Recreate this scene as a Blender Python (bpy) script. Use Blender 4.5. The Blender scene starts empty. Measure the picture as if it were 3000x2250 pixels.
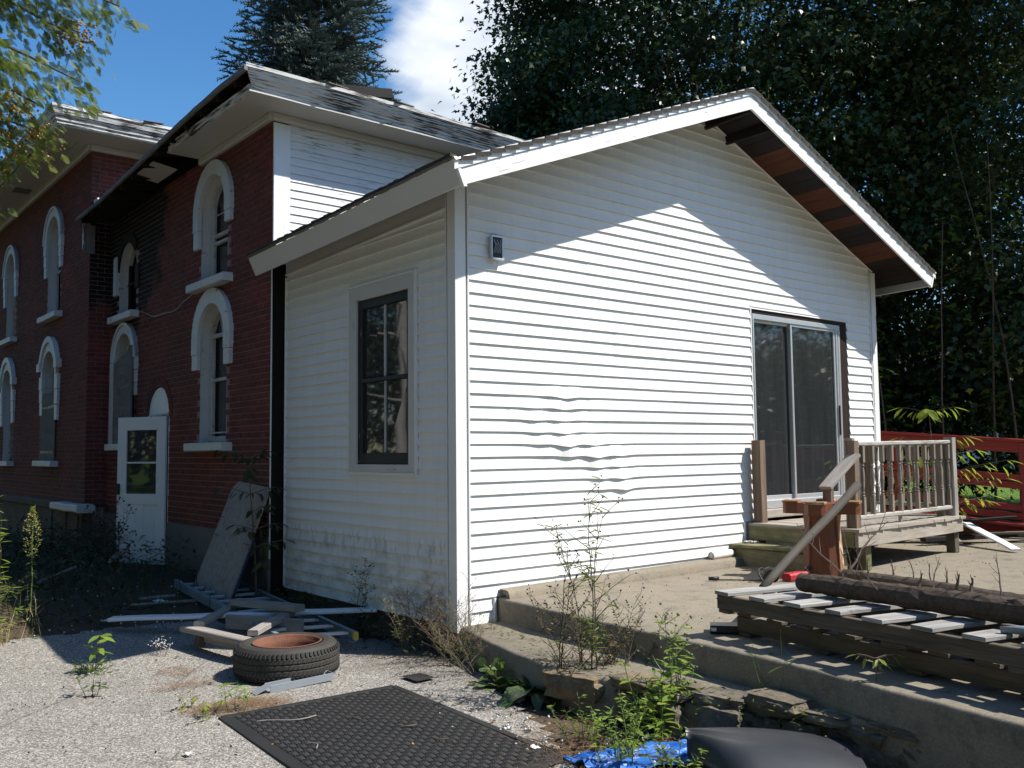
import bpy, bmesh, math, random
import numpy as np
from mathutils import Vector, Matrix, noise
R = math.radians
rng = random.Random(7)
nr = np.random.default_rng(11)
C = bpy.context.scene.collection

# ---------------------------------------------------------------- camera
cam_d = bpy.data.cameras.new('camera'); cam = bpy.data.objects.new('camera', cam_d); C.objects.link(cam)
bpy.context.scene.camera = cam
_M = ((0.7711, -0.6366, -0.0105), (0.0382, 0.0626, -0.9973), (0.6356, 0.7686, 0.0726))
cam.matrix_world = Matrix(((_M[0][0], -_M[1][0], -_M[2][0], -4.3013), (_M[0][1], -_M[1][1], -_M[2][1], -5.8904),
                           (_M[0][2], -_M[1][2], -_M[2][2], 1.3674), (0, 0, 0, 1)))
cam_d.sensor_width = 36; cam_d.lens = 36 * 2707.8 / 3000; cam_d.clip_end = 2000; cam_d.clip_start = .05
# ---------------------------------------------------------------- exposure
sc = bpy.context.scene
sc.view_settings.view_transform = 'Standard'; sc.view_settings.look = 'None'
sc.view_settings.exposure = .6; sc.view_settings.gamma = 1; sc.view_settings.use_curve_mapping = False
sc.render.engine = 'CYCLES'
sc.cycles.max_bounces = 6; sc.cycles.diffuse_bounces = 3; sc.cycles.glossy_bounces = 3; sc.cycles.transmission_bounces = 4
sc.cycles.transparent_max_bounces = 6
# ---------------------------------------------------------------- sun
to_sun = Vector((.401, -.486, .778)).normalized()
sun_d = bpy.data.lights.new('sun', 'SUN'); sun_d.energy = 5; sun_d.angle = R(.53); sun_d.color = (1, .955, .88)
sun = bpy.data.objects.new('sun', sun_d); C.objects.link(sun)
sun.rotation_euler = to_sun.to_track_quat('Z', 'Y').to_euler(); sun.location = (20, -25, 40)
# ---------------------------------------------------------------- sky
world = bpy.data.worlds.new('World'); sc.world = world; world.use_nodes = True
nt = world.node_tree; nt.nodes.clear()
def wn(t, **k):
    n = nt.nodes.new(t)
    for a, b in k.items(): setattr(n, a, b)
    return n
out = wn('ShaderNodeOutputWorld')
sky = wn('ShaderNodeTexSky', sky_type='NISHITA', sun_disc=False)
sky.sun_elevation = math.asin(to_sun.z); sky.sun_rotation = math.atan2(to_sun.x, to_sun.y)
sky.altitude = 0; sky.air_density = 1.0; sky.dust_density = .4; sky.ozone_density = 2.2
bg = wn('ShaderNodeBackground'); bg.inputs[1].default_value = .115
hs = wn('ShaderNodeHueSaturation'); hs.inputs['Saturation'].default_value = 1.3
nt.links.new(sky.outputs[0], hs.inputs['Color']); nt.links.new(hs.outputs[0], bg.inputs[0])
# fair-weather clouds over the whole dome, as a function of direction only
tc = wn('ShaderNodeTexCoord'); sep = wn('ShaderNodeSeparateXYZ'); nt.links.new(tc.outputs['Generated'], sep.inputs[0])
def wm(op, a, b=None):
    n = wn('ShaderNodeMath', operation=op)
    for i, x in enumerate((a, b)):
        if x is None: continue
        if isinstance(x, (int, float)): n.inputs[i].default_value = x
        else: nt.links.new(x, n.inputs[i])
    return n.outputs[0]
zz = wm('MAXIMUM', wm('ADD', sep.outputs[2], .12), .05)
cmb = wn('ShaderNodeCombineXYZ')
nt.links.new(wm('DIVIDE', sep.outputs[0], zz), cmb.inputs[0]); nt.links.new(wm('DIVIDE', sep.outputs[1], zz), cmb.inputs[1])
def wnoise(scale, detail, off):
    mp = wn('ShaderNodeMapping'); mp.inputs['Location'].default_value = off; nt.links.new(cmb.outputs[0], mp.inputs[0])
    n = wn('ShaderNodeTexNoise'); n.inputs['Scale'].default_value = scale; n.inputs['Detail'].default_value = detail
    n.inputs['Roughness'].default_value = .58; nt.links.new(mp.outputs[0], n.inputs['Vector']); return n.outputs[0]
n1 = wnoise(1.1, 2, (3.1, 1.7, 0)); n2 = wnoise(5.0, 7, (.4, 8.2, 0)); n3 = wnoise(2.2, 4, (6.4, 2.2, 0))
dens = wm('ADD', wm('MULTIPLY', n1, .55), wm('MULTIPLY', n2, .42))
def lump(d, width, gain):       # one cumulus: a soft cap round a direction
    vm = wn('ShaderNodeVectorMath', operation='DOT_PRODUCT'); nt.links.new(tc.outputs['Generated'], vm.inputs[0])
    dd = Vector(d).normalized(); vm.inputs[1].default_value = dd
    mr = wn('ShaderNodeMapRange', interpolation_type='SMOOTHSTEP'); nt.links.new(vm.outputs['Value'], mr.inputs[0])
    mr.inputs[1].default_value = math.cos(R(width)); mr.inputs[2].default_value = 1; mr.inputs[3].default_value = 0; mr.inputs[4].default_value = gain
    return mr.outputs[0]
for dv, w_, g_ in (((.61, .68, .41), 12, .46), ((.44, .77, .47), 3.2, .22)): dens = wm('ADD', dens, lump(dv, w_, g_))
cr = wn('ShaderNodeValToRGB'); nt.links.new(dens, cr.inputs[0])
cr.color_ramp.elements[0].position = .63; cr.color_ramp.elements[1].position = .80
cc = wn('ShaderNodeValToRGB'); nt.links.new(n3, cc.inputs[0])
cc.color_ramp.elements[0].position = .38; cc.color_ramp.elements[0].color = (.50, .58, .68, 1)
cc.color_ramp.elements[1].position = .62; cc.color_ramp.elements[1].color = (.92, .95, 1, 1)
bgc = wn('ShaderNodeBackground'); bgc.inputs[1].default_value = .8; nt.links.new(cc.outputs[0], bgc.inputs[0])
mx = wn('ShaderNodeMixShader'); nt.links.new(wm('MULTIPLY', cr.outputs[0], .93), mx.inputs[0]); nt.links.new(bg.outputs[0], mx.inputs[1]); nt.links.new(bgc.outputs[0], mx.inputs[2])
nt.links.new(mx.outputs[0], out.inputs[0])

# ================================================================ materials
class NM:
    def __init__(s, name):
        s.m = bpy.data.materials.new(name); s.m.use_nodes = True; s.t = s.m.node_tree; s.t.nodes.clear()
        s.o = s.n('ShaderNodeOutputMaterial'); s.b = s.n('ShaderNodeBsdfPrincipled'); s.l(s.b.outputs[0], s.o.inputs[0])
        s.b.inputs['Roughness'].default_value = .7; s._g = None; s._t = None
    def n(s, t, **k):
        x = s.t.nodes.new(t)
        for a, b in k.items(): setattr(x, a, b)
        return x
    def l(s, a, b): s.t.links.new(a, b)
    def put(s, inp, v):
        if hasattr(v, 'is_output'): s.l(v, inp)
        elif isinstance(v, (tuple, list)) and len(v) == 3 and inp.type == 'RGBA': inp.default_value = (*v, 1)
        else: inp.default_value = v
    def pos(s):
        if not s._g: s._g = s.n('ShaderNodeNewGeometry')
        return s._g.outputs['Position']
    def uv(s):
        if not s._t: s._t = s.n('ShaderNodeTexCoord')
        return s._t.outputs['UV']
    def map(s, v, sc_=(1, 1, 1), loc=(0, 0, 0)):
        m = s.n('ShaderNodeMapping'); s.l(v, m.inputs[0]); m.inputs['Scale'].default_value = sc_; m.inputs['Location'].default_value = loc
        return m.outputs[0]
    def noise(s, v, scale, detail=3, rough=.55, dist=0):
        x = s.n('ShaderNodeTexNoise'); s.l(v, x.inputs['Vector']); x.inputs['Scale'].default_value = scale
        x.inputs['Detail'].default_value = detail; x.inputs['Roughness'].default_value = rough; x.inputs['Distortion'].default_value = dist
        return x.outputs[0]
    def vor(s, v, scale, feat='F1', out=0):
        x = s.n('ShaderNodeTexVoronoi', feature=feat); s.l(v, x.inputs['Vector']); x.inputs['Scale'].default_value = scale
        return x.outputs[out]
    def ramp(s, f, *stops):
        x = s.n('ShaderNodeValToRGB'); s.l(f, x.inputs[0]); e = x.color_ramp.elements
        while len(e) < len(stops): e.new(.5)
        for i, (p, c) in enumerate(stops):
            e[i].position = p; e[i].color = (c, c, c, 1) if isinstance(c, (int, float)) else (*c, 1)
        return x.outputs[0]
    def mix(s, f, a, b, mode='MIX'):
        x = s.n('ShaderNodeMix', data_type='RGBA', blend_type=mode); s.put(x.inputs[0], f); s.put(x.inputs[6], a); s.put(x.inputs[7], b)
        return x.outputs[2]
    def math(s, op, a, b=0.0):
        x = s.n('ShaderNodeMath', operation=op); s.put(x.inputs[0], a); s.put(x.inputs[1], b); return x.outputs[0]
    def xyz(s, v):
        x = s.n('ShaderNodeSeparateXYZ'); s.l(v, x.inputs[0]); return x.outputs
    def objrand(s): return s.n('ShaderNodeObjectInfo').outputs['Random']
    def attr(s, name='rnd'): return s.n('ShaderNodeAttribute', attribute_name=name).outputs['Fac']
    def col(s, v): s.put(s.b.inputs['Base Color'], v); return s
    def rough(s, v): s.put(s.b.inputs['Roughness'], v); return s
    def spec(s, v): s.put(s.b.inputs['Specular IOR Level'], v); return s
    def bump(s, hgt, strength=.4, dist=.01):
        x = s.n('ShaderNodeBump'); s.put(x.inputs['Height'], hgt); x.inputs['Strength'].default_value = strength; x.inputs['Distance'].default_value = dist
        s.l(x.outputs[0], s.b.inputs['Normal']); return s

MT = {}
def m_siding():
    s = NM('vinyl_siding'); p = s.pos(); x, y, z = s.xyz(p)
    base = s.mix(s.noise(p, 3.0, 4), (.80, .80, .785), (.74, .74, .72))
    streak = s.ramp(s.noise(s.map(p, (9, 9, .7)), 1.6, 4), (.45, 0.), (.75, 1.))
    base = s.mix(s.math('MULTIPLY', streak, .16), base, (.50, .49, .45))
    # green-grey algae growing in a blotchy belt on the damp side wall only
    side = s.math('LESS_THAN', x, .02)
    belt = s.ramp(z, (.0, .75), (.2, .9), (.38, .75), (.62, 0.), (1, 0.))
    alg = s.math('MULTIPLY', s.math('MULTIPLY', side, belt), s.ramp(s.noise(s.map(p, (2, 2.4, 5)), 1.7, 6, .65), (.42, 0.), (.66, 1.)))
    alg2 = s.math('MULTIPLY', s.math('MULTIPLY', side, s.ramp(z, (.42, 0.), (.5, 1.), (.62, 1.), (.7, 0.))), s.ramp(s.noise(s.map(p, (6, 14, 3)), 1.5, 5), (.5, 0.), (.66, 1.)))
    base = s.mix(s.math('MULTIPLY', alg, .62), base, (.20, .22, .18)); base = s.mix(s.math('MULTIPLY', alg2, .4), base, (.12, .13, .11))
    s.col(base).rough(.5).spec(.35); s.bump(s.noise(s.map(p, (3, 3, 60)), 2.5, 3), .12, .003); return s.m
def m_paint(name, wood=(.20, .18, .155), lo=.60, hi=.66, white=(.78, .775, .75), sx=3.0, sy=34.0, dirt=.25):
    s = NM(name); u = s.uv(); p = s.pos()
    f1 = s.noise(s.map(u, (sx, sy, 1)), 1.3, 6, .62); f2 = s.noise(p, 2.2, 3)
    peel = s.ramp(s.math('ADD', s.math('MULTIPLY', f1, .75), s.math('MULTIPLY', f2, .3)), (lo, 0.), (hi, 1.))
    wd = s.mix(s.noise(s.map(u, (6, 160, 1)), 1, 4), wood, tuple(c * .45 for c in wood))
    wh = s.mix(s.math('MULTIPLY', s.noise(p, 5, 5, .65), dirt * 2), white, tuple(c * .5 for c in white))
    s.col(s.mix(peel, wh, wd)).rough(s.mix(peel, (.5, .5, .5), (.9, .9, .9)))
    s.bump(s.math('SUBTRACT', s.math('MULTIPLY', s.noise(s.map(u, (4, 120, 1)), 1, 3), .3), peel), .35, .004); return s.m
def m_wood(name, a, b, rings=26, streak=150, rough=.85, blotch=None, bl=(.5, .7)):
    s = NM(name); u = s.uv(); r = s.objrand(); p = s.pos()
    cx = s.n('ShaderNodeCombineXYZ'); s.l(s.math('MULTIPLY', r, 37.), cx.inputs[0]); s.l(s.math('MULTIPLY', r, 11.), cx.inputs[1])
    ad = s.n('ShaderNodeVectorMath', operation='ADD'); s.l(u, ad.inputs[0]); s.l(cx.outputs[0], ad.inputs[1]); v = ad.outputs[0]
    g1 = s.noise(s.map(v, (1.6, rings, 1)), 1, 3, .5, .8); g2 = s.noise(s.map(v, (5, streak, 1)), 1, 4, .6)
    g = s.math('ADD', s.math('MULTIPLY', g1, .55), s.math('MULTIPLY', g2, .5))
    c = s.mix(s.ramp(g, (.38, 0.), (.66, 1.)), a, b)
    c = s.mix(s.math('MULTIPLY', r, .35), c, tuple(x * .6 for x in a))
    if blotch: c = s.mix(s.ramp(s.noise(p, 5, 5, .6), (bl[0], 0.), (bl[1], 1.)), c, blotch)
    s.col(c).rough(rough).spec(.25); s.bump(g, .6, .006); return s.m
def m_plain(name, c, rough=.6, spec=.4, var=.25, scale=8, metal=0, bumpy=0):
    s = NM(name); p = s.pos(); s.col(s.mix(s.noise(p, scale, 5, .6), tuple(x * (1 + var) for x in c), tuple(x * (1 - var) for x in c))).rough(rough).spec(spec)
    s.b.inputs['Metallic'].default_value = metal
    if bumpy: s.bump(s.noise(p, scale * 5, 4), bumpy, .01)
    return s.m
def m_leaf(name, stops, trans=.35, rough=.45, spec=.4):
    s = NM(name); a = s.attr(); c = s.ramp(a, *stops); s.col(c).rough(rough).spec(spec)
    tr = s.n('ShaderNodeBsdfTranslucent'); s.l(s.mix(.55, c, (.35, .5, .05), 'MIX') if trans > .3 else c, tr.inputs[0])
    mx = s.n('ShaderNodeMixShader'); mx.inputs[0].default_value = trans; s.l(s.b.outputs[0], mx.inputs[1]); s.l(tr.outputs[0], mx.inputs[2]); s.l(mx.outputs[0], s.o.inputs[0]); return s.m
def m_brick(name, soot):
    s = NM(name); p = s.pos(); x, y, z = s.xyz(p)
    cellv = s.n('ShaderNodeTexWhiteNoise', noise_dimensions='3D'); sn = s.n('ShaderNodeVectorMath', operation='SNAP'); s.l(s.map(p, (1, 1, 1), (.03, .05, .01)), sn.inputs[0]); sn.inputs[1].default_value = (.3, .215, .068)
    s.l(sn.outputs[0], cellv.inputs[0])
    c = s.mix(cellv.outputs[0], (.205, .050, .040), (.115, .032, .028))
    c = s.mix(s.ramp(s.noise(p, 1.1, 5, .6), (.4, 0.), (.75, 1.)), c, (.095, .040, .034))
    c = s.mix(s.math('MULTIPLY', s.ramp(s.noise(p, 22, 4), (.55, 0.), (.8, 1.)), .4), c, (.24, .12, .10))
    if soot: c = s.mix(soot_mask(s, y, z, p), c, (.008, .008, .009))
    s.col(c).rough(.85).spec(.25); s.bump(s.noise(p, 60, 5), .5, .006); return s.m
def soot_mask(s, y, z, p):
    dy = s.math('DIVIDE', s.math('SUBTRACT', y, 7.7), 1.55); dz = s.math('DIVIDE', s.math('SUBTRACT', z, 4.5), 1.45)
    d = s.math('SQRT', s.math('ADD', s.math('MULTIPLY', dy, dy), s.math('MULTIPLY', dz, dz)))
    d = s.math('ADD', d, s.math('MULTIPLY', s.math('SUBTRACT', s.noise(p, 2.5, 6, .65), .5), 1.3))
    return s.ramp(d, (.82, 1.), (1.12, 0.))
def m_glass(name, base=(.012, .014, .016), dust=.12, dustc=(.30, .31, .32)):
    s = NM(name); u = s.pos()
    f = s.math('MULTIPLY', s.ramp(s.noise(s.map(u, (14, 14, .9)), 1.4, 5, .6), (.25, .35), (.8, 1.)), dust)
    s.col(s.mix(f, base, dustc)).rough(.03).spec(.65)
    s.bump(s.noise(u, 1.6, 2), .05, .02); return s.m

MT['siding'] = m_siding()
MT['vinyl'] = m_plain('white_vinyl_trim', (.74, .74, .725), .45, .4, .04, 3)
MT['fascia'] = m_paint('cracked_white_paint', (.22, .21, .195), .625, .69, (.80, .80, .785), 2.2, 40, .08)
MT['eave'] = m_plain('aluminium_fascia', (.56, .57, .57), .45, .4, .05, 2)
MT['drip'] = m_plain('drip_edge_metal', (.78, .78, .77), .35, .5, .03, 3)
MT['peel'] = m_paint('peeling_white_paint', (.075, .066, .062), .53, .59, (.74, .73, .70), 2.6, 30, .22)
MT['clap'] = m_paint('clapboard_paint', (.22, .20, .18), .60, .67, (.76, .76, .745), 3, 44, .14)
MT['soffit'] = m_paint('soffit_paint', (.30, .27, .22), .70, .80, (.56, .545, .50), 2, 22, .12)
MT['stonewhite'] = m_paint('painted_stone', (.30, .28, .26), .63, .68, (.66, .67, .665), 5, 10, .2)
MT['screendoor'] = m_plain('white_door_paint', (.74, .755, .76), .45, .4, .06, 5)
MT['char'] = m_wood('charred_wood', (.012, .011, .011), (.030, .026, .024), 18, 80, .75)
MT['plank_red'] = m_wood('red_brown_plank', (.115, .040, .019), (.055, .020, .011), 16, 90, .7)
MT['plank_dark'] = m_wood('scorched_plank', (.010, .008, .008), (.022, .014, .012), 16, 90, .6)
MT['shingle'] = m_plain('asphalt_shingle', (.055, .052, .048), .95, .2, .5, 30, 0, .6)
MT['shinglebit'] = m_plain('old_shingle', (.16, .14, .12), .95, .2, .5, 20, 0, .6)
MT['mortar'] = m_plain('mortar', (.30, .205, .19), .95, .2, .3, 14, 0, .5)
MT['brick'] = m_brick('red_brick', True)
MT['brick2'] = m_brick('red_brick_plain', False)
MT['found'] = m_plain('cement_foundation', (.15, .145, .135), .9, .2, .3, 3, 0, .4)
MT['stonef'] = m_plain('foundation_stone', (.13, .11, .09), .9, .2, .5, 3, 0, .7)
MT['glass'] = m_glass('window_glass')
MT['glassdust'] = m_glass('dusty_door_glass', (.008, .010, .011), .085, (.30, .31, .32))
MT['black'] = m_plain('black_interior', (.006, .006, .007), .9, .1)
MT['blacksash'] = m_paint('scorched_sash_paint', (.60, .60, .58), .66, .70, (.016, .016, .018), 4, 18, 0)
MT['whitesash'] = m_paint('old_sash_paint', (.22, .20, .18), .58, .66, (.56, .55, .53), 4, 20, .25)
MT['oldtrim'] = m_paint('old_window_trim', (.28, .25, .22), .62, .69, (.60, .59, .56), 2.5, 16, .18)
MT['plywood'] = m_wood('grey_plywood', (.25, .24, .23), (.14, .135, .13), 10, 60, .9, (.09, .085, .08), (.55, .75))
MT['brownjamb'] = m_wood('dark_brown_jamb', (.032, .018, .013), (.018, .011, .009), 10, 60, .6)
MT['alu'] = m_plain('aluminium', (.62, .63, .64), .32, .6, .08, 6, .6)
MT['gap'] = m_wood('charred_post', (.006, .006, .007), (.016, .014, .014), 10, 40, .8)
MT['deck'] = m_wood('weathered_deck', (.43, .39, .33), (.24, .205, .165), 14, 110, .9, (.16, .14, .11), (.6, .85))
MT['deckgreen'] = m_wood('greenish_deck', (.30, .26, .16), (.155, .135, .075), 14, 110, .9, (.10, .115, .05), (.42, .7))  # darker and greener than the plain deck wood, with dull green blotches
MT['post'] = m_wood('brown_post', (.23, .165, .12), (.095, .064, .045), 18, 120, .9)
MT['baluster'] = m_wood('grey_baluster', (.26, .225, .18), (.12, .10, .08), 12, 80, .9)
MT['rail'] = m_paint('worn_rail_paint', (.20, .17, .135), .52, .64, (.42, .40, .36), 3, 20, .25)
MT['slat'] = m_wood('bleached_slat', (.46, .445, .42), (.15, .145, .135), 20, 120, .9, (.09, .085, .08), (.62, .72))
MT['stringer'] = m_wood('pallet_stringer', (.15, .125, .095), (.07, .058, .045), 20, 90, .9)
MT['lumber'] = m_wood('grey_lumber', (.36, .33, .30), (.21, .185, .165), 14, 100, .9)
MT['pedestal'] = m_wood('red_brown_stain', (.20, .072, .034), (.105, .036, .018), 12, 60, .5, (.36, .25, .17), (.72, .78))
MT['pedpale'] = m_wood('pale_stain', (.36, .20, .10), (.16, .07, .035), 12, 80, .75, (.55, .43, .31), (.52, .64))  # paler stain for some column faces and the arm pads
MT['pole'] = m_wood('grey_pole', (.09, .078, .066), (.045, .038, .032), 8, 60, .8)
MT['redpaint'] = m_wood('red_fence_paint', (.42, .060, .048), (.30, .042, .036), 10, 50, .6)
MT['osb'] = None
MT['bark'] = m_plain('bark', (.085, .062, .048), .95, .2, .5, 22, 0, 1.0)
MT['logbark'] = m_plain('log_bark', (.105, .082, .066), .97, .1, .75, 42, 0, 1.0)
MT['twig'] = m_plain('twig', (.15, .115, .09), .9, .2, .4, 20)
MT['palebark'] = m_plain('bare_dead_wood', (.55, .52, .47), .8, .2, .3, 12)
MT['rubber'] = m_plain('rubber', (.019, .0185, .018), .72, .35, .45, 5)
MT['tread'] = None
MT['rust'] = m_plain('rust', (.155, .066, .042), .85, .3, .45, 16, 0, .4)
MT['ladder'] = m_plain('blue_grey_ladder', (.17, .235, .27), .5, .4, .2, 6)
MT['rung'] = m_plain('ladder_rung_metal', (.48, .50, .52), .4, .5, .15, 8, .5)
MT['yellow'] = m_plain('yellow_cap', (.55, .40, .06), .5)
MT['channel'] = m_plain('grey_metal_channel', (.22, .245, .27), .4, .5, .08, 6)
MT['fender'] = m_plain('black_plastic', (.032, .034, .037), .42, .45, .35, 5)
MT['tarp'] = m_plain('blue_tarp', (.018, .13, .48), .4, .5, .2, 20, 0, .3)
MT['navy'] = m_plain('dark_blue_edge', (.012, .03, .085), .6)
MT['pvc'] = m_plain('white_pvc', (.72, .71, .66), .5)
MT['redtool'] = m_plain('red_plastic', (.42, .025, .035), .4)
MT['blacktool'] = m_plain('black_tool_plastic', (.018, .018, .018), .45)
MT['paper'] = m_plain('paper_scrap', (.62, .62, .60), .8)
MT['needle'] = m_plain('dry_needles', (.23, .135, .07), .9, .2, .5, 40)
MT['chip'] = m_plain('dark_chip', (.03, .027, .025), .9, .2, .5, 40)
def m_tread():
    s = NM('tyre_tread'); p = s.pos(); s.col(s.mix(s.noise(p, 6, 5, .65), (.022, .021, .019), (.062, .055, .045))).rough(.75).spec(.35); s.bump(s.noise(p, 70, 3), .3, .004); return s.m
MT['tread'] = m_tread()
def m_osb():
    s = NM('weathered_osb'); u = s.uv(); v = s.map(u, (4, 15, 1))
    ch = s.vor(v, 3.2, 'F1', 1); g = s.noise(s.map(u, (14, 90, 1)), 1, 4); sx = s.xyz(ch)
    c = s.mix(sx[0], (.30, .26, .23), (.16, .135, .12)); c = s.mix(s.ramp(g, (.35, 0.), (.7, 1.)), c, (.40, .365, .33))
    s.col(c).rough(.9).spec(.2); s.bump(s.math('ADD', s.math('MULTIPLY', sx[1], .6), g), .8, .008); return s.m
MT['osb'] = m_osb()
def m_asphalt():
    s = NM('driveway_asphalt'); p = s.pos(); x, y, z = s.xyz(p)
    ch = s.vor(p, 140, 'F1', 1); r = s.xyz(ch)
    sp = s.ramp(r[0], (.0, (.075, .07, .065)), (.45, (.20, .187, .168)), (.8, (.34, .315, .275)), (1., (.52, .49, .43)))
    big = s.noise(p, .9, 5, .6)
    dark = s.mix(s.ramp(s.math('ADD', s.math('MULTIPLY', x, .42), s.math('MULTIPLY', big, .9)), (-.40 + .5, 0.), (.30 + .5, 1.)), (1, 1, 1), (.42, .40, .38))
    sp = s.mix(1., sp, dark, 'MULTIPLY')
    sp = s.mix(s.math('MULTIPLY', s.ramp(s.noise(p, 2.6, 5, .65), (.5, 0.), (.75, 1.)), .35), sp, (.11, .095, .08))
    crk = s.vor(s.map(s.mix(.12, p, s.n('ShaderNodeTexNoise').outputs[1]), (1, 1, 1)), .8, 'DISTANCE_TO_EDGE')
    cm = s.math('MULTIPLY', s.ramp(crk, (.0, 1.), (.009, 0.)), s.ramp(s.noise(p, .7, 2), (.48, 0.), (.56, 1.)))
    s.col(s.mix(s.math('MULTIPLY', cm, .6), sp, (.05, .045, .04))).rough(.93).spec(.25); s.bump(s.math('ADD', r[0], s.noise(p, 30, 3)), .5, .006); return s.m
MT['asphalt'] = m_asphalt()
def m_ground():
    s = NM('ground_soil_and_lawn'); p = s.pos(); x, y, z = s.xyz(p)
    lawn = s.math('MAXIMUM', s.ramp(s.math('ADD', s.math('MULTIPLY', x, .1), s.math('MULTIPLY', s.noise(p, .8, 3), .1)), (.72, 0.), (.80, 1.)), s.ramp(s.math('MULTIPLY', s.math('ABSOLUTE', x), .02), (.26, 0.), (.30, 1.)))
    soil = s.mix(s.noise(p, 7, 6, .7), (.055, .042, .032), (.115, .088, .062)); soil = s.mix(s.ramp(s.noise(p, 26, 5, .7), (.55, 0.), (.7, 1.)), soil, (.20, .155, .11))
    gr = s.mix(s.noise(p, 12, 5, .7), (.075, .13, .022), (.12, .19, .035))
    s.col(s.mix(lawn, soil, gr)).rough(.95).spec(.1); s.bump(s.noise(p, 24, 5, .7), .8, .03); return s.m
MT['ground'] = m_ground()
def m_concrete():
    s = NM('patio_concrete'); p = s.pos()
    r = s.xyz(s.vor(p, 110, 'F1', 1))
    c = s.mix(s.noise(p, 1.4, 6, .6), (.265, .228, .168), (.19, .165, .127)); c = s.mix(s.ramp(s.noise(p, 5, 6, .7), (.50, 0.), (.78, 1.)), c, (.095, .085, .072))
    c = s.mix(s.math('MULTIPLY', s.ramp(r[0], (.6, 0.), (1., 1.)), .35), c, (.33, .30, .25)); c = s.mix(s.math('MULTIPLY', s.ramp(r[1], (.75, 0.), (1., 1.)), .35), c, (.12, .10, .085))
    s.col(c).rough(.92).spec(.2); s.bump(s.math('ADD', s.math('MULTIPLY', r[0], .5), s.noise(p, 14, 5, .7)), .5, .006); return s.m
MT['concrete'] = m_concrete()
def m_stone():
    s = NM('field_stone'); p = s.pos(); r = s.objrand()
    c = s.mix(r, (.22, .17, .105), (.15, .135, .115)); c = s.mix(s.ramp(s.noise(p, 6, 6, .65), (.42, 0.), (.7, 1.)), c, (.085, .075, .062)); c = s.mix(s.ramp(s.noise(p, 30, 4), (.6, 0.), (.75, 1.)), c, (.30, .25, .18))
    s.col(c).rough(.92).spec(.2); s.bump(s.noise(p, 18, 7, .7), .9, .02); return s.m
MT['stone'] = m_stone()
MT['stonemortar'] = m_plain('stone_wall_mortar', (.10, .09, .078), .95, .2, .4, 20, 0, .8)
MT['maple'] = m_leaf('maple_leaf', [(0, (.032, .060, .022)), (.55, (.062, .098, .032)), (.9, (.105, .14, .04)), (1, (.21, .23, .05))], .3, .38, .5)
MT['maplebright'] = m_leaf('sun_tinted_maple_leaf', [(0, (.05, .09, .018)), (1, (.12, .17, .03))], .35, .42, .45)  # maple leaf brightened, sunlight put into its colour
MT['spruce'] = m_leaf('spruce_needle', [(0, (.065, .090, .078)), (.6, (.125, .155, .140)), (1, (.20, .235, .21))], .05, .6, .3)
MT['cedar'] = m_leaf('cedar_spray', [(0, (.06, .10, .02)), (.6, (.125, .165, .032)), (1, (.23, .24, .05))], .35, .5, .3)
MT['cone'] = m_leaf('cedar_cone', [(0, (.30, .17, .05)), (1, (.42, .27, .08))], 0.0, .6)
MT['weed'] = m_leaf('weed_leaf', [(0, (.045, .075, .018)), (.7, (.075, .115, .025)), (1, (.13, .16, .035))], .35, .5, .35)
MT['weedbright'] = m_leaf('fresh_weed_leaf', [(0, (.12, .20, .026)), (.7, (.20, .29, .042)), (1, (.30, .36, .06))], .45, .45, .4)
MT['weeddark'] = m_leaf('shade_tinted_weed_leaf', [(0, (.022, .036, .012)), (.7, (.045, .065, .020)), (1, (.10, .10, .035))], .25, .55, .3)  # weed leaf darkened, shade put into its colour
MT['weedred'] = m_leaf('dry_red_weed', [(0, (.15, .085, .055)), (.6, (.24, .16, .085)), (1, (.30, .26, .11))], .25, .6, .3)
MT['dock'] = m_leaf('dock_leaf', [(0, (.028, .06, .018)), (1, (.055, .10, .028))], .2, .38, .5)
MT['mallow'] = m_leaf('mallow_leaf', [(0, (.10, .16, .05)), (1, (.17, .24, .08))], .3, .5, .35)
MT['elder'] = m_leaf('box_elder_leaf', [(0, (.13, .17, .03)), (.6, (.25, .28, .04)), (1, (.42, .34, .05))], .45, .45, .4)
MT['seed'] = m_plain('seed_head', (.045, .034, .026), .9)
MT['plume'] = m_leaf('horseweed_plume', [(0, (.30, .29, .08)), (1, (.46, .43, .15))], .35, .6)
MT['stem'] = m_plain('weed_stem', (.085, .065, .045), .8)
MT['stemgreen'] = m_plain('green_stem', (.11, .15, .045), .7)
MT['straw'] = m_plain('dry_grass', (.36, .29, .14), .9)
MT['grass'] = m_leaf('lawn_grass', [(0, (.055, .105, .018)), (1, (.12, .19, .035))], .3, .5, .3)
MT['litterleaf'] = m_leaf('fallen_leaf', [(0, (.16, .085, .04)), (.7, (.30, .20, .10)), (1, (.42, .34, .20))], .1, .8, .2)
MT['neigh'] = m_plain('pale_neighbour_siding', (.70, .67, .62), .6, .3, .05, 1)
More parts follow.
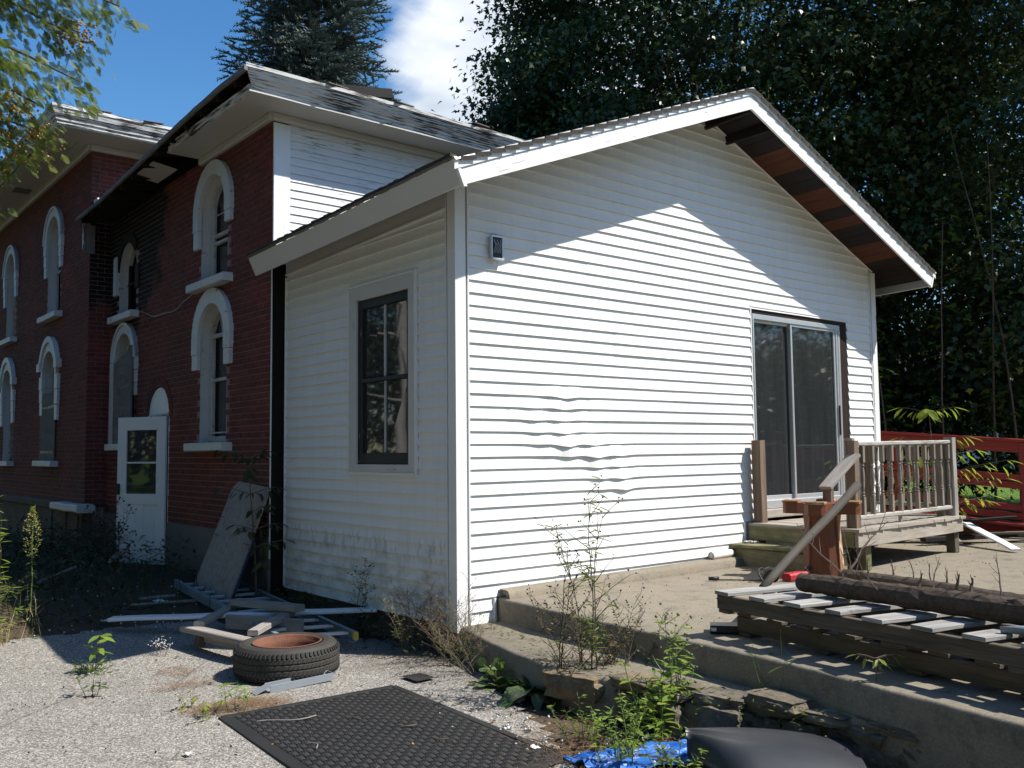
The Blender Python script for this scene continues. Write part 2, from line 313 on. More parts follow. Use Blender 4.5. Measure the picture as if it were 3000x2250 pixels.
# ================================================================ builders
WL = {}          # world location of every object made here (nothing is rotated: parts are offset only)
class MB:
    def __init__(s): s.v = []; s.f = []; s.uv = []; s.mi = []
    def face(s, idx, uv=None, m=0): s.f.append(tuple(idx)); s.uv.append(uv); s.mi.append(m)
    def poly(s, pts, m=0, uv=None):
        i = len(s.v); s.v += [tuple(p) for p in pts]; s.face(range(i, i + len(pts)), uv, m)
    def box(s, lo, hi, m=0, uvax=None):
        x0, y0, z0 = lo; x1, y1, z1 = hi; i = len(s.v)
        s.v += [(x0, y0, z0), (x1, y0, z0), (x1, y1, z0), (x0, y1, z0), (x0, y0, z1), (x1, y0, z1), (x1, y1, z1), (x0, y1, z1)]
        for q in ((0, 3, 2, 1), (4, 5, 6, 7), (0, 1, 5, 4), (1, 2, 6, 5), (2, 3, 7, 6), (3, 0, 4, 7)): s.face([i + k for k in q], None, m)
    def bar(s, a, b, w, h, up=(0, 0, 1), ch=.004, segs=1, wob=0, m=0, taper=1):
        a = Vector(a); b = Vector(b); d = b - a; L = d.length; d = d / L; up = Vector(up); side = d.cross(up)
        if side.length < 1e-5: side = d.orthogonal()
        side.normalize(); up = side.cross(d); hw, hh = w / 2, h / 2; ch = min(ch, hw * .45, hh * .45)
        prof = [(-hw + ch, -hh), (hw - ch, -hh), (hw, -hh + ch), (hw, hh - ch), (hw - ch, hh), (-hw + ch, hh), (-hw, hh - ch), (-hw, -hh + ch)]
        per = [0]
        for k in range(8):
            p, q = prof[k], prof[(k + 1) % 8]; per.append(per[-1] + math.hypot(q[0] - p[0], q[1] - p[1]))
        o = rng.random() * 9; base = len(s.v)
        for i in range(segs + 1):
            t = i / segs; k = 1 + (taper - 1) * t
            ox, oy = ((noise.noise((o, t * 2.2 * L, 0)) * wob, noise.noise((o + 5, t * 2.2 * L, 0)) * wob) if wob else (0, 0))
            c = a + d * (L * t) + side * ox + up * oy
            for (pu, pv) in prof: s.v.append(tuple(c + side * (pu * k) + up * (pv * k)))
        for i in range(segs):
            for k in range(8):
                k2 = (k + 1) % 8; q = [base + i * 8 + k, base + i * 8 + k2, base + (i + 1) * 8 + k2, base + (i + 1) * 8 + k]
                u0, u1 = L * i / segs + o, L * (i + 1) / segs + o
                s.face(q, [(u0, per[k]), (u0, per[k + 1]), (u1, per[k + 1]), (u1, per[k])], m)
        uvc = [(o + p[0] * .3, 3 + p[1]) for p in prof]
        s.face([base + k for k in range(7, -1, -1)], uvc[::-1], m); e = base + segs * 8; s.face([e + k for k in range(8)], uvc, m)
    def tube(s, pts, radii, n=6, m=0, cap=True):
        pts = [Vector(p) for p in pts]
        if not hasattr(radii, '__len__'): radii = [radii] * len(pts)
        base = len(s.v); prev = None; ln = 0; lens = []
        for i, p in enumerate(pts):
            d = (pts[min(i + 1, len(pts) - 1)] - pts[max(i - 1, 0)])
            d = d.normalized() if d.length > 1e-9 else Vector((0, 0, 1))
            x = d.orthogonal().normalized() if prev is None else (prev - d * prev.dot(d))
            x = x.normalized() if x.length > 1e-6 else d.orthogonal().normalized()
            prev = x; y = d.cross(x)
            if i: ln += (p - pts[i - 1]).length
            lens.append(ln)
            for k in range(n):
                a = 2 * math.pi * k / n; s.v.append(tuple(p + (x * math.cos(a) + y * math.sin(a)) * radii[i]))
        for i in range(len(pts) - 1):
            for k in range(n):
                k2 = (k + 1) % n; s.face([base + i * n + k, base + i * n + k2, base + (i + 1) * n + k2, base + (i + 1) * n + k],
                                         [(lens[i], k / n * .3), (lens[i], (k + 1) / n * .3), (lens[i + 1], (k + 1) / n * .3), (lens[i + 1], k / n * .3)], m)
        if cap:
            s.face([base + k for k in range(n - 1, -1, -1)], None, m); e = base + (len(pts) - 1) * n; s.face([e + k for k in range(n)], None, m)
    def lathe(s, c, prof, n=24, m=0, closed=False, axis=(0, 0, 1)):
        """prof: list of (radius, height); revolved about a vertical axis through c"""
        base = len(s.v); c = Vector(c); ax = Vector(axis).normalized(); x = ax.orthogonal().normalized(); y = ax.cross(x)
        for (r, hh) in prof:
            for k in range(n):
                a = 2 * math.pi * k / n; s.v.append(tuple(c + ax * hh + (x * math.cos(a) + y * math.sin(a)) * r))
        P = len(prof)
        for i in range(P if closed else P - 1):
            j = (i + 1) % P
            for k in range(n):
                k2 = (k + 1) % n; s.face([base + i * n + k, base + i * n + k2, base + j * n + k2, base + j * n + k], None, m)
    def prism(s, poly, fn, d0, d1, m=0):
        """poly (2-D, counter-clockwise seen from outside) extruded from depth d0 (back) to d1 (front); fn(u, v, d) -> point"""
        n = len(poly); i = len(s.v)
        s.v += [tuple(fn(u, v, d1)) for u, v in poly] + [tuple(fn(u, v, d0)) for u, v in poly]
        s.face(range(i, i + n), [(u, v) for u, v in poly], m); s.face(range(i + 2 * n - 1, i + n - 1, -1), None, m)
        for k in range(n):
            k2 = (k + 1) % n; s.face([i + k2, i + k, i + n + k, i + n + k2], None, m)
    def build(s, name, mat, parent=None, loc=None, smooth=False, label=None):
        v = np.array(s.v, float)
        if loc is None: loc = WL[parent.name] if parent is not None else Vector((v[:, 0].mean(), v[:, 1].mean(), v[:, 2].min()))
        loc = Vector(loc); me = bpy.data.meshes.new(name)
        me.from_pydata([tuple(p) for p in (v - np.array(loc))], [], s.f)
        uvl = me.uv_layers.new(name='UVMap'); uvs = []
        for f, uv in zip(s.f, s.uv):
            if uv is None:
                P = v[list(f)]; nrm = np.cross(P[1] - P[0], P[2] - P[0]); a = int(np.argmax(np.abs(nrm)))
                ax = (1, 2) if a == 0 else ((0, 2) if a == 1 else (0, 1)); uvs += [(p[ax[0]], p[ax[1]]) for p in P]
            else: uvs += uv
        uvl.data.foreach_set('uv', np.array(uvs, np.float32).ravel())
        for mm in (mat if isinstance(mat, (list, tuple)) else [mat]): me.materials.append(mm)
        if isinstance(mat, (list, tuple)): me.polygons.foreach_set('material_index', np.array(s.mi, np.int32))
        if smooth: me.polygons.foreach_set('use_smooth', np.ones(len(s.f), bool))
        return link(name, me, parent, loc, label)
def link(name, me, parent=None, loc=(0, 0, 0), label=None):
    o = bpy.data.objects.new(name, me); C.objects.link(o); WL[o.name] = Vector(loc)
    if parent is not None: o.parent = parent; o.location = Vector(loc) - WL[parent.name]
    else: o.location = loc
    if label: o['label'] = label
    return o
def tag(o, label, cat, group=None):
    o['label'] = label; o['category'] = cat
    if group: o['group'] = group
    return o
def thing(name, label, cat, loc, group=None):
    return tag(link(name, None, None, loc), label, cat, group)
def kind(o, k): o['kind'] = k; return o
def one_bar(name, mat, parent, a, b, w, h, up=(0, 0, 1), ch=.004, segs=4, wob=.003, label=None, taper=1):
    mb = MB(); mb.bar(a, b, w, h, up, ch, segs, wob, taper=taper); return mb.build(name, mat, parent, label=label)
def box_part(name, mat, parent, lo, hi, label=None):
    mb = MB(); lo = [min(a, b) for a, b in zip(lo, hi)], [max(a, b) for a, b in zip(lo, hi)]; mb.box(lo[0], lo[1]); return mb.build(name, mat, parent, label=label)
def sm(a, b, x): t = min(1, max(0, (x - a) / (b - a))); return t * t * (3 - 2 * t)
def gz(x, y): return -.22 + .22 * sm(1., 6.5, y) + .3 * sm(3, 8, x)     # height of the ground

# ---- many small leaves in one mesh, by numpy
def rot_frames(d, nrm):
    d = d / np.linalg.norm(d, axis=1, keepdims=True); s = np.cross(nrm, d); l = np.linalg.norm(s, axis=1, keepdims=True)
    bad = l[:, 0] < 1e-4; s[bad] = np.cross(np.array([.3, .5, .81]), d[bad]); s /= np.linalg.norm(s, axis=1, keepdims=True); n = np.cross(d, s)
    return np.stack([d, s, n], 2)          # columns: along, across, normal
def scatter_mesh(name, tv, tf, pos, d, nrm, size, mat, parent=None, loc=(0, 0, 0), rnd=None, widths=None, smooth=False):
    """copies of a template (tv: K x 3 in along/across/normal; tf: faces) as one mesh with a per-copy random value"""
    tv = np.array(tv, float); N = len(pos); K = len(tv); F = rot_frames(np.asarray(d, float), np.asarray(nrm, float))
    sc_ = np.asarray(size, float).reshape(N, 1, 1) * np.ones((N, K, 3))
    if widths is not None: sc_[:, :, 1] *= np.asarray(widths).reshape(N, 1)
    V = np.einsum('nij,nkj->nki', F, tv[None] * sc_) + np.asarray(pos)[:, None, :] - np.asarray(loc)[None, None, :]
    me = bpy.data.meshes.new(name); me.vertices.add(N * K); me.vertices.foreach_set('co', V.ravel().astype(np.float32))
    tl = np.concatenate([np.array(f) for f in tf]); cnt = np.array([len(f) for f in tf]); nl = len(tl)
    me.loops.add(N * nl); me.loops.foreach_set('vertex_index', (tl[None] + (np.arange(N) * K)[:, None]).ravel().astype(np.int32))
    me.polygons.add(N * len(tf)); st = np.concatenate([[0], np.cumsum(cnt)[:-1]])
    me.polygons.foreach_set('loop_start', (st[None] + (np.arange(N) * nl)[:, None]).ravel().astype(np.int32))
    at = me.attributes.new('rnd', 'FLOAT', 'POINT')
    rnd = nr.random(N) if rnd is None else np.asarray(rnd)
    at.data.foreach_set('value', np.repeat(rnd, K).astype(np.float32))
    if smooth: me.polygons.foreach_set('use_smooth', np.ones(N * len(tf), bool))
    me.update(calc_edges=True); me.validate(); me.materials.append(mat)
    return link(name, me, parent, loc)
LEAF = ([(0, 0, 0), (.35, .17, .02), (.35, -.17, .02), (.7, .13, .0), (.7, -.13, 0), (1, 0, -.08), (.35, 0, -.02), (.7, 0, -.03)],
        [(0, 1, 6), (0, 6, 2), (1, 3, 7, 6), (6, 7, 4, 2), (3, 5, 7), (7, 5, 4)])
LEAF4 = ([(0, 0, 0), (.45, .2, .03), (1, 0, -.06), (.45, -.2, .03)], [(0, 3, 2), (0, 2, 1)])
LANCE = ([(0, 0, 0), (.3, .075, .02), (.65, .06, -.01), (1, 0, -.1), (.65, -.06, -.01), (.3, -.075, .02)], [(0, 1, 2, 3), (0, 3, 4, 5)])
MAPLE = ([(0, 0, 0), (.34, .50, -.03), (.48, .20, .02), (1, 0, -.10), (.48, -.20, .02), (.34, -.50, -.03)], [(0, 2, 1), (0, 4, 3, 2), (0, 5, 4)])
BLADE = ([(0, -.02, 0), (0, .02, 0), (.5, .018, .06), (.5, -.018, .06), (1, 0, .02)], [(0, 3, 2, 1), (3, 4, 2)])
def unit(n): a = nr.normal(size=(n, 3)); return a / np.linalg.norm(a, axis=1, keepdims=True)
ICO = None
def ico():
    global ICO
    if ICO is None:
        bm = bmesh.new(); bmesh.ops.create_icosphere(bm, subdivisions=1, radius=1)
        ICO = ([tuple(v.co) for v in bm.verts], [tuple(v.index for v in f.verts) for f in bm.faces]); bm.free()
    return ICO
def plate_with_holes(outer, holes, fn):
    """flat sheet (2-D outline, 2-D holes) as MB faces; fn(u, v) -> point"""
    bm = bmesh.new(); edges = []
    for lp in [outer] + holes:
        vs = [bm.verts.new((u, v, 0)) for u, v in lp]
        edges += [bm.edges.new((vs[i], vs[(i + 1) % len(vs)])) for i in range(len(vs))]
    bmesh.ops.triangle_fill(bm, use_beauty=True, use_dissolve=False, edges=edges, normal=(0, 0, 1))
    mb = MB(); bm.verts.index_update(); mb.v = [tuple(fn(v.co.x, v.co.y)) for v in bm.verts]
    for f in bm.faces: mb.face([v.index for v in f.verts])
    bm.free(); return mb

# ================================================================ ground
def build_ground():
    xs = np.concatenate([[-500, -200, -90, -45, -25], np.arange(-14, 16.1, .4), [20, 26, 34, 45, 70, 120, 300, 600]])
    ys = np.concatenate([[-500, -200, -80, -40, -22], np.arange(-12, 18.1, .4), [22, 30, 45, 80, 200, 600]])
    mb = MB(); n = len(xs)
    for y in ys:
        for x in xs: mb.v.append((x, y, gz(x, y) + .012 * noise.noise((x * 1.7, y * 1.7, 0)) - .012))
    for j in range(len(ys) - 1):
        for i in range(n - 1): mb.face((j * n + i, j * n + i + 1, (j + 1) * n + i + 1, (j + 1) * n + i))
    kind(mb.build('ground', MT['ground'], None, (0, 0, 0), True), 'structure')
    # driveway: a sheet of asphalt with a ragged edge
    st = .07; X = np.arange(-9, .5, st); Y = np.arange(-9, 3.4, st); mb = MB(); idx = {}
    def inside(x, y):
        w = .16 * noise.noise((x * 1.3, y * 1.3, 3)) + .07 * noise.noise((x * 6, y * 6, 9))
        far = 2.72 + .25 * (-1.4 - x) * .3 + w if x < -.9 else 2.5 - (x + .9) * 1.9 + w
        right = np.interp(y, [-9, -4, -2.2, -1.6, -1, -.3, .5, 3], [-2.4, -1.45, -.95, -.62, -.42, -.02, .2, .3]) + w * .7
        return y < far and x < right
    def vi(i, j):
        if (i, j) not in idx:
            x, y = X[i], Y[j]; idx[(i, j)] = len(mb.v)
            mb.v.append((x, y, gz(x, y) + .004 + .006 * noise.noise((x * 2.1, y * 2.1, 5))))
        return idx[(i, j)]
    for i in range(len(X) - 1):
        for j in range(len(Y) - 1):
            if inside(X[i] + st / 2, Y[j] + st / 2): mb.face((vi(i, j), vi(i + 1, j), vi(i + 1, j + 1), vi(i, j + 1)))
    kind(mb.build('driveway', MT['asphalt'], None, (0, 0, 0), True), 'structure')
build_ground()

# ---- patio slab with its raised kerb, the ledge below it, the dry-stone edge
EDGE = [(.38, -.012), (.285, -.938), (.212, -1.8), (.128, -2.84), (.024, -3.34), (-.127, -4.19), (-.42, -6.2), (-.75, -9)]
def build_patio():
    mb = MB(); n = 22; zt = .2
    ex = lambda y: np.interp(-y, [-p[1] for p in EDGE], [p[0] for p in EDGE])
    ys = list(np.linspace(-.012, -9, 110)); rows = []
    for y in ys:
        e = ex(y) + .010 * noise.noise((0, y * 5, 0)) + .006 * noise.noise((4, y * 19, 0)); r = len(mb.v)
        top = zt + .005 * noise.noise((1, y * 8, 7)); rr = .022 + .01 * noise.noise((y * 7, 3, 3))
        prof = [(e + .01, -.24), (e, top - rr - .003), (e + rr * .35, top - rr * .3), (e + rr, top)]
        for x in np.linspace(e + .25, 16, n): prof.append((x, zt + .004 * noise.noise((x * .9, y * .9, 2)) + .03 * sm(3, 12, x)))
        mb.v += [(x, y, z) for x, z in prof]; rows.append((r, len(prof)))
    for a, b in zip(rows, rows[1:]):
        for k in range(a[1] - 1): mb.face((a[0] + k, b[0] + k, b[0] + k + 1, a[0] + k + 1))
    kind(mb.build('patio', MT['concrete'], None, (0, 0, 0), True), 'structure')
    mb = MB(); xs = np.linspace(.40, 3.6, 40); r0 = len(mb.v)
    for x in xs:
        w = .16 + .012 * noise.noise((x * 4, 0, 0)); z = .262 + .03 * (x - .4) / 3.2 + .004 * noise.noise((x * 6, 1, 0))
        mb.v += [(x, -w, .195), (x, -w + .012, z - .025), (x, -w + .035, z), (x, -.016, z + .004)]
    for i in range(len(xs) - 1):
        for k in range(3): mb.face((4 * i + k, 4 * i + 4 + k, 4 * i + 5 + k, 4 * i + 1 + k))
    mb.face((3, 2, 1, 0)); e = 4 * (len(xs) - 1); mb.face((e, e + 1, e + 2, e + 3))
    kind(mb.build('kerb', MT['concrete'], None, (0, 0, 0), True), 'structure')
    # lower ledge of concrete, running out under the stones
    mb = MB(); F = [(.04, .12), (-.12, -.5), (-.26, -1.0), (-.33, -1.36), (-.34, -1.75), (-.22, -2.25), (-.08, -2.7), (.0, -3.2), (.02, -4.2), (-.1, -9)]
    ys = np.linspace(.12, -9, 90)
    for i, y in enumerate(ys):
        fx = np.interp(-y, [-p[1] for p in F], [p[0] for p in F]) + .02 * noise.noise((y * 4, 2, 0)); top = .012 + .010 * noise.noise((y * 3, 5, 1)) + .055 * sm(2.8, 4.2, -y)
        mb.v += [(fx - .01, y, -.3), (fx, y, top - .02), (fx + .02, y, top), (.6, y, top + .005)]
    for i in range(len(ys) - 1):
        for k in range(3): mb.face((4 * i + k, 4 * i + 4 + k, 4 * i + 5 + k, 4 * i + 1 + k))
    mb.face((3, 2, 1, 0))
    kind(mb.build('ledge', MT['concrete'], None, (0, 0, 0), True), 'structure')
build_patio()
def rock(mb, c, s, seed, rotz=0, sub=2, rough=.22, flat=.75):
    bm = bmesh.new(); bmesh.ops.create_cube(bm, size=2); bmesh.ops.subdivide_edges(bm, edges=bm.edges[:], cuts=5, use_grid_fill=True)
    i = len(mb.v); ca, sa = math.cos(rotz), math.sin(rotz)
    for v in bm.verts:
        p = v.co.copy(); q = p.normalized() * 1.25; p = p.lerp(q, .24)
        nn = noise.noise(p * 1.1 + Vector((seed, 0, 0))) * rough + noise.noise(p * 3.1 + Vector((0, seed, 0))) * rough * .45 + (noise.noise(Vector((0, 0, p.z * 5.5 + seed))) * .10)
        p = p * (1 + nn); p.z = p.z * (1 - .25 * max(0, p.z) * flat) + .1 * noise.noise(p * 2.4)
        x, y, z = p.x * s[0], p.y * s[1], p.z * s[2]; mb.v.append((c[0] + x * ca - y * sa, c[1] + x * sa + y * ca, c[2] + z))
    for f in bm.faces: mb.face([i + v.index for v in f.verts])
    bm.free()
def build_stone_wall():
    w = thing('stone_wall', 'low rough stone edging wall below the concrete patio', 'wall', (.05, -3, -.25))
    line = [(-.30, -1.9), (-.24, -2.2), (-.14, -2.5), (-.05, -2.8), (-.01, -3.1), (-.02, -3.5), (-.02, -3.95), (-.08, -4.5), (-.12, -5.2)]
    mb = MB(); ys = np.linspace(-1.85, -5.4, 40)
    for y in ys:
        x = np.interp(-y, [-p[1] for p in line], [p[0] for p in line]) + .03 * noise.noise((y * 3, 0, 0)); mb.v += [(x + .05, y, -.34), (x + .03, y, -.04), (x + .08, y, -.01), (x + .2, y, -.01)]
    for i in range(len(ys) - 1):
        for k in range(3): mb.face((4 * i + k, 4 * i + 4 + k, 4 * i + 5 + k, 4 * i + 1 + k))
    mb.build('bedding', MT['stonemortar'], w, smooth=True)
    y = -1.95; k = 0
    while y > -5.1:           # capping course of thin slabs
        L = rng.uniform(.20, .40); x = np.interp(-y - L / 2, [-p[1] for p in line], [p[0] for p in line])
        mb = MB(); rock(mb, (x + .10 + rng.uniform(-.03, .03), y - L / 2, .008 + rng.uniform(-.02, .02)), (rng.uniform(.09, .13), L / 2 * 1.02, rng.uniform(.026, .04)), k * 3.7, rng.uniform(-.15, .15))
        mb.build('stone', MT['stone'], w); y -= L + .015; k += 1
    y = -2.0
    while y > -5.1:           # body course
        L = rng.uniform(.16, .46); x = np.interp(-y - L / 2, [-p[1] for p in line], [p[0] for p in line])
        mb = MB(); rock(mb, (x + .10 + rng.uniform(-.02, .02), y - L / 2, -.125 + rng.uniform(-.02, .01)), (rng.uniform(.11, .14), L / 2 * 1.02, rng.uniform(.10, .12)), 50 + k * 2.3, rng.uniform(-.12, .12), rough=.3)
        mb.build('stone', MT['stone'], w); y -= L + .01; k += 1
    # single stones fallen on the ledge and in front
    for n_, (c, s_, lab) in enumerate([((-.28, -1.66, -.06), (.14, .20, .08), 'broad flat brown stone at the ledge corner behind the leafy weeds'), ((-.10, -2.32, .02), (.09, .15, .018), 'thin rust brown slab of stone lying on the wall beside the grass tuft')]):
        mb = MB(); rock(mb, c, s_, 90 + n_ * 7, .2); tag(mb.build('loose_stone', MT['stone']), lab, 'stone')
build_stone_wall()
# ================================================================ the white sided addition
W = 6.38; XM = 3.19; SL = .393; CE = .1016
sag = lambda y: -.036 * (y + .58)          # the roof of the addition settles towards the old house
zs = lambda x: 4.80 - SL * abs(x - XM)     # underside of its roof boards
add = thing('house_addition', 'white vinyl-sided gabled house addition with a sliding glass door', 'house addition', (3.2, 1.5, 0))
def buckle(x, z):
    if not (.5 < x < 2.5 and .85 < z < 2.0): return 0, 0
    b = 0; dz = 0
    for (cx, cz, wx, wz, a) in ((1.15, 1.80, .22, .07, .030), (1.05, 1.52, .30, .10, .022), (1.25, 1.40, .35, .09, .030), (1.62, 1.30, .28, .10, .028), (1.75, 1.10, .25, .09, .024), (1.88, 1.01, .12, .05, .012), (.95, 1.68, .35, .08, .016)):
        g = math.exp(-((x - cx) / wx) ** 2 - ((z - cz) / wz) ** 2); b += a * g * (1 + .35 * math.sin(x * 23 + z * 9)); dz -= a * .55 * g * (1 + .5 * math.sin(x * 17 + 1))
    return b, dz
def course(parent, fn, z0, z1, ua, ub, ta=None, tb=None, name='siding_board', mat=None, disp=None, d0=.0195, fine=None):
    """one lapped board: bottom edge from ua to ub at z0, top edge from ta to tb at z1; fn(u, z, depth)"""
    ta = ua if ta is None else ta; tb = ub if tb is None else tb
    us = [0.] ; step = .5
    t = np.linspace(0, 1, max(2, int(abs(ub - ua) / (fine or .6)) + 2)); mb = MB(); off = rng.uniform(-.001, .001)
    for q in t:
        u0 = ua + (ub - ua) * q; u1 = ta + (tb - ta) * q; b, dz = disp(u0, z0) if disp else (0, 0); b2, _ = disp(u1, z1) if disp else (0, 0)
        wv = .0018 * noise.noise((u0 * 1.3, z0 * 40, 0)); zz0 = z0 + dz + wv
        mb.v += [tuple(fn(u0, zz0 + .001, .001)), tuple(fn(u0, zz0, d0 + off + b)), tuple(fn(u0 + (u1 - u0) * .45, z0 + (z1 - z0) * .45 + dz * .4, d0 * .50 + off + (b * .75 + b2 * .4))), tuple(fn(u1, z1 + .003, .0035 + off + b2 * .3))]
    for i in range(len(t) - 1):
        for k in range(3): mb.face((4 * i + k, 4 * i + 4 + k, 4 * i + 5 + k, 4 * i + 1 + k))
    return mb.build(name, mat or MT['siding'], parent, smooth=False)
fF = lambda u, z, d: (u, -d, z); fL = lambda u, z, d: (-d, u, z)
def build_addition():
    DX0, DX1, DZ0, DZ1 = 3.845, 5.735, .60, 2.875
    # sheathing behind the boards
    mb = plate_with_holes([(.03, -.0), (W - .03, -.0), (W - .03, zs(W)), (XM, zs(XM)), (.03, zs(0))], [[(DX0 + .01, DZ0), (DX1 - .01, DZ0), (DX1 - .01, DZ1 - .01), (DX0 + .01, DZ1 - .01)]], lambda u, v: (u, .004, v))
    mb.v = [p for p in mb.v]; mb.build('sheathing', MT['vinyl'], add)
    WY0, WY1, WZ0, WZ1 = .545, 1.635, 1.195, 2.885
    plate_with_holes([(.01, .0), (3.0, .0), (3.0, 3.42), (.01, 3.5)], [[(WY0 + .02, WZ0 + .02), (WY1 - .02, WZ0 + .02), (WY1 - .02, WZ1 - .02), (WY0 + .02, WZ1 - .02)]], lambda u, v: (.004, u, v)).build('sheathing', MT['vinyl'], add)
    mb = MB(); mb.box((W - .012, .02, .1), (W - .004, 3.0, 3.5)); mb.build('sheathing', MT['vinyl'], add)
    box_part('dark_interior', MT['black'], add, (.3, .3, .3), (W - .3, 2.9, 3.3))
    # front: every course a board of its own, in lapped lengths
    joints = [2.05, 3.05, 1.45, 2.6, 3.4, 1.8]
    n = 0
    for n in range(0, 47):
        z0 = (n + .07) * CE; z1 = z0 + CE
        a, b = .10, W - .10
        if z0 < .30 and z0 > -.02:
            if z0 < .2: b = .345
            else: b = 3.63
        if z1 < .62 and b > 3.6: b = 3.64
        ta, tb = a, b
        if z1 > zs(a) - .02:
            h0 = (4.80 - z0) / SL; h1 = max(.012, (4.80 - z1) / SL)
            if z0 > 4.74: break
            a, b = max(a, XM - h0 + .02), min(b, XM + h0 - .02); ta, tb = max(ta, XM - h1 + .02), min(tb, XM + h1 - .02)
        segs = []
        if DZ0 - .05 < z0 < DZ1 - .04: segs = [(a, DX0, ta, DX0), (DX1, b, DX1, tb)]
        else: segs = [(a, b, ta, tb)]
        j = joints[(n // 2) % 6]
        for (p, q, tp, tq) in segs:
            if p < j < q - .8 and j - p > .8:
                course(add, fF, z0, z1, p, j + .02, tp, j + .02, disp=buckle, fine=.045 if .8 < z0 < 2.0 else .4); course(add, lambda u, z, d: (u, -d - .0012, z), z0, z1, j, q, j, tq, disp=buckle, fine=.045 if .8 < z0 < 2.0 else .4)
            else: course(add, fF, z0, z1, p, q, tp, tq, disp=buckle, fine=.045 if .8 < z0 < 2.0 else .4)
    # side wall
    for n in range(0, 33):
        z0 = (n + .07) * CE; z1 = min(z0 + CE, 3.32)
        segs = [(.11, WY0, None, None), (WY1, 2.975, None, None)] if WZ0 - .06 < z0 < WZ1 - .05 else [(.11, 2.975, None, None)]
        for p, q, _, _ in segs:
            if z1 > 3.24: course(add, fL, z0, z1, p, q, p, max(p + .1, min(q, (3.345 - z1) / .036 - .58)))
            else: course(add, fL, z0, z1, p, q)
    # starter strip and end channel near the patio corner
    mb = MB(); mb.bar((.10, -.012, -.005), (.36, -.012, -.005), .02, .028, ch=.002); mb.build('starter_strip', MT['vinyl'], add)
    mb = MB(); mb.bar((.352, -.014, -.02), (.352, -.014, .20), .028, .022, up=(1, 0, 0), ch=.003); mb.build('end_channel', MT['vinyl'], add)
    mb = MB(); mb.bar((3.645, -.012, .24), (3.645, -.012, .62), .024, .022, up=(1, 0, 0), ch=.003); mb.build('end_channel', MT['vinyl'], add)
    # corner posts (L section), in two sleeves
    def corner(x, sx, z0, z1, e=0):
        mb = MB(); t = .022 + e; w = .104; L = [(0, 0), (w, 0), (w, t), (t, t), (t, w), (0, w)]
        pts = [(x + sx * (u - t), -t + v) for u, v in L]
        if sx < 0: pts = pts[::-1]
        i = len(mb.v); mb.v += [(p[0], p[1], z0) for p in pts] + [(p[0], p[1], z1) for p in pts]
        for k in range(6): mb.face((i + k, i + (k + 1) % 6, i + 6 + (k + 1) % 6, i + 6 + k))
        mb.face((i + 5, i + 4, i + 3, i + 2, i + 1, i)); mb.face(range(i + 6, i + 12)); return mb.build('corner_post', MT['vinyl'], add)
    corner(0, 1, -.03, 2.99); corner(0, 1, 2.98, 3.50, .0025); corner(W, -1, .1, 3.0); corner(W, -1, 2.99, 3.52, .0025)
    for xx in (.108, W - .108): mb = MB(); mb.bar((xx, -.016, -.0 if xx < 1 else .3), (xx, -.016, 3.48), .012, .016, up=(1, 0, 0), ch=.002); mb.build('corner_lip', MT['vinyl'], add)
    mb = MB(); mb.bar((-.014, .108, 0), (-.014, .108, 3.42), .016, .012, up=(0, 1, 0), ch=.002); mb.build('corner_lip', MT['vinyl'], add)
    mb = MB(); mb.bar((-.012, 2.985, .02), (-.012, 2.985, 3.2), .024, .02, up=(0, 1, 0), ch=.003); mb.build('end_channel', MT['vinyl'], add)
    mb = MB(); mb.bar((-.014, .11, 3.335), (-.014, 2.99, 3.23), .02, .022, ch=.003); mb.build('top_channel', MT['vinyl'], add)
    mb = MB(); mb.bar((-.004, .0, 3.42), (-.004, 3.0, 3.31), .012, .14, ch=.002); mb.build('frieze_board', MT['soffit'], add)
    for s in (-1, 1):      # trim strip where the siding meets the roof boards
        mb = MB(); mb.bar((XM + s * (XM - .02), -.014, zs(0.02) - .016), (XM, -.014, zs(XM) - .016), .02, .016, ch=.002); mb.build('gable_channel', MT['vinyl'], add)
    # stone-coloured footing set back under the boards
    mb = MB(); mb.box((.03, .03, -.24), (W - .05, 2.98, -.002)); mb.build('footing', MT['stonef'], add)
    # roof: boards run parallel with the ridge and show under the overhang
    Y0, Y1, EX = -.555, 2.99, .35
    def rp(x, y, up): return (x, y, 4.80 - SL * abs(x - XM) + sag(y) + up)
    cs = math.cos(math.atan(SL)); nb = 19; half = XM + EX
    pat = 'dddd rrd drrd rddrr dd'.replace(' ', '')
    for s in (-1, 1):
        for k in range(nb):
            xa, xb_ = XM + s * half * k / nb, XM + s * half * (k + 1) / nb - s * .006
            mb = MB(); a, b = sorted((xa, xb_)); lift = rng.uniform(0, .004)
            mb.v = [rp(a, Y0, lift), rp(b, Y0, lift), rp(b, Y1, lift), rp(a, Y1, lift), rp(a, Y0, .022), rp(b, Y0, .022), rp(b, Y1, .022), rp(a, Y1, .022)]
            for q in ((0, 1, 2, 3), (4, 5, 6, 7), (0, 1, 5, 4), (1, 2, 6, 5), (2, 3, 7, 6), (3, 0, 4, 7)):
                if q[0] == 0 and q[1] == 1 and q[2] == 2: mb.face(q, [(mb.v[i][1], mb.v[i][0]) for i in q])
                else: mb.face(q)
            mb.build('roof_board', MT['plank_red'] if pat[k % len(pat)] == 'r' and s > 0 else MT['plank_dark'], add)
    mb = MB(); mb.bar((XM, Y0 + .02, 4.735 + sag(Y0)), (XM, Y1, 4.735 + sag(Y1)), .04, .13, ch=.003); mb.build('ridge_beam', MT['plank_dark'], add)
    mb = MB(); mb.bar((XM + .34, Y0 + .02, zs(XM + .34) - .055 + sag(Y0)), (XM + .34, .0, zs(XM + .34) - .055), .038, .10, ch=.003); mb.build('lookout', MT['plank_dark'], add)
    mb = MB()
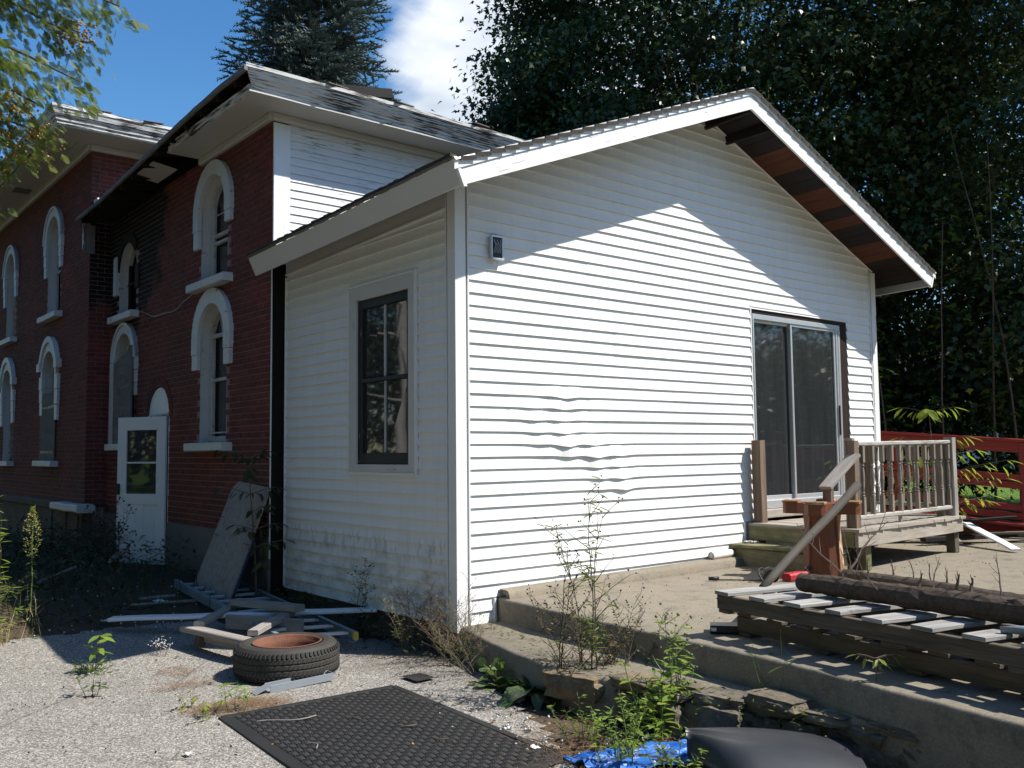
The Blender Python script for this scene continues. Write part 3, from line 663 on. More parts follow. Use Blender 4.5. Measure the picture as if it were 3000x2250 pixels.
    for s in (-1, 1):
        nrw = 26
        for k in range(nrw):
            xa = XM + s * (half + .035) * k / nrw; xb_ = XM + s * (half + .035) * (k + 1) / nrw
            ys_ = np.linspace(Y0 - .055, Y1, 22)
            for i in range(len(ys_) - 1):
                j = rng.uniform(0, .008); u0, u1 = .090, .108 + j
                A = [rp(xa, ys_[i], u0 + .006), rp(xb_ + s * rng.uniform(0, .006), ys_[i], u1), rp(xb_ + s * rng.uniform(0, .006), ys_[i + 1] - .004, u1), rp(xa, ys_[i + 1] - .004, u0 + .006), rp(xb_, ys_[i], .084), rp(xb_, ys_[i + 1], .084), rp(xa, ys_[i], .06)]
                q = len(mb.v); mb.v += A; mb.face((q, q + 1, q + 2, q + 3)); mb.face((q + 1, q + 4, q + 5, q + 2)); mb.face((q, q + 6, q + 4, q + 1))
    kind(mb.build('shingles', MT['shingle'], add), 'stuff')
    # rake boards with metal drip edge
    yr = -.577
    for s in (-1, 1):
        xe = XM + s * half; top = lambda x: 4.80 - SL * abs(x - XM) + .085; bot = lambda x: 4.70 - SL * abs(x - XM)
        mb = MB(); N = 30
        for i in range(N + 1):
            x = XM + (xe - XM) * i / N; w = .0025 * noise.noise((x * 2, s, 0)); tt = top(x) + sag(yr); bb = bot(x) + sag(yr) + w
            xo = s * .078 * (i == N); mb.v += [(x, yr, bb), (x + xo, yr, tt), (x + xo, yr + .022, tt), (x, yr + .022, bb)]
        ln = math.hypot(half, half * SL)
        for i in range(N):
            for k in range(4):
                k2 = (k + 1) % 4; u0, u1 = ln * i / N + s * 7, ln * (i + 1) / N + s * 7
                mb.face((4 * i + k, 4 * i + 4 + k, 4 * i + 4 + k2, 4 * i + k2), [(u0, k * .2), (u1, k * .2), (u1, k * .2 + .2), (u0, k * .2 + .2)])
        e = 4 * N; mb.face((e, e + 1, e + 2, e + 3)); mb.face((3, 2, 1, 0))
        mb.build('rake_board', MT['fascia'], add)
        mb = MB()
        for i in range(N + 1):
            x = XM + (xe + s * .085 - XM) * i / N; w = .003 * noise.noise((x * 3, s + 4, 0)) + (.012 * max(0, noise.noise((x * 1.1, 8, 0))) if s < 0 else 0); z = 4.80 - SL * abs(x - XM) + sag(yr)
            mb.v += [(x, yr - .012, z + .040 - w), (x, yr - .012, z + .096), (x, yr - .022 - w, z + .098), (x, yr - .024, z + .112), (x, yr + .03, z + .114)]
        for i in range(N):
            for k in range(4): mb.face((5 * i + k, 5 * i + 5 + k, 5 * i + 6 + k, 5 * i + 1 + k))
        mb.build('drip_edge', MT['drip'], add)
        # eave fascia, square to the slope and so leaning outward
        N = 12; mb = MB(); ys_ = np.linspace(yr + .024, Y1, N + 1)
        for i, y in enumerate(ys_):
            z = 3.314 + sag(y); o = .080; th = .02
            mb.v += [(xe, y, z), (xe + s * o, y, z + .172), (xe + s * (o - th), y, z + .177), (xe - s * th, y, z + .006)]
        for i in range(N):
            for k in range(4): k2 = (k + 1) % 4; mb.face((4 * i + k, 4 * i + 4 + k, 4 * i + 4 + k2, 4 * i + k2))
        mb.face((0, 1, 2, 3)); e = 4 * N; mb.face((e + 3, e + 2, e + 1, e)); mb.build('eave_fascia', MT['eave'], add)
        mb = MB(); y_, z_ = yr, 3.308
        mb.v = [(xe - s * .004, yr - .008, z_ - .01 + sag(yr)), (xe + s * .088, yr - .008, z_ + .195 + sag(yr)), (xe + s * .06, yr - .008, z_ + .20 + sag(yr)), (xe - s * .034, yr - .008, z_ - .006 + sag(yr))]
        mb.v += [(p[0], yr + .024, p[2]) for p in mb.v[:4]]
        for q in ((0, 1, 2, 3), (7, 6, 5, 4), (0, 4, 5, 1), (1, 5, 6, 2), (2, 6, 7, 3), (3, 7, 4, 0)): mb.face(q)
        mb.build('fascia_end_cap', MT['drip'], add)
        mb = MB(); mb.bar((xe + s * .087, yr, 3.500 + sag(yr)), (xe + s * .087, Y1, 3.500 + sag(Y1)), .014, .024, ch=.003, segs=30, wob=.004); mb.build('eave_drip', MT['shinglebit'], add)
        mb = MB()
        for k in range(46):
            y = Y0 + (Y1 - Y0) * k / 46; h_ = rng.uniform(.016, .032); mb.box((xe + s * .07 - .03, y, 3.511 + sag(y)), (xe + s * .07 + .03 + rng.uniform(-.008, .008), y + .073, 3.511 + sag(y) + h_ * .8))
        kind(mb.build('shingle_edge', MT['shingle'], add), 'stuff')
    # ---- window in the side wall
    wn_ = kind(MB_win(add, WY0, WY1, WZ0, WZ1), 'thing') if False else MB_win(add, WY0, WY1, WZ0, WZ1)
    # ---- sliding door
    fr = MB(); d = .045
    fr.bar((DX0 + .006, -.004, DZ0), (DX0 + .006, -.004, DZ1), .03, .02, up=(1, 0, 0), ch=.003)
    fr.bar((DX0 - .01, -.010, DZ1 + .004), (DX1 + .01, -.010, DZ1 + .004), .03, .018, ch=.003)
    door = fr.build('sliding_door', MT['vinyl'], add)
    mb = MB(); mb.bar((DX0 + .022, .03, DZ1 - .034), (DX1 - .004, .03, DZ1 - .034), .07, .058, ch=.003); mb.bar((DX1 - .075, .03, .62), (DX1 - .075, .03, DZ1 - .066), .07, .14, up=(1, 0, 0), ch=.004); mb.bar((DX0 + .03, .035, .62), (DX0 + .03, .035, DZ1 - .066), .06, .02, up=(1, 0, 0), ch=.002)
    mb.build('jamb', MT['brownjamb'], door)
    a0, a1, zt = DX0 + .045, DX1 - .15, DZ1 - .068
    mb = MB()
    mb.bar((a0, .03, zt - .03), (a1, .03, zt - .03), .075, .056, ch=.003); mb.bar((a0, .03, .775), (a1, .03, .775), .085, .085, ch=.004)
    for xx, ww in ((a0 + .012, .024), (a1 - .02, .042), (a1 - .068, .03)): mb.bar((xx, .026, .80), (xx, .026, zt - .055), .07, ww, up=(1, 0, 0), ch=.003)
    mb.build('track_frame', MT['alu'], door)
    xm = 4.62
    for (x0, x1, y, fw) in ((a0 + .024, xm + .01, .052, .026), (xm - .022, a1 - .085, .020, .034)):
        mb = MB(); z0, z1 = .82, zt - .058
        for (p, q, w_) in (((x0, y, z0 + .02), (x1, y, z0 + .02), .05), ((x0, y, z1 - .014), (x1, y, z1 - .014), .03)): mb.bar(p, q, .03, w_, ch=.003)
        for xx in (x0 + fw / 2, x1 - fw / 2): mb.bar((xx, y - .001, z0), (xx, y - .001, z1), .031, fw, up=(1, 0, 0), ch=.004)
        mb.build('sash', MT['alu'], door)
        mb = MB(); mb.poly([(x0 + fw, y + .004, z0 + .044), (x1 - fw, y + .004, z0 + .044), (x1 - fw, y + .004, z1 - .028), (x0 + fw, y + .004, z1 - .028)]); mb.build('pane', MT['glassdust'], door)
    mb = MB(); mb.bar((a1 - .068, -.014, 1.52), (a1 - .068, -.014, 1.86), .02, .024, up=(1, 0, 0), ch=.004); mb.build('handle', MT['blacktool'], door)
    mb = MB(); mb.bar((DX0 + .02, -.035, .685), (DX1 - .02, -.035, .685), .13, .085, ch=.006, segs=8, wob=.003); mb.build('threshold', MT['deck'], door)
    # ---- electrical box left open on the gable wall
    mb = MB(); mb.box((.325, -.045, 2.945), (.435, -.012, 3.125)); mb.bar((.325, -.05, 3.128), (.437, -.05, 3.128), .02, .014, ch=.002); mb.bar((.326, -.05, 2.946), (.326, -.05, 3.13), .02, .012, up=(1, 0, 0), ch=.002); mb.bar((.438, -.05, 2.946), (.438, -.05, 3.13), .02, .010, up=(1, 0, 0), ch=.002); mb.bar((.325, -.055, 2.94), (.445, -.055, 2.94), .03, .018, ch=.003)
    eb = mb.build('junction_box', MT['alu'], add)
    mb = MB(); mb.box((.336, -.053, 2.955), (.430, -.046, 3.118)); mb.build('socket_plate', MT['blacktool'], eb)
    mb = MB()
    for k in range(5):
        x = .35 + .016 * k; mb.tube([(x, -.054, 3.10 - .02 * (k % 2)), (x + .01, -.068, 3.05), (x - .008, -.06, 2.99)], .0025, 5)
    mb.tube([(.35, -.05, 2.94), (.352, -.055, 2.90), (.36, -.05, 2.87)], .002, 5); mb.build('wires', MT['rung'], eb)
def MB_win(par, y0, y1, z0, z1):
    mb = MB(); t = .115; x = -.022
    mb.bar((x, y0 + .05, z0), (x, y0 + .05, z1 - .13), .024, .10, up=(0, 1, 0), ch=.003, segs=6, wob=.001); mb.bar((x, y1 - .065, z0), (x, y1 - .065, z1 - .13), .024, .13, up=(0, 1, 0), ch=.003, segs=6, wob=.001)
    mb.bar((x, y0, z1 - .065), (x, y1, z1 - .065), .026, .13, ch=.003, segs=6, wob=.001); mb.bar((x, y0 + .10, z0 + .035), (x, y1 - .13, z0 + .035), .024, .07, ch=.003, segs=6, wob=.001)
    w = mb.build('window', MT['oldtrim'], par)
    mb = MB()
    for a, b in (((y0 - .01, z0 - .01), (y1 + .01, z0 - .01)), ((y0 - .01, z1 + .01), (y1 + .01, z1 + .01))): mb.bar((-.026, a[0], a[1]), (-.026, b[0], b[1]), .03, .02, ch=.002)
    for yy in (y0 - .01, y1 + .01): mb.bar((-.026, yy, z0 - .02), (-.026, yy, z1 + .02), .03, .018, up=(0, 1, 0), ch=.002)
    mb.build('channel', MT['vinyl'], w)
    ya, yb, za, zb = y0 + .10, y1 - .13, z0 + .07, z1 - .13; X0 = .008
    zm = za + (zb - za) * .505; ym = (ya + yb) / 2
    mb = MB(); mb.bar((X0, ya + .03, za), (X0, ya + .03, zb), .03, .06, up=(0, 1, 0)); mb.bar((X0, yb - .035, za), (X0, yb - .035, zb), .03, .07, up=(0, 1, 0)); mb.bar((X0 - .001, ya, zb - .04), (X0 - .001, yb, zb - .04), .03, .08); mb.bar((X0 - .001, ya, za + .05), (X0 - .001, yb, za + .05), .03, .10); mb.bar((X0 - .006, ya + .05, zm), (X0 - .006, yb - .06, zm), .034, .036)
    mb.build('sash', MT['blacksash'], w)
    mb = MB(); mb.bar((X0 + .004, ym, zm + .018), (X0 + .004, ym, zb - .08), .02, .022, up=(0, 1, 0)); mb.bar((X0 + .006, ym, za + .10), (X0 + .006, ym, zm - .018), .02, .016, up=(0, 1, 0)); mb.build('muntin', MT['whitesash'], w)
    for (a, b) in ((ya + .06, ym - .01), (ym + .01, yb - .07)):
        for (c, d) in ((za + .10, zm - .017), (zm + .017, zb - .08)):
            mb = MB(); tl = rng.uniform(-.002, .002); mb.poly([(X0 + .010 + tl, b, c), (X0 + .010, a, c), (X0 + .010, a, d), (X0 + .010 - tl, b, d)]); mb.build('pane', MT['glass'], w)
    return w
build_addition()
# ================================================================ the brick house
XB, XL, YB, YL = -.14, -.43, 3.05, 8.72
house = thing('brick_house', 'old two-storey red brick house with arched windows and a fire-damaged eave', 'house', (1, 9, 0))
def arc(yc, zc, r, n=16): return [(yc + r * math.cos(math.pi * k / n), zc + r * math.sin(math.pi * k / n)) for k in range(n + 1)]
# y centre, spring z, inner r, outer r, sill z, foot z (left, right), wall x, style
WINS = [dict(y=4.615, zs=4.27, ri=.395, ro=.565, sill=3.41, foot=(3.84, 4.02), x=XB, st='hung'),
        dict(y=4.60, zs=2.735, ri=.395, ro=.575, sill=1.50, foot=(2.37, 2.38), x=XB, st='hung2'),
        dict(y=7.83, zs=4.06, ri=.385, ro=.53, sill=3.39, foot=(3.72, 3.72), x=XB, st='burnt'),
        dict(y=7.83, zs=2.73, ri=.385, ro=.54, sill=1.53, foot=(2.3, 2.2), x=XB, st='boarded'),
        dict(y=10.80, zs=4.97, ri=.41, ro=.58, sill=3.72, foot=(4.40, 4.45), x=XL, st='blank'),
        dict(y=14.06, zs=4.90, ri=.41, ro=.58, sill=3.63, foot=(4.30, 4.40), x=XL, st='louvre'),
        dict(y=10.85, zs=2.70, ri=.41, ro=.60, sill=1.29, foot=(2.05, 1.95), x=XL, st='hoodboard'),
        dict(y=14.06, zs=2.62, ri=.41, ro=.60, sill=1.28, foot=(1.95, 2.0), x=XL, st='hoodlouvre')]
def hole(w): return [(w['y'] - w['ri'], w['sill']), (w['y'] + w['ri'], w['sill'])] + arc(w['y'], w['zs'], w['ri'])
DOORH = [(6.03, 0.0), (6.86, 0.0), (6.86, 1.86)] + arc(6.445, 1.86, .415, 12)[1:-1] + [(6.03, 1.86)]
def inhole(w, y, z, g=0):
    if z < w['sill'] - g: return False
    if z <= w['zs']: return abs(y - w['y']) < w['ri'] + g
    return (y - w['y']) ** 2 + (z - w['zs']) ** 2 < (w['ri'] + g) ** 2
def indoor(y, z, g=0):
    if z <= 1.86: return 6.03 - g < y < 6.86 + g
    return (y - 6.445) ** 2 + (z - 1.86) ** 2 < (.415 + g) ** 2
def build_brick():
    plate_with_holes([(YB, -.2), (YL, -.2), (YL, 4.97), (YB, 4.97)], [hole(w) for w in WINS[:4]] + [DOORH], lambda u, v: (XB, u, v)).build('wall', MT['mortar'], house)
    plate_with_holes([(YL, -.2), (22, -.2), (22, 6.1), (YL, 6.1)], [hole(w) for w in WINS[4:]], lambda u, v: (XL, u, v)).build('wall', MT['mortar'], house)
    mb = MB(); mb.poly([(XL, YL, -.2), (6, YL, -.2), (6, YL, 6.1), (XL, YL, 6.1)]); mb.build('wall', MT['mortar'], house)
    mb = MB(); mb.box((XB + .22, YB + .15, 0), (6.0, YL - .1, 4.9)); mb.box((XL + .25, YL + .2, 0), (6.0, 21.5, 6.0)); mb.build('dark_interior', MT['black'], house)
    # bricks
    CH, BL, J = .068, .215, .0095; shared = {}; single = []; mass = MB(); mass2 = MB()
    def brick_box(mb, p, q, z, d, x, m=0):
        j = rng.uniform(-.0012, .0022); mb.v += [(x, p, z), (x, q, z), (x, q, z + CH - J), (x, p, z + CH - J)]; c = .003
        i = len(mb.v) - 4; X = x - d - j; mb.v += [(X, p + c * rng.random(), z + c * rng.random()), (X, q - c * rng.random(), z + c * rng.random()), (X, q - c, z + CH - J - c * rng.random()), (X, p + c, z + CH - J - c * rng.random())]
        for f in ((i + 4, i + 7, i + 6, i + 5), (i, i + 4, i + 5, i + 1), (i + 1, i + 5, i + 6, i + 2), (i + 2, i + 6, i + 7, i + 3), (i + 3, i + 7, i + 4, i)): mb.face(f)
    def wall(y0, y1, z0, z1, x, holes, door, near):
        r = 0; z = z0
        while z + CH < z1 + .03:
            head = r % 6 == 5; bl = BL * (.5 if head else 1); y = y0 - (BL * .5 if r % 2 and not head else (bl * .5 if head else 0))
            while y < y1:
                p, q = max(y, y0), min(y + bl, y1) - J; y += bl
                if q - p < .03: continue
                ok = True
                for w in holes:
                    for zz in (z, z + CH):
                        if w['sill'] - CH < z < w['zs']:
                            if abs((p + q) / 2 - w['y']) < w['ri']: ok = ok and not inhole(w, (p + q) / 2, z + CH / 2, .0)
                            if p < w['y'] - w['ri'] < q and z > w['sill'] - .02: q = w['y'] - w['ri'] if (p + q) / 2 < w['y'] - w['ri'] + .11 else q
                            if p < w['y'] + w['ri'] < q and z > w['sill'] - .02: p = w['y'] + w['ri']
                        for yy in (p, (p + q) / 2, q):
                            if inhole(w, yy, zz, -.004): ok = False
                if door:
                    if z < 1.86:
                        if p < 6.03 < q: q = 6.03
                        if p < 6.86 < q: p = 6.86
                    for yy in (p + .004, (p + q) / 2, q - .004):
                        for zz in (z, z + CH):
                            if indoor(yy, zz, -.001): ok = False
                if not ok or q - p < .03: continue
                if near and (p + q) / 2 < near and len(single) < 300:
                    mb = MB(); key = round(q - p, 3)
                    if key not in shared:
                        brick_box(mb, p, q, z, .006, x); o = mb.build('brick', MT['brick'], house, (x, p, z)); shared[key] = o.data
                    else: o = link('brick', shared[key], house, (x - rng.uniform(0, .002), p, z))
                    single.append(o)
                else: brick_box(mass if x == XB else mass2, p, q, z, .006, x)
            z += CH; r += 1
    wall(YB, YL, .52, 4.93, XB, WINS[:4], True, 4.02)
    kind(mass.build('brickwork', MT['brick'], house), 'stuff')
    wall(YL, 17.5, .66, 6.06, XL, WINS[4:], False, None)
    kind(mass2.build('brickwork', MT['brick2'], house), 'stuff')
    mb = MB(); z = .6; r = 0            # the return wall facing the street
    while z < 6.05:
        x = XL - (.1 if r % 2 else 0)
        while x < 2.2:
            p, q = max(x, XL), x + BL - J; x += BL
            if q - p < .03: continue
            Y = YL - .006 - rng.uniform(-.001, .002); i = len(mb.v); mb.v += [(p, YL, z), (q, YL, z), (q, YL, z + CH - J), (p, YL, z + CH - J), (p, Y, z), (q, Y, z), (q, Y, z + CH - J), (p, Y, z + CH - J)]
            for f in ((4, 5, 6, 7), (0, 1, 5, 4), (1, 2, 6, 5), (2, 3, 7, 6), (3, 0, 4, 7)): mb.face([i + k for k in f])
        z += CH; r += 1
    kind(mb.build('brickwork', MT['brick'], house), 'stuff')
    # foundations
    mb = MB()
    mb.box((XB - .025, YB, -.3), (XB + .1, 6.02, .515)); mb.box((XB - .025, 6.87, -.3), (XB + .1, YL, .515)); mb.build('foundation', MT['found'], house)
    mb = MB(); mb.box((XL - .05, YL - .03, -.3), (XL + .1, 18, .53)); mb.build('foundation', MT['stonef'], house)
    y = YL + 1.25; 
    for k in range(9):
        L = rng.uniform(.7, 1.1); mb = MB(); mb.bar((XL - .03, y, .595), (XL - .03, y + L - .015, .595), .14, .12, ch=.015, segs=4, wob=.008); mb.build('stone', MT['stonef'], house); y += L
    mb = MB(); mb.bar((XL - .06, YL - .30, .60), (XL - .06, YL + 1.22, .60), .26, .115, ch=.02, segs=6, wob=.008); mb.build('stone', MT['stonewhite'], house, label='white painted stone block at the base of the projecting wing corner')
    for k, yy in enumerate((YL + .1, YL + .75, YL + 1.6)):
        mb = MB(); mb.box((XL - .07, yy, -.1), (XL + .02, yy + .28, .53)); mb.build('pier', MT['stonef'], house)
    # window and door openings
    for w in WINS: arched(w)
    # soldier arch of bricks and white lunette over the basement-side door
    for k in range(17):
        a = math.pi * (k + .5) / 17; c, s_ = math.cos(a), math.sin(a); mb = MB(); p = Vector((XB - .008, 6.445 + .43 * c, 1.86 + .43 * s_)); q = Vector((XB - .008, 6.445 + .545 * c, 1.86 + .545 * s_))
        mb.bar(p, q, .016, .072, up=(0, -s_, c), ch=.003); mb.build('brick', MT['brick2'], house)
    mb = MB(); mb.prism([(6.035, 1.87)] + [(6.855, 1.87)] + [(6.445 + .405 * math.cos(math.pi * k / 14), 1.87 + .385 * math.sin(math.pi * k / 14)) for k in range(1, 14)], lambda u, v, d: (XB + .03 - d, u, v), 0, .02)
    lun = mb.build('lunette_panel', MT['screendoor'], house)
    mb = MB(); mb.bar((XB + .01, 6.04, 1.90), (XB + .01, 6.85, 1.88), .04, .03, ch=.003); mb.build('ledge_strip', MT['whitesash'], lun)
    mb = MB(); mb.box((XB + .16, 6.03, -.1), (XB + .18, 6.86, 1.86)); mb.build('dark_doorway', MT['black'], house)
    mb = MB()
    for yy in (6.05, 6.84): mb.bar((XB + .05, yy, -.1), (XB + .05, yy, 1.86), .10, .04, up=(0, 1, 0), ch=.004)
    mb.build('door_frame', MT['screendoor'], house)
    screen_door()
    # white clapboard front wall and corner board, scorched post below
    plate_with_holes([(XB + .01, -.2), (6.2, -.2), (6.2, 4.97), (XB + .01, 4.97)], [], lambda u, v: (u, YB + .012, v)).build('wall', MT['gap'], house)
    mb = MB(); mb.bar((-.048, YB - .008, 3.36), (-.048, YB - .008, 4.86), .024, .188, up=(1, 0, 0), ch=.003, segs=10, wob=.001); mb.build('corner_board', MT['fascia'], house)
    mb = MB(); mb.bar((-.07, YB - .0, -.2), (-.07, YB - .0, 3.345), .02, .125, up=(1, 0, 0), ch=.003, segs=10, wob=.003); mb.build('charred_post', MT['gap'], house)
    mb = MB(); mb.tube([(-.155, YB - .02, .3), (-.152, YB - .02, 2.4), (-.155, YB - .02, 3.5)], .008, 6); mb.build('conduit', MT['drip'], house)
    z = 3.47; k = 0
    while z < 4.86:
        h_ = .088; course(house, lambda u, zz, d: (u, YB + .0 - d, zz), z, z + h_, .046, 6.1, name='clapboard', mat=MT['fascia'] if False else MT['clap'], d0=.015); z += h_; k += 1
    mb = MB(); mb.box((.05, YB - .012, 3.33), (6.1, YB + .006, 3.468)); mb.build('flashing_board', MT['plywood'], house)
def arched(w):
    y, zs_, ri, ro, sill, x, st = w['y'], w['zs'], w['ri'], w['ro'], w['sill'], w['x'], w['st']
    dep = .15; rot = MT['char'] if st == 'burnt' else MT['oldtrim']
    N = 16; A = arc(y, zs_, ri, N); mb = MB()
    path = [(y + ri, sill)] + A + [(y - ri, sill)]
    for (a, b) in zip(path, path[1:]):          # the painted reveal of the opening
        mb.poly([(x - .004, a[0], a[1]), (x - .004, b[0], b[1]), (x + dep, b[0], b[1]), (x + dep, a[0], a[1])])
    win = mb.build('window', MT['oldtrim'] if st != 'burnt' else MT['whitesash'], house)
    # frame ring
    mb = MB(); fi = ri - .07
    inn = [(y + fi, sill)] + arc(y, zs_, fi, N) + [(y - fi, sill)]
    for k in range(len(path) - 1):
        a, b, c, d = path[k], path[k + 1], inn[k + 1], inn[k]
        mb.poly([(x + dep - .055, *a), (x + dep - .055, *b), (x + dep - .055, *c), (x + dep - .055, *d)]); mb.poly([(x + dep - .055, *d), (x + dep - .055, *c), (x + dep, *c), (x + dep, *d)])
    mb.build('frame', MT['whitesash'], win)
    # masonry hood
    sm_ = MT['stonewhite']; mb = MB(); t = .055; fn = lambda u, v, d: (x - d, u, v)
    if st != 'burnt':
        if st.startswith('hood'):
            for k in range(N):
                a0, a1 = math.pi * k / N, math.pi * (k + 1) / N
                ra = lambda a: ro - .10 + .06 * math.sin(a) ** 2
                mb.prism([(y + ri * math.cos(a0), zs_ + ri * math.sin(a0)), (y + ra(a0) * math.cos(a0), zs_ + ra(a0) * math.sin(a0)), (y + ra(a1) * math.cos(a1), zs_ + ra(a1) * math.sin(a1)), (y + ri * math.cos(a1), zs_ + ri * math.sin(a1))], fn, -.002, t)
                rb = lambda a: ra(a) + .10
                if .12 < (a0 + a1) / 2 / math.pi < .88: mb.prism([(y + ra(a0) * math.cos(a0), zs_ + ra(a0) * math.sin(a0)), (y + rb(a0) * math.cos(a0), zs_ + rb(a0) * math.sin(a0)), (y + rb(a1) * math.cos(a1), zs_ + rb(a1) * math.sin(a1)), (y + ra(a1) * math.cos(a1), zs_ + ra(a1) * math.sin(a1))], fn, -.002, t + .025)
            for s in (-1, 1):
                p, q = sorted((y + s * (ri + .07), y + s * (ro + .06))); mb.prism([(p, zs_ + .10), (q, zs_ + .10), (q, zs_ + .24), (p, zs_ + .24)], fn, -.002, t + .035)
        else:
            for k in range(N):
                a0, a1 = math.pi * k / N, math.pi * (k + 1) / N
                mb.prism([(y + ri * math.cos(a0), zs_ + ri * math.sin(a0)), (y + ro * math.cos(a0), zs_ + ro * math.sin(a0)), (y + ro * math.cos(a1), zs_ + ro * math.sin(a1)), (y + ri * math.cos(a1), zs_ + ri * math.sin(a1))], fn, -.002, t)
        if st in ('boarded', 'blank', 'louvre'):
            for k in range(N):
                a0, a1 = math.pi * k / N, math.pi * (k + 1) / N; r0 = ro - .035
                mb.prism([(y + r0 * math.cos(a0), zs_ + r0 * math.sin(a0)), (y + ro * math.cos(a0), zs_ + ro * math.sin(a0)), (y + ro * math.cos(a1), zs_ + ro * math.sin(a1)), (y + r0 * math.cos(a1), zs_ + r0 * math.sin(a1))], fn, -.003, t + .02)
        for s, ft in ((1, w['foot'][0]), (-1, w['foot'][1])):
            z1 = zs_ + .005; k = 0; steps = 2 if st in ('hung2', 'hung') else 3; hs_ = (z1 - ft) / steps
            while k < steps:
                a, b = sorted((y + s * (ri + .0), y + s * (ro - .012 * k))); mb.prism([(a, z1 - hs_ + .006), (b, z1 - hs_ + .006), (b, z1), (a, z1)], fn, -.002, t - .006 * k); z1 -= hs_; k += 1
        mb.build('hood', sm_, win)
    else:
        mb.prism([(y + ri, w['foot'][0]), (y + ro, w['foot'][0]), (y + ro, zs_ + .22), (y + ri + .03, zs_ + .24)], fn, -.002, t); mb.build('hood', MT['stonewhite'], win)
        mb = MB()
        for k in range(N - 3):
            a0, a1 = math.pi * k / N, math.pi * (k + 1) / N
            mb.prism([(y + ri * math.cos(a0), zs_ + ri * math.sin(a0)), (y + ro * math.cos(a0), zs_ + ro * math.sin(a0)), (y + ro * math.cos(a1), zs_ + ro * math.sin(a1)), (y + ri * math.cos(a1), zs_ + ri * math.sin(a1))], fn, -.002, .03)
        mb.build('burnt_hood', MT['char'], win); mb = MB(); mb.prism([(y - ro, w['foot'][1]), (y - ri, w['foot'][1]), (y - ri, zs_), (y - ro, zs_)], fn, -.002, .03); mb.build('burnt_hood', MT['char'], win)
    mb = MB(); mb.bar((x - .055, y - ro - .0, sill - .045), (x - .055, y + ro + .0, sill - .045), .15, .095, ch=.008, segs=6, wob=.003); mb.build('sill', sm_, win)
    # what fills it
    X = x + dep - .03; top = zs_ + fi * .96
    mb = MB(); mb.poly([(x + dep + .01, y - ri, sill), (x + dep + .01, y + ri, sill), (x + dep + .01, y + ri, zs_ + ri), (x + dep + .01, y - ri, zs_ + ri)]); mb.build('pane', MT['glass'] if st in ('hung', 'hung2') else MT['black'], win)
    if st in ('hung', 'hung2', 'burnt', 'blank'):
        mat = MT['char'] if st == 'burnt' else MT['whitesash']; mb = MB(); zm = sill + (zs_ + ri - sill) * .46
        for yy in (y - fi + .02, y + fi - .02): mb.bar((X, yy, sill), (X, yy, zs_ + .1), .04, .045, up=(0, 1, 0))
        mb.bar((X - .004, y - fi, sill + .045), (X - .004, y + fi, sill + .045), .045, .07); mb.bar((X - .004, y - fi, zm), (X - .004, y + fi, zm), .045, .04)
        if st == 'hung': mb.bar((X - .004, y - fi, zm - .09), (X - .004, y + fi, zm - .09), .045, .035); mb.bar((X, y - fi, zm + .26), (X, y + fi, zm + .26), .012, .012)
        if st == 'hung2': mb.bar((X - .012, y - fi, zs_ + .04), (X - .012, y + fi, zs_ + .04), .03, .05); mb.bar((X - .02, y - fi, sill + .12), (X - .02, y + fi, sill + .12), .03, .02)
        mb.build('sash', mat, win)
    if st == 'hung2': mb = MB(); mb.bar((X + .02, y - .05, sill + 1.0), (X + .02, y + .16, sill + 1.5), .01, .015, up=(1, 0, 0)); mb.build('loose_lath', MT['whitesash'], win)
    if st == 'boarded':
        mb = MB(); mb.prism([(7.355, 1.535), (8.17, 1.535), (8.17, 2.70), (7.355, 2.87)], lambda u, v, d: (x - .058 - d, u, v), 0, .018); mb.build('plywood_board', MT['plywood'], win)
        mb = MB(); mb.bar((x - .06, 8.29, 1.535), (x - .06, 8.29, 2.72), .03, .17, up=(0, 1, 0), ch=.004, segs=6, wob=.004); mb.build('side_board', MT['oldtrim'], win)
        mb = MB(); mb.bar((x - .075, 7.36, 1.6), (x - .075, 7.36, 2.9), .03, .05, up=(0, 1, 0), ch=.004); mb.build('edge_board', MT['plywood'], win)
    if st == 'hoodboard':
        mb = MB(); mb.prism([(y - ri - .02, sill + .01), (y + ri + .12, sill + .01), (y + ri + .12, 2.42), (y - ri - .02, 2.40)], lambda u, v, d: (x - .02 - d, u, v), 0, .018); b = mb.build('plywood_board', MT['plywood'], win)
        mb = MB()
        for zz in (1.44, 2.18):
            for k in range(9): u = y - ri + .05 + k * .095; mb.box((x - .041, u, zz - .02 - .02 * rng.random()), (x - .039, u + rng.uniform(.03, .09), zz + .025 * rng.random()))
        mb.build('nail_stains', MT['blacktool'], b)
    if st in ('louvre', 'hoodlouvre'):
        mb = MB(); 
        for yy in (y - fi + .03, y, y + fi - .03): mb.bar((X - .02, yy, sill), (X - .02, yy, zs_ + fi * .5), .03, .05, up=(0, 1, 0))
        z = sill + .05
        while z < zs_ + fi * .45: mb.bar((X - .022, y - fi + .05, z), (X - .022, y + fi - .05, z), .035, .010, up=(.6, 0, .8), ch=.002); z += .045
        mb.build('shutter', MT['whitesash'], win)
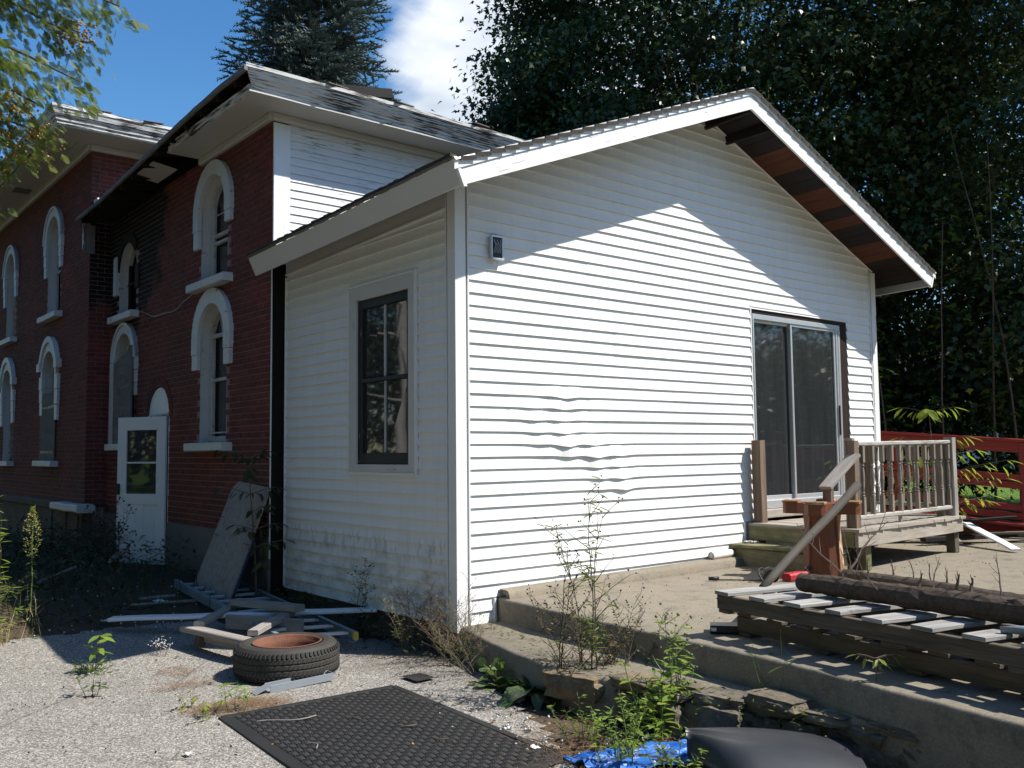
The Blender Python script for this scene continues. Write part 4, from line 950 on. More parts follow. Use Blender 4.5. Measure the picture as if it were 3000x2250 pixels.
def screen_door():
    # an old half-glazed door standing ajar on the hinge side nearest the camera
    hx, hy = XB - .03, 6.05; d = Vector((-.47, .885, 0)).normalized(); n = Vector((-d.y, d.x, 0)); Wd, z0, z1 = .80, -.02, 1.86
    P = lambda u, z, o=0: Vector((hx, hy, z)) + d * u + n * o
    mb = MB(); T = .035
    def br(u0, za, u1, zb, w): mb.bar(P(u0, za), P(u1, zb), T if u0 == u1 else T, w, up=(d if u0 == u1 else (0, 0, 1)), ch=.004)
    br(.06, z0, .06, z1, .12); br(Wd - .06, z0, Wd - .06, z1, .12); br(.12, z1 - .085, Wd - .12, z1 - .085, .17); br(.12, .80, Wd - .12, .80, .14); br(.12, .10, Wd - .12, .10, .24); br(Wd / 2, .22, Wd / 2, .73, .10)
    door = mb.build('screen_door', MT['screendoor'], house)
    mb = MB(); br(.12, 1.27, Wd - .12, 1.27, .024); br(.135, .87, .135, z1 - .17, .03); br(Wd - .135, .87, Wd - .135, z1 - .17, .03); mb.build('muntin', MT['screendoor'], door)
    for za, zb in ((.87, 1.258), (1.282, z1 - .17)):
        mb = MB(); mb.poly([P(.15, za), P(Wd - .15, za), P(Wd - .15, zb), P(.15, zb)]); mb.build('pane', MT['glass'], door)
    for ua, ub in ((.12, Wd / 2 - .05), (Wd / 2 + .05, Wd - .12)):
        mb = MB(); mb.bar(P((ua + ub) / 2, .22, .0), P((ua + ub) / 2, .73, .0), .012, ub - ua, up=d, ch=.001); mb.bar(P((ua + ub) / 2, .27, .004), P((ua + ub) / 2, .68, .004), .024, ub - ua - .09, up=d, ch=.006); mb.build('panel', MT['screendoor'], door)
    for s in (-1, 1): pass
    mb = MB(); mb.bar(P(Wd - .03, .86, .03), P(Wd - .03, 1.0, .03), .04, .05, up=d, ch=.005); mb.bar(P(Wd - .03, .90, -.03), P(Wd - .03, .98, -.03), .04, .05, up=d, ch=.005); mb.build('handle', MT['blacktool'], door)
def build_roofs():
    # roof of the nearer wing: sheet, sagging scorched edge, cornice and soffit
    def edge_z(y): return 5.165 - .30 * sm(2.6, 8.6, y)
    OV = .545; x0, y0 = XB - OV, YB - OV
    mb = MB(); ys_ = np.linspace(y0, 8.52, 26); N = 8
    for y in ys_:
        for k in range(N + 1):
            t = k / N; x = x0 + (3.0 - x0) * t; rise = min(.92, min((x - x0), max(0, y - y0)) * .34); mb.v.append((x, y, edge_z(y) + rise * (1 if t else 1)))
        for k in range(1, N + 1):
            t = k / N; x = 3.0 + (6.9 - 3.0) * t; mb.v.append((x, y, edge_z(y) + min(.92, min((6.9 - x), max(0, y - y0)) * .34)))
    n = 2 * N + 1
    for j in range(len(ys_) - 1):
        for k in range(n - 1): mb.face((j * n + k, j * n + k + 1, (j + 1) * n + k + 1, (j + 1) * n + k))
    mb.build('roof', MT['shingle'], house)
    mb = MB(); pts = [(x0 + .0, y, edge_z(y) - .03) for y in np.linspace(y0, 8.50, 15)]
    for a, b in zip(pts, pts[1:]): mb.bar(a, b, .035, .055, ch=.006, segs=3, wob=.006)
    mb.build('roof_edge', MT['plywood'], house, label='scorched sagging roof edge with its fascia gone')
    mb = MB()
    for k in range(13):
        y = y0 + .35 + k * .46; z = edge_z(y) - .05; mb.bar((x0 + .03, y, z), (1.2, y, z + .32), .045, .11, ch=.004)
    mb.build('rafters', MT['char'], house)
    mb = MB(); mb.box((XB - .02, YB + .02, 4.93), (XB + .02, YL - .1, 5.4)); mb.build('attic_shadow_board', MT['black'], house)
    mb = MB()                                              # cornice along the front
    prof = [(.425, 4.972), (.435, 4.985), (.438, 5.012), (.455, 5.018), (.462, 5.04), (.470, 5.044), (.505, 5.085), (.535, 5.145), (.548, 5.15), (.552, 5.185), (.53, 5.19)]
    xs = np.linspace(0, 1, 40)
    for t in xs:
        for (o, z) in prof:
            xa = XB - o; x = xa + (6.6 - xa) * t; mb.v.append((x, YB - o + .004 * noise.noise((x * 2, z * 9, 0)), z + .006 * noise.noise((x * 1.3, 0, 1)) - .03 * sm(.15, .6, t)))
    P = len(prof); pl = [0]
    for a, b in zip(prof, prof[1:]): pl.append(pl[-1] + math.hypot(a[0] - b[0], a[1] - b[1]))
    for i in range(len(xs) - 1):
        for k in range(P - 1): mb.face((i * P + k, i * P + P + k, i * P + P + k + 1, i * P + k + 1), [(xs[i] * 7, pl[k] * 1.6), (xs[i + 1] * 7, pl[k] * 1.6), (xs[i + 1] * 7, pl[k + 1] * 1.6), (xs[i] * 7, pl[k + 1] * 1.6)])
    mb.face(range(P - 1, -1, -1)); mb.build('cornice', MT['peel'], house)
    # soffits
    mb = MB(); mb.bar((XB - .46, YB - .235, 4.965), (6.5, YB - .235, 4.935), .40, .02, ch=.003, segs=20, wob=.003); mb.build('soffit_board', MT['soffit'], house)
    mb = MB(); mb.bar((XB - .235, YB - .43, 4.968), (XB - .235, 5.02, 4.965), .40, .02, ch=.003, segs=12, wob=.003); mb.build('soffit_board', MT['soffit'], house)
    mb = MB(); mb.bar((XB - .31, 5.45, 4.93), (XB - .31, 6.15, 4.93), .30, .018, up=(.15, 0, 1), ch=.003); mb.build('soffit_board', MT['soffit'], house, label='loose soffit board hanging from the burnt eave')
    mb = MB(); mb.bar((XB - .43, YB - .43, 4.985), (XB - .43, 4.95, 4.985), .03, .06, ch=.004, segs=10, wob=.002); mb.bar((XB - .44, YB - .44, 5.022), (XB - .44, 4.85, 5.022), .045, .022, ch=.006, segs=10, wob=.002); mb.build('cornice', MT['peel'], house)
    mb = MB()
    for (a, b) in (((XB - .03, YB - .03, 4.915), (XB - .03, 5.0, 4.915)), ((XB - .03, YB - .03, 4.915), (6.3, YB - .03, 4.885))): mb.bar(a, b, .07, .085, ch=.03, segs=8, wob=.002)
    mb.build('frieze_mould', MT['soffit'], house)
    mb = MB(); mb.bar((XB - .36, 8.51, 4.78), (XB - .36, 8.51, 4.36), .03, .16, up=(1, 0, 0), ch=.004, segs=4, wob=.003); mb.build('cornice_return', MT['plywood'], house)
    mb = MB(); mb.bar((XB - .45, 8.48, 4.80), (XB - .45, 8.48, 4.40), .025, .03, up=(1, 0, 0), ch=.003); mb.bar((XB - .3, 8.45, 5.06), (XB + .1, 8.45, 5.06), .2, .24, ch=.02); mb.build('cornice_return', MT['peel'], house)
    mb = MB()
    for k in range(16):
        y = rng.uniform(2.6, 8.3); a = rng.uniform(-.3, .3); mb.bar((x0 + .02, y, edge_z(y) + .02), (x0 + .16, y + a * .1, edge_z(y) + .07), .13, .012, ch=.002)
    for k in range(6):
        x = x0 + .8 + k * 1.0 + rng.uniform(-.2, .2); mb.bar((x, y0 + .02, 5.19), (x + .28, y0 + .10, 5.215), .14, .012, ch=.002)
    kind(mb.build('lifted_shingles', MT['shinglebit'], house), 'stuff')
    # the taller wing beyond
    x0, y0, zt = XL - .74, YL - .74, 6.33
    mb = MB()
    xs = np.concatenate([np.linspace(x0, 6, 12)]); ys_ = np.linspace(y0, 22, 14); n = len(xs)
    for y in ys_:
        for x in xs: mb.v.append((x, y, zt + min(1.2, min(x - x0, y - y0) * .3)))
    for j in range(len(ys_) - 1):
        for k in range(n - 1): mb.face((j * n + k, j * n + k + 1, (j + 1) * n + k + 1, (j + 1) * n + k))
    mb.build('roof', MT['shingle'], house)
    prof = [(.64, 6.075), (.655, 6.085), (.66, 6.125), (.675, 6.135), (.68, 6.17), (.69, 6.175), (.715, 6.215), (.735, 6.29), (.745, 6.295), (.745, 6.34), (.70, 6.345)]
    mb = MB(); P = len(prof)
    line = [('y', t) for t in np.linspace(0, 1, 26)]
    for t in np.linspace(1, 0, 26):
        for o, z in prof: mb.v.append((XL - o, (YL - o) + (22 - YL + o) * t, z + .006 * noise.noise((t * 20, 0, 0))))
    for t in np.linspace(0, 1, 16)[1:]:
        for o, z in prof: mb.v.append((XL - o + (6 - XL + o) * t, YL - o, z + .006 * noise.noise((t * 9, 4, 0))))
    M = len(mb.v) // P; pl = [0]
    for a, b in zip(prof, prof[1:]): pl.append(pl[-1] + math.hypot(a[0] - b[0], a[1] - b[1]))
    ln = [0]
    for i in range(M - 1): ln.append(ln[-1] + (Vector(mb.v[(i + 1) * P]) - Vector(mb.v[i * P])).length)
    for i in range(M - 1):
        for k in range(P - 1): mb.face((i * P + k, i * P + P + k, i * P + P + k + 1, i * P + k + 1), [(ln[i], pl[k] * 1.5), (ln[i + 1], pl[k] * 1.5), (ln[i + 1], pl[k + 1] * 1.5), (ln[i], pl[k + 1] * 1.5)])
    mb.build('cornice', MT['peel'], house)
    for k in range(3):       # soffit boards along the side, along the front
        o = .11 + .2 * k + (.0 if k else 0); mb = MB(); mb.bar((XL - o - .01, YL - .015, 6.075), (XL - o - .01, 22, 6.075), .193, .018, ch=.002, segs=10, wob=.001); mb.build('soffit_board', MT['soffit'], house)
    mb = MB(); mb.bar((XL - .64, YL - .33, 6.072), (6, YL - .33, 6.072), .62, .018, ch=.002, segs=10); mb.build('soffit_board', MT['soffit'], house)
    mb = MB(); mb.bar((XL - .04, YL - .04, 6.02), (XL - .04, 22, 6.02), .09, .10, ch=.035); mb.bar((XL - .04, YL - .04, 6.02), (6, YL - .04, 6.02), .09, .10, ch=.035); mb.build('frieze_mould', MT['soffit'], house)
    mb = MB(); mb.bar((XL - .16, 12.0, 6.055), (XL - .42, 12.0, 6.055), .30, .016, ch=.003); mb.build('soffit_vent', MT['plywood'], house)
    mb = MB()
    for k in range(9): x = x0 + .5 + k * .75; mb.bar((x, y0 + .01, 6.345), (x + .3, y0 + .05, 6.375), .10, .012, ch=.002)
    kind(mb.build('lifted_shingles', MT['shinglebit'], house), 'stuff')
    # thin wire strung across the brick between two sills
    mb = MB(); pts = []
    for k in range(14):
        t = k / 13; pts.append((XB - .02, 7.25 + (5.1 - 7.25) * t, 3.36 - .16 * math.sin(math.pi * t) + .015 * math.sin(t * 17)))
    mb.tube(pts, .004, 5); mb.build('wire', MT['rung'], house)
build_brick(); build_roofs()
# ================================================================ porch deck, steps and railing
def build_deck():
    dk = thing('porch_deck', 'weathered wooden porch deck with spindle railing and a step below the glass door', 'deck', (4.8, -.6, .2))
    FL, FR, BL, BR, zt = (3.66, -1.26), (6.03, -1.15), (3.68, -.03), (6.02, -.03), .61
    mix = lambda a, b, t: (a[0] + (b[0] - a[0]) * t, a[1] + (b[1] - a[1]) * t)
    n = 18         # boards run out from the wall
    for k in range(n):
        a = mix(BL, BR, (k + .5) / n); b = mix(FL, FR, (k + .5) / n); wdt = 2.36 / n - .006; mb = MB()
        mb.bar((*a, zt - .016 + rng.uniform(-.002, .002)), (b[0], b[1] - .012 - rng.uniform(0, .018), zt - .016 + rng.uniform(-.003, .003)), wdt, .03, ch=.005, segs=4, wob=.002); mb.build('deck_board', MT['deck'], dk)
    one_bar('rim_joist', MT['deck'], dk, (FL[0] + .02, FL[1] + .022, zt - .10), (FR[0] - .005, FR[1] + .022, zt - .10), .038, .14, ch=.005, segs=6)
    one_bar('rim_joist', MT['deckgreen'], dk, (FL[0] + .02, FL[1] + .045, zt - .10), (BL[0] + .02, BL[1], zt - .10), .038, .145, ch=.005, segs=6)
    one_bar('rim_joist', MT['deck'], dk, (FR[0] - .02, FR[1] + .045, zt - .10), (BR[0] - .02, BR[1], zt - .10), .038, .14, ch=.005)
    for x in (3.99, 5.97): one_bar('leg', MT['deckgreen'] if x < 5 else MT['stringer'], dk, (x, FL[1] + .13 if x < 5 else FR[1] + .10, .17), (x, FL[1] + .13 if x < 5 else FR[1] + .10, zt - .04), .10, .10, up=(1, 0, 0), ch=.006)
    for x in (3.75, 5.95): one_bar('leg', MT['stringer'], dk, (x, -.12, .17), (x, -.12, zt - .04), .09, .09, up=(1, 0, 0), ch=.006)
    for x in (4.4, 5.0, 5.55): one_bar('joist', MT['stringer'], dk, (x, -.05, zt - .10), (x, -1.16, zt - .10), .038, .13)
    # posts
    P1, P2, P3, P4 = (3.79, -.11), (3.80, -1.15), (5.98, -1.06), (5.97, -.08)
    one_bar('post', MT['post'], dk, (*P1, zt), (P1[0] - .01, P1[1], 1.455), .105, .105, up=(1, 0, 0), ch=.008, segs=8, wob=.003)
    one_bar('post', MT['post'], dk, (*P2, zt), (P2[0], P2[1], 1.435), .098, .098, up=(1, .05, 0), ch=.007, segs=8, wob=.003)
    one_bar('post', MT['lumber'], dk, (P2[0] + .10, P2[1] + .08, zt), (P2[0] + .10, P2[1] + .08, 1.46), .09, .06, up=(1, 0, 0), ch=.006, segs=6, wob=.002)
    one_bar('post', MT['lumber'], dk, (*P3, zt), (*P3, 1.47), .10, .09, up=(1, 0, 0), ch=.007, segs=8, wob=.003)
    one_bar('post', MT['baluster'], dk, (P3[0] - .11, P3[1] + .07, zt), (P3[0] - .11, P3[1] + .07, 1.42), .085, .06, up=(1, 0, 0), ch=.006)
    one_bar('post', MT['post'], dk, (*P4, zt), (*P4, 1.42), .09, .09, up=(1, 0, 0), ch=.007)
    # rails and turned balusters
    def rail(a, b, zb0, zb1, zt0, zt1, nb, mat):
        a = Vector((*a, 0)); b = Vector((*b, 0))
        one_bar('rail', MT['rail'], dk, a + Vector((0, 0, zt0)), b + Vector((0, 0, zt1)), .06, .042, ch=.014, segs=8, wob=.005)
        one_bar('rail', MT['rail'], dk, a + Vector((0, 0, zb0)), b + Vector((0, 0, zb1)), .05, .045, ch=.014, segs=8, wob=.005)
        for k in range(nb):
            t = (k + .55) / nb; p = a.lerp(b, t); z0 = zb0 + (zb1 - zb0) * t + .02; z1 = zt0 + (zt1 - zt0) * t - .02; h_ = z1 - z0; s = .0205; mb = MB()
            lean = Vector((rng.uniform(-.012, .012), rng.uniform(-.006, .006), 0))
            mb.bar(p + Vector((0, 0, z0)), p + Vector((0, 0, z0 + h_ * .26)), 2 * s, 2 * s, up=(1, 0, 0), ch=.003)
            mb.bar(p + lean + Vector((0, 0, z1 - h_ * .24)), p + lean + Vector((0, 0, z1)), 2 * s, 2 * s, up=(1, 0, 0), ch=.003)
            pr = [(.014, .255), (.020, .275), (.012, .295), (.019, .315), (.013, .34), (.017, .40), (.0205, .50), (.019, .58), (.015, .66), (.012, .69), (.020, .71), (.013, .73), (.019, .75), (.014, .765)]
            i = len(mb.v); mb.lathe(p + Vector((0, 0, z0)), [(r, q * h_) for r, q in pr], 10)
            mb.v[i:] = [(v[0] + lean.x * (v[2] - z0) / h_, v[1] + lean.y * (v[2] - z0) / h_, v[2]) for v in mb.v[i:]]
            mb.build('baluster', mat, dk)
    rail((P2[0] + .08, P2[1] + .0), (P3[0] + .02, P3[1] - .0), .70, .705, 1.405, 1.42, 11, MT['baluster'])
    rail((P3[0] + .02, P3[1] + .05), (P4[0] + .02, P4[1] - .04), .72, .72, 1.39, 1.39, 6, MT['baluster'])
    mb = MB(); mb.bar((4.78, -1.09, .61), (4.78, -1.09, .70), .03, .03, up=(1, 0, 0)); mb.build('rail_block', MT['lumber'], dk)
    one_bar('handrail', MT['lumber'], dk, (3.775, -1.19, 1.30), (3.36, -1.13, 1.0), .14, .036, ch=.006, segs=6, wob=.003)
    one_bar('handrail_post', MT['post'], dk, (3.44, -1.11, .2), (3.44, -1.11, 1.03), .085, .06, up=(1, 0, 0), ch=.005, segs=6, wob=.002)
    # step beside the deck
    one_bar('tread', MT['deckgreen'], dk, (3.535, -.02, .395), (3.50, -1.16, .405), .29, .034, ch=.006, segs=6, wob=.002)
    one_bar('riser', MT['deckgreen'], dk, (3.445, -.03, .285), (3.40, -1.14, .290), .034, .18, ch=.005, segs=6, wob=.002)
    one_bar('step_end', MT['deckgreen'], dk, (3.42, -1.13, .285), (3.66, -1.13, .285), .034, .18, ch=.005)
build_deck()

# ================================================================ things on the patio
def pallet(org, L, D, h, nsl, loc_label, matt, first_off=0., ang=0., jit=.01):
    """org: front-left corner of its underside; long side runs along -y (a little to -x), slats run back in +x"""
    o = Vector(org); u = Vector((-.147, -.989, 0)).normalized(); v = Vector((.972, -.235, 0)).normalized()
    p = thing('wooden_pallet', loc_label, 'pallet', org, 'pallets on the patio')
    sh = h - .048
    for t in (0, .5, 1):
        a = o + v * (.02 + (D - .04) * t); 
        one_bar('stringer', MT['stringer'], p, a + Vector((0, 0, .022 + sh / 2)), a + u * L + Vector((0, 0, .022 + sh / 2)), .04, sh, ch=.004, segs=10, wob=.004)
    for k in range(nsl):
        s = .035 + first_off + k * (L - .12) / (nsl - 1); w_ = rng.uniform(.115, .14); a = o + u * (s + .035) - v * rng.uniform(.0, .03)
        one_bar('slat', matt, p, a + Vector((0, 0, h - .013 + rng.uniform(0, .004))), a + v * (D + rng.uniform(0, .04)) + u * rng.uniform(-jit, jit) + Vector((0, 0, h - .013 + rng.uniform(0, .006))), w_, .022, ch=.003, segs=6, wob=.004)
    for k in range(5):
        s = .06 + k * (L - .12) / 4; a = o + u * s; one_bar('bottom_slat', MT['stringer'], p, a + Vector((0, 0, .011)), a + v * D + Vector((0, 0, .011)), .10, .02, ch=.003)
    return p
pallet((.535, -2.235, .205), 2.5, 1.0, .142, 10, 'dark lower wooden pallet lying flat on the concrete patio', MT['stringer'], jit=.02)
pallet((.43, -2.165, .349), 2.6, 1.02, .135, 10, 'upper wooden pallet with bleached slats under the bark log', MT['slat'])
def log(name, label, pts, rad, seed, twigs):
    r_ = random.Random(seed); t = thing(name, label, 'log', pts[0], 'felled conifer logs'); mb = MB(); P = [Vector(p) for p in pts]; N = 44; n = 14; L = len(P) - 1; ps = []; rs = []
    for i in range(N + 1):
        s = i / N * L; k = min(int(s), L - 1); ps.append(P[k].lerp(P[k + 1], s - k)); rs.append(rad[0] + (rad[1] - rad[0]) * i / N)
    mb.tube(ps, rs, n)
    for i, v in enumerate(mb.v):
        q = Vector(v); c = ps[min(i // n, N)]; d = (q - c); k = 1 + .13 * noise.noise(q * 14 + Vector((seed, 0, 0))) + .09 * noise.noise(q * 38) + .05 * noise.noise(q * 5); mb.v[i] = tuple(c + d * k)
    mb.build('trunk', MT['logbark'], t)
    for (s, d, ln, r0) in twigs:
        c = ps[int(s * N)]; d = Vector(d).normalized(); mb = MB(); q = c + d * rad[0] * .7; pp = [q]; k = 5
        for j in range(k): q = q + d * ln / k; d = (d + Vector((r_.uniform(-.25, .25), r_.uniform(-.25, .25), r_.uniform(-.15, .25)))).normalized(); pp.append(q)
        mb.tube(pp, [r0 * (1 - .8 * j / k) for j in range(k + 1)], 5)
        for j in range(2, k):
            e = (d + Vector((r_.uniform(-1, 1), r_.uniform(-1, 1), r_.uniform(-.3, .8)))).normalized(); mb.tube([pp[j], pp[j] + e * ln * .16, pp[j] + e * ln * .3 + Vector((0, 0, .01))], [r0 * .35, r0 * .25, r0 * .08], 4)
        mb.build('branch_stub', MT['twig'], t)
    return t
zl = .488
log('fallen_log', 'rough brown bark log lying across the slats of the upper pallet', [(.70, -2.60, zl + .066), (.62, -3.2, zl + .066), (.50, -3.96, zl + .075), (.42, -4.9, zl + .08)], (.056, .075), 3,
    [(.05, (-.2, .2, 1), .07, .005), (.12, (.1, -.1, 1), .12, .004), (.2, (-.3, .1, .9), .05, .008), (.25, (.2, -.2, 1), .16, .006), (.33, (-.8, .1, .4), .12, .007), (.42, (.3, -.2, 1), .10, .012), (.47, (.5, .2, 1), .20, .005), (.5, (.2, -.3, 1), .12, .014), (.56, (.1, -.1, 1), .10, .015), (.62, (.3, 0, 1), .22, .006), (.36, (-.5, -.5, .3), .10, .006), (.7, (.2, .2, 1), .15, .008)])
log('fallen_log', 'second bark log lying on the concrete behind the pallets with bare branches', [(3.02, -1.50, .265), (2.88, -2.05, .27), (2.72, -2.55, .275), (2.35, -3.5, .28)], (.062, .075), 8,
    [(.02, (.55, -.25, .62), .62, .012), (.02, (-.2, .35, .42), .55, .011), (.06, (.1, .1, 1), .38, .006), (.09, (.3, -.1, 1), .33, .006), (.14, (-.1, .3, 1), .25, .005), (.1, (-.5, .2, .6), .3, .006), (.3, (.2, -.2, 1), .14, .010), (.45, (.1, -.1, 1), .18, .007), (.55, (.3, .1, 1), .16, .008), (.65, (0, -.2, 1), .14, .01)])
mb = MB(); a, b = Vector((.755, -2.275, .475)), Vector((2.86, -1.74, 1.055)); pts = [a.lerp(b, k / 12) + Vector((0, 0, .006 * math.sin(k * .5))) for k in range(13)]
mb.tube(pts, [.026 + .010 * k / 12 for k in range(13)], 10)
mb.v = [tuple(Vector(v) + Vector((1, 1, 1)) * .0025 * noise.noise(Vector(v) * 16)) for v in mb.v]
mb.tube([pts[5], pts[5] + Vector((.04, -.02, .03))], [.012, .008], 6)
tag(mb.build('wooden_pole', MT['pole'], None, a, True), 'grey debarked wooden pole leaning from the pallet up to the brown pedestal', 'pole')

def build_pedestal():
    c = Vector((3.26, -1.15, .2)); pd = thing('pedestal_base', 'reddish brown wooden table pedestal with a cross-shaped top and no table board', 'table pedestal', c)
    ang = R(20); X = Vector((math.cos(ang), math.sin(ang), 0)); Y = Vector((-X.y, X.x, 0))
    # eight-sided tapering column
    mb = MB(); prof = lambda s: [(s * (1 if i % 2 else .62) * a, s * (.62 if i % 2 else 1) * b) for i, (a, b) in enumerate(((1, -1), (1, -1), (1, 1), (1, 1), (-1, 1), (-1, 1), (-1, -1), (-1, -1)))]
    pp = [(1, -.55), (1, .55), (.6, 1), (-.6, 1), (-1, .55), (-1, -.55), (-.6, -1), (.6, -1)]
    zz = [(0, .162), (.12, .160), (.30, .150), (.46, .140), (.575, .150)]
    for z, s in zz:
        for u, v in pp: mb.v.append(tuple(c + X * (u * s) + Y * (v * s) + Vector((0, 0, z))))
    for i in range(len(zz) - 1):
        for k in range(8):
            k2 = (k + 1) % 8; m = 1 if k in (0, 7, 6) else 0
            mb.face((8 * i + k, 8 * i + k2, 8 * i + 8 + k2, 8 * i + 8 + k), [(zz[i][0], k * .12), (zz[i][0], k * .12 + .12), (zz[i + 1][0], k * .12 + .12), (zz[i + 1][0], k * .12)], m)
    mb.build('column', [MT['pedestal'], MT['pedpale']], pd)
    mb = MB()
    for k in range(8):      # the battens that hide the joints of the column
        if k % 2: continue
        u, v = pp[k]; mb.bar(c + X * (u * .160) + Y * (v * .160) + Vector((0, 0, .005)), c + X * (u * .142) + Y * (v * .142) + Vector((0, 0, .56)), .02, .02, up=X, ch=.004)
    mb.build('corner_bead', MT['pedestal'], pd)
    # cross-shaped head: four arms with a scooped outline
    out = []; r1, r2, hw = .335, .15, .085
    for k in range(4):
        a = math.pi / 2 * k; ca, sa = math.cos(a), math.sin(a); pts = [(r1 - .03, -hw), (r1, -hw + .03), (r1, hw - .03), (r1 - .03, hw), (r2 + .05, hw + .008), (r2 - .01, hw + .035)]
        out += [(x * ca - y * sa, x * sa + y * ca) for x, y in pts]
    ang2 = R(22); X2 = Vector((math.cos(ang2), math.sin(ang2), 0)); Y2 = Vector((-X2.y, X2.x, 0))
    mb = MB(); mb.prism(out, lambda u, v, d: c + X2 * u + Y2 * v + Vector((0, 0, d)), .575, .672); mb.build('head', MT['pedestal'], pd)
    for k in range(4):
        a = ang2 + math.pi / 2 * k; d = Vector((math.cos(a), math.sin(a), 0)); mb = MB(); q = c + d * .27; s = Vector((-d.y, d.x, 0))
        mb.bar(c + d * .195 + Vector((0, 0, .682)), c + d * .337 + Vector((0, 0, .682)), .165, .022, ch=.006, segs=4, wob=.003); mb.build('arm_pad', MT['pedpale'], pd)
        mb = MB(); mb.tube([c + d * .30 + Vector((0, 0, .690)), c + d * .30 + Vector((0, 0, .6945))], .012, 8); mb.build('bolt_hole', MT['black'], pd)
    for u, v in ((.06, .04), (-.06, .05), (.05, -.07), (-.05, -.05), (0, .1)):
        mb = MB(); q = c + X * u + Y * v; mb.tube([q + Vector((0, 0, .670)), q + Vector((0, 0, .6735))], .007, 6); mb.build('bolt_hole', MT['black'], pd)
build_pedestal()
def build_tool():
    t = thing('power_saw', 'red and black power tool lying on the patio behind the pole', 'power tool', (2.95, -1.02, .2))
    mb = MB(); mb.bar((2.78, -1.08, .235), (3.02, -1.10, .24), .10, .07, ch=.02, segs=3); mb.build('housing', MT['redtool'], t)
    mb = MB(); mb.tube([(3.0, -1.1, .24), (3.06, -1.12, .30), (3.16, -1.14, .30), (3.18, -1.14, .24)], .02, 8); mb.bar((3.0, -1.04, .23), (3.14, -1.0, .23), .10, .06, ch=.02); mb.build('handle', MT['blacktool'], t)
    mb = MB(); mb.lathe((2.66, -1.0, .26), [(.02, -.03), (.07, -.03), (.075, 0), (.07, .03), (.02, .03)], 16, axis=(.6, .7, .3)); mb.tube([(2.62 + .08 * math.cos(a), -.98 + .05 * math.sin(a), .25 + .07 * math.sin(a)) for a in np.linspace(0, 6.2, 14)], .008, 6); mb.build('guard', MT['blacktool'], t)
    mb = MB(); mb.tube([(2.66, -.98, .215), (2.58, -.86, .21), (2.5, -.74, .209), (2.42, -.66, .209), (2.36, -.60, .209)], .006, 6); mb.bar((2.33, -.585, .222), (2.40, -.64, .222), .04, .03, ch=.008); tag(mb.build('extension_cable', MT['blacktool'], None, (2.5, -.75, .205), True), 'thin black power cord with its plug on the patio concrete', 'cord')
build_tool()
def small_case():
    t = thing('tool_case', 'small flat black plastic case at the left end of the lower pallet', 'case', (.55, -2.1, .203))
    mb = MB(); mb.bar((.50, -2.05, .228), (.62, -2.20, .228), .15, .05, ch=.01); mb.build('body', MT['blacktool'], t); mb = MB(); mb.bar((.435, -2.11, .232), (.455, -2.135, .232), .02, .02, ch=.003); mb.build('latch', MT['alu'], t)
small_case()
mb = MB(); mb.tube([(3.02, -.07, .325), (3.16, -.06, .325), (3.36, -.05, .325)], .038, 14, cap=False); mb.tube([(3.03, -.07, .325), (3.16, -.06, .325), (3.36, -.05, .325)], .033, 14); tag(mb.build('pipe_offcut', MT['pvc'], None, (3.18, -.06, .29), True), 'short white plastic pipe lying on the kerb beside the step', 'pipe')
mb = MB()
for k in range(22):
    p = Vector((3.56 + rng.uniform(-.05, .05), -.10 + rng.uniform(-.10, .05), .424 + rng.uniform(0, .014))); mb.bar(p, p + Vector((rng.uniform(-.04, .04), rng.uniform(-.04, .04), rng.uniform(-.004, .006))), rng.uniform(.01, .028), .006, ch=.001)
tag(mb.build('paint_flakes', MT['paper']), 'small heap of white paint flakes on the wooden step', 'paint flakes')
# grey bent rod lying on the last slats of the upper pallet
mb = MB(); mb.tube([(.30, -3.93, .502), (.33, -4.02, .508), (.30, -4.15, .508), (.22, -4.35, .502)], [.016, .021, .021, .02], 10); tag(mb.build('bent_pipe', MT['channel'], None, (.36, -3.9, .487), True), 'bent grey pipe resting on the near slats of the upper pallet', 'pipe')

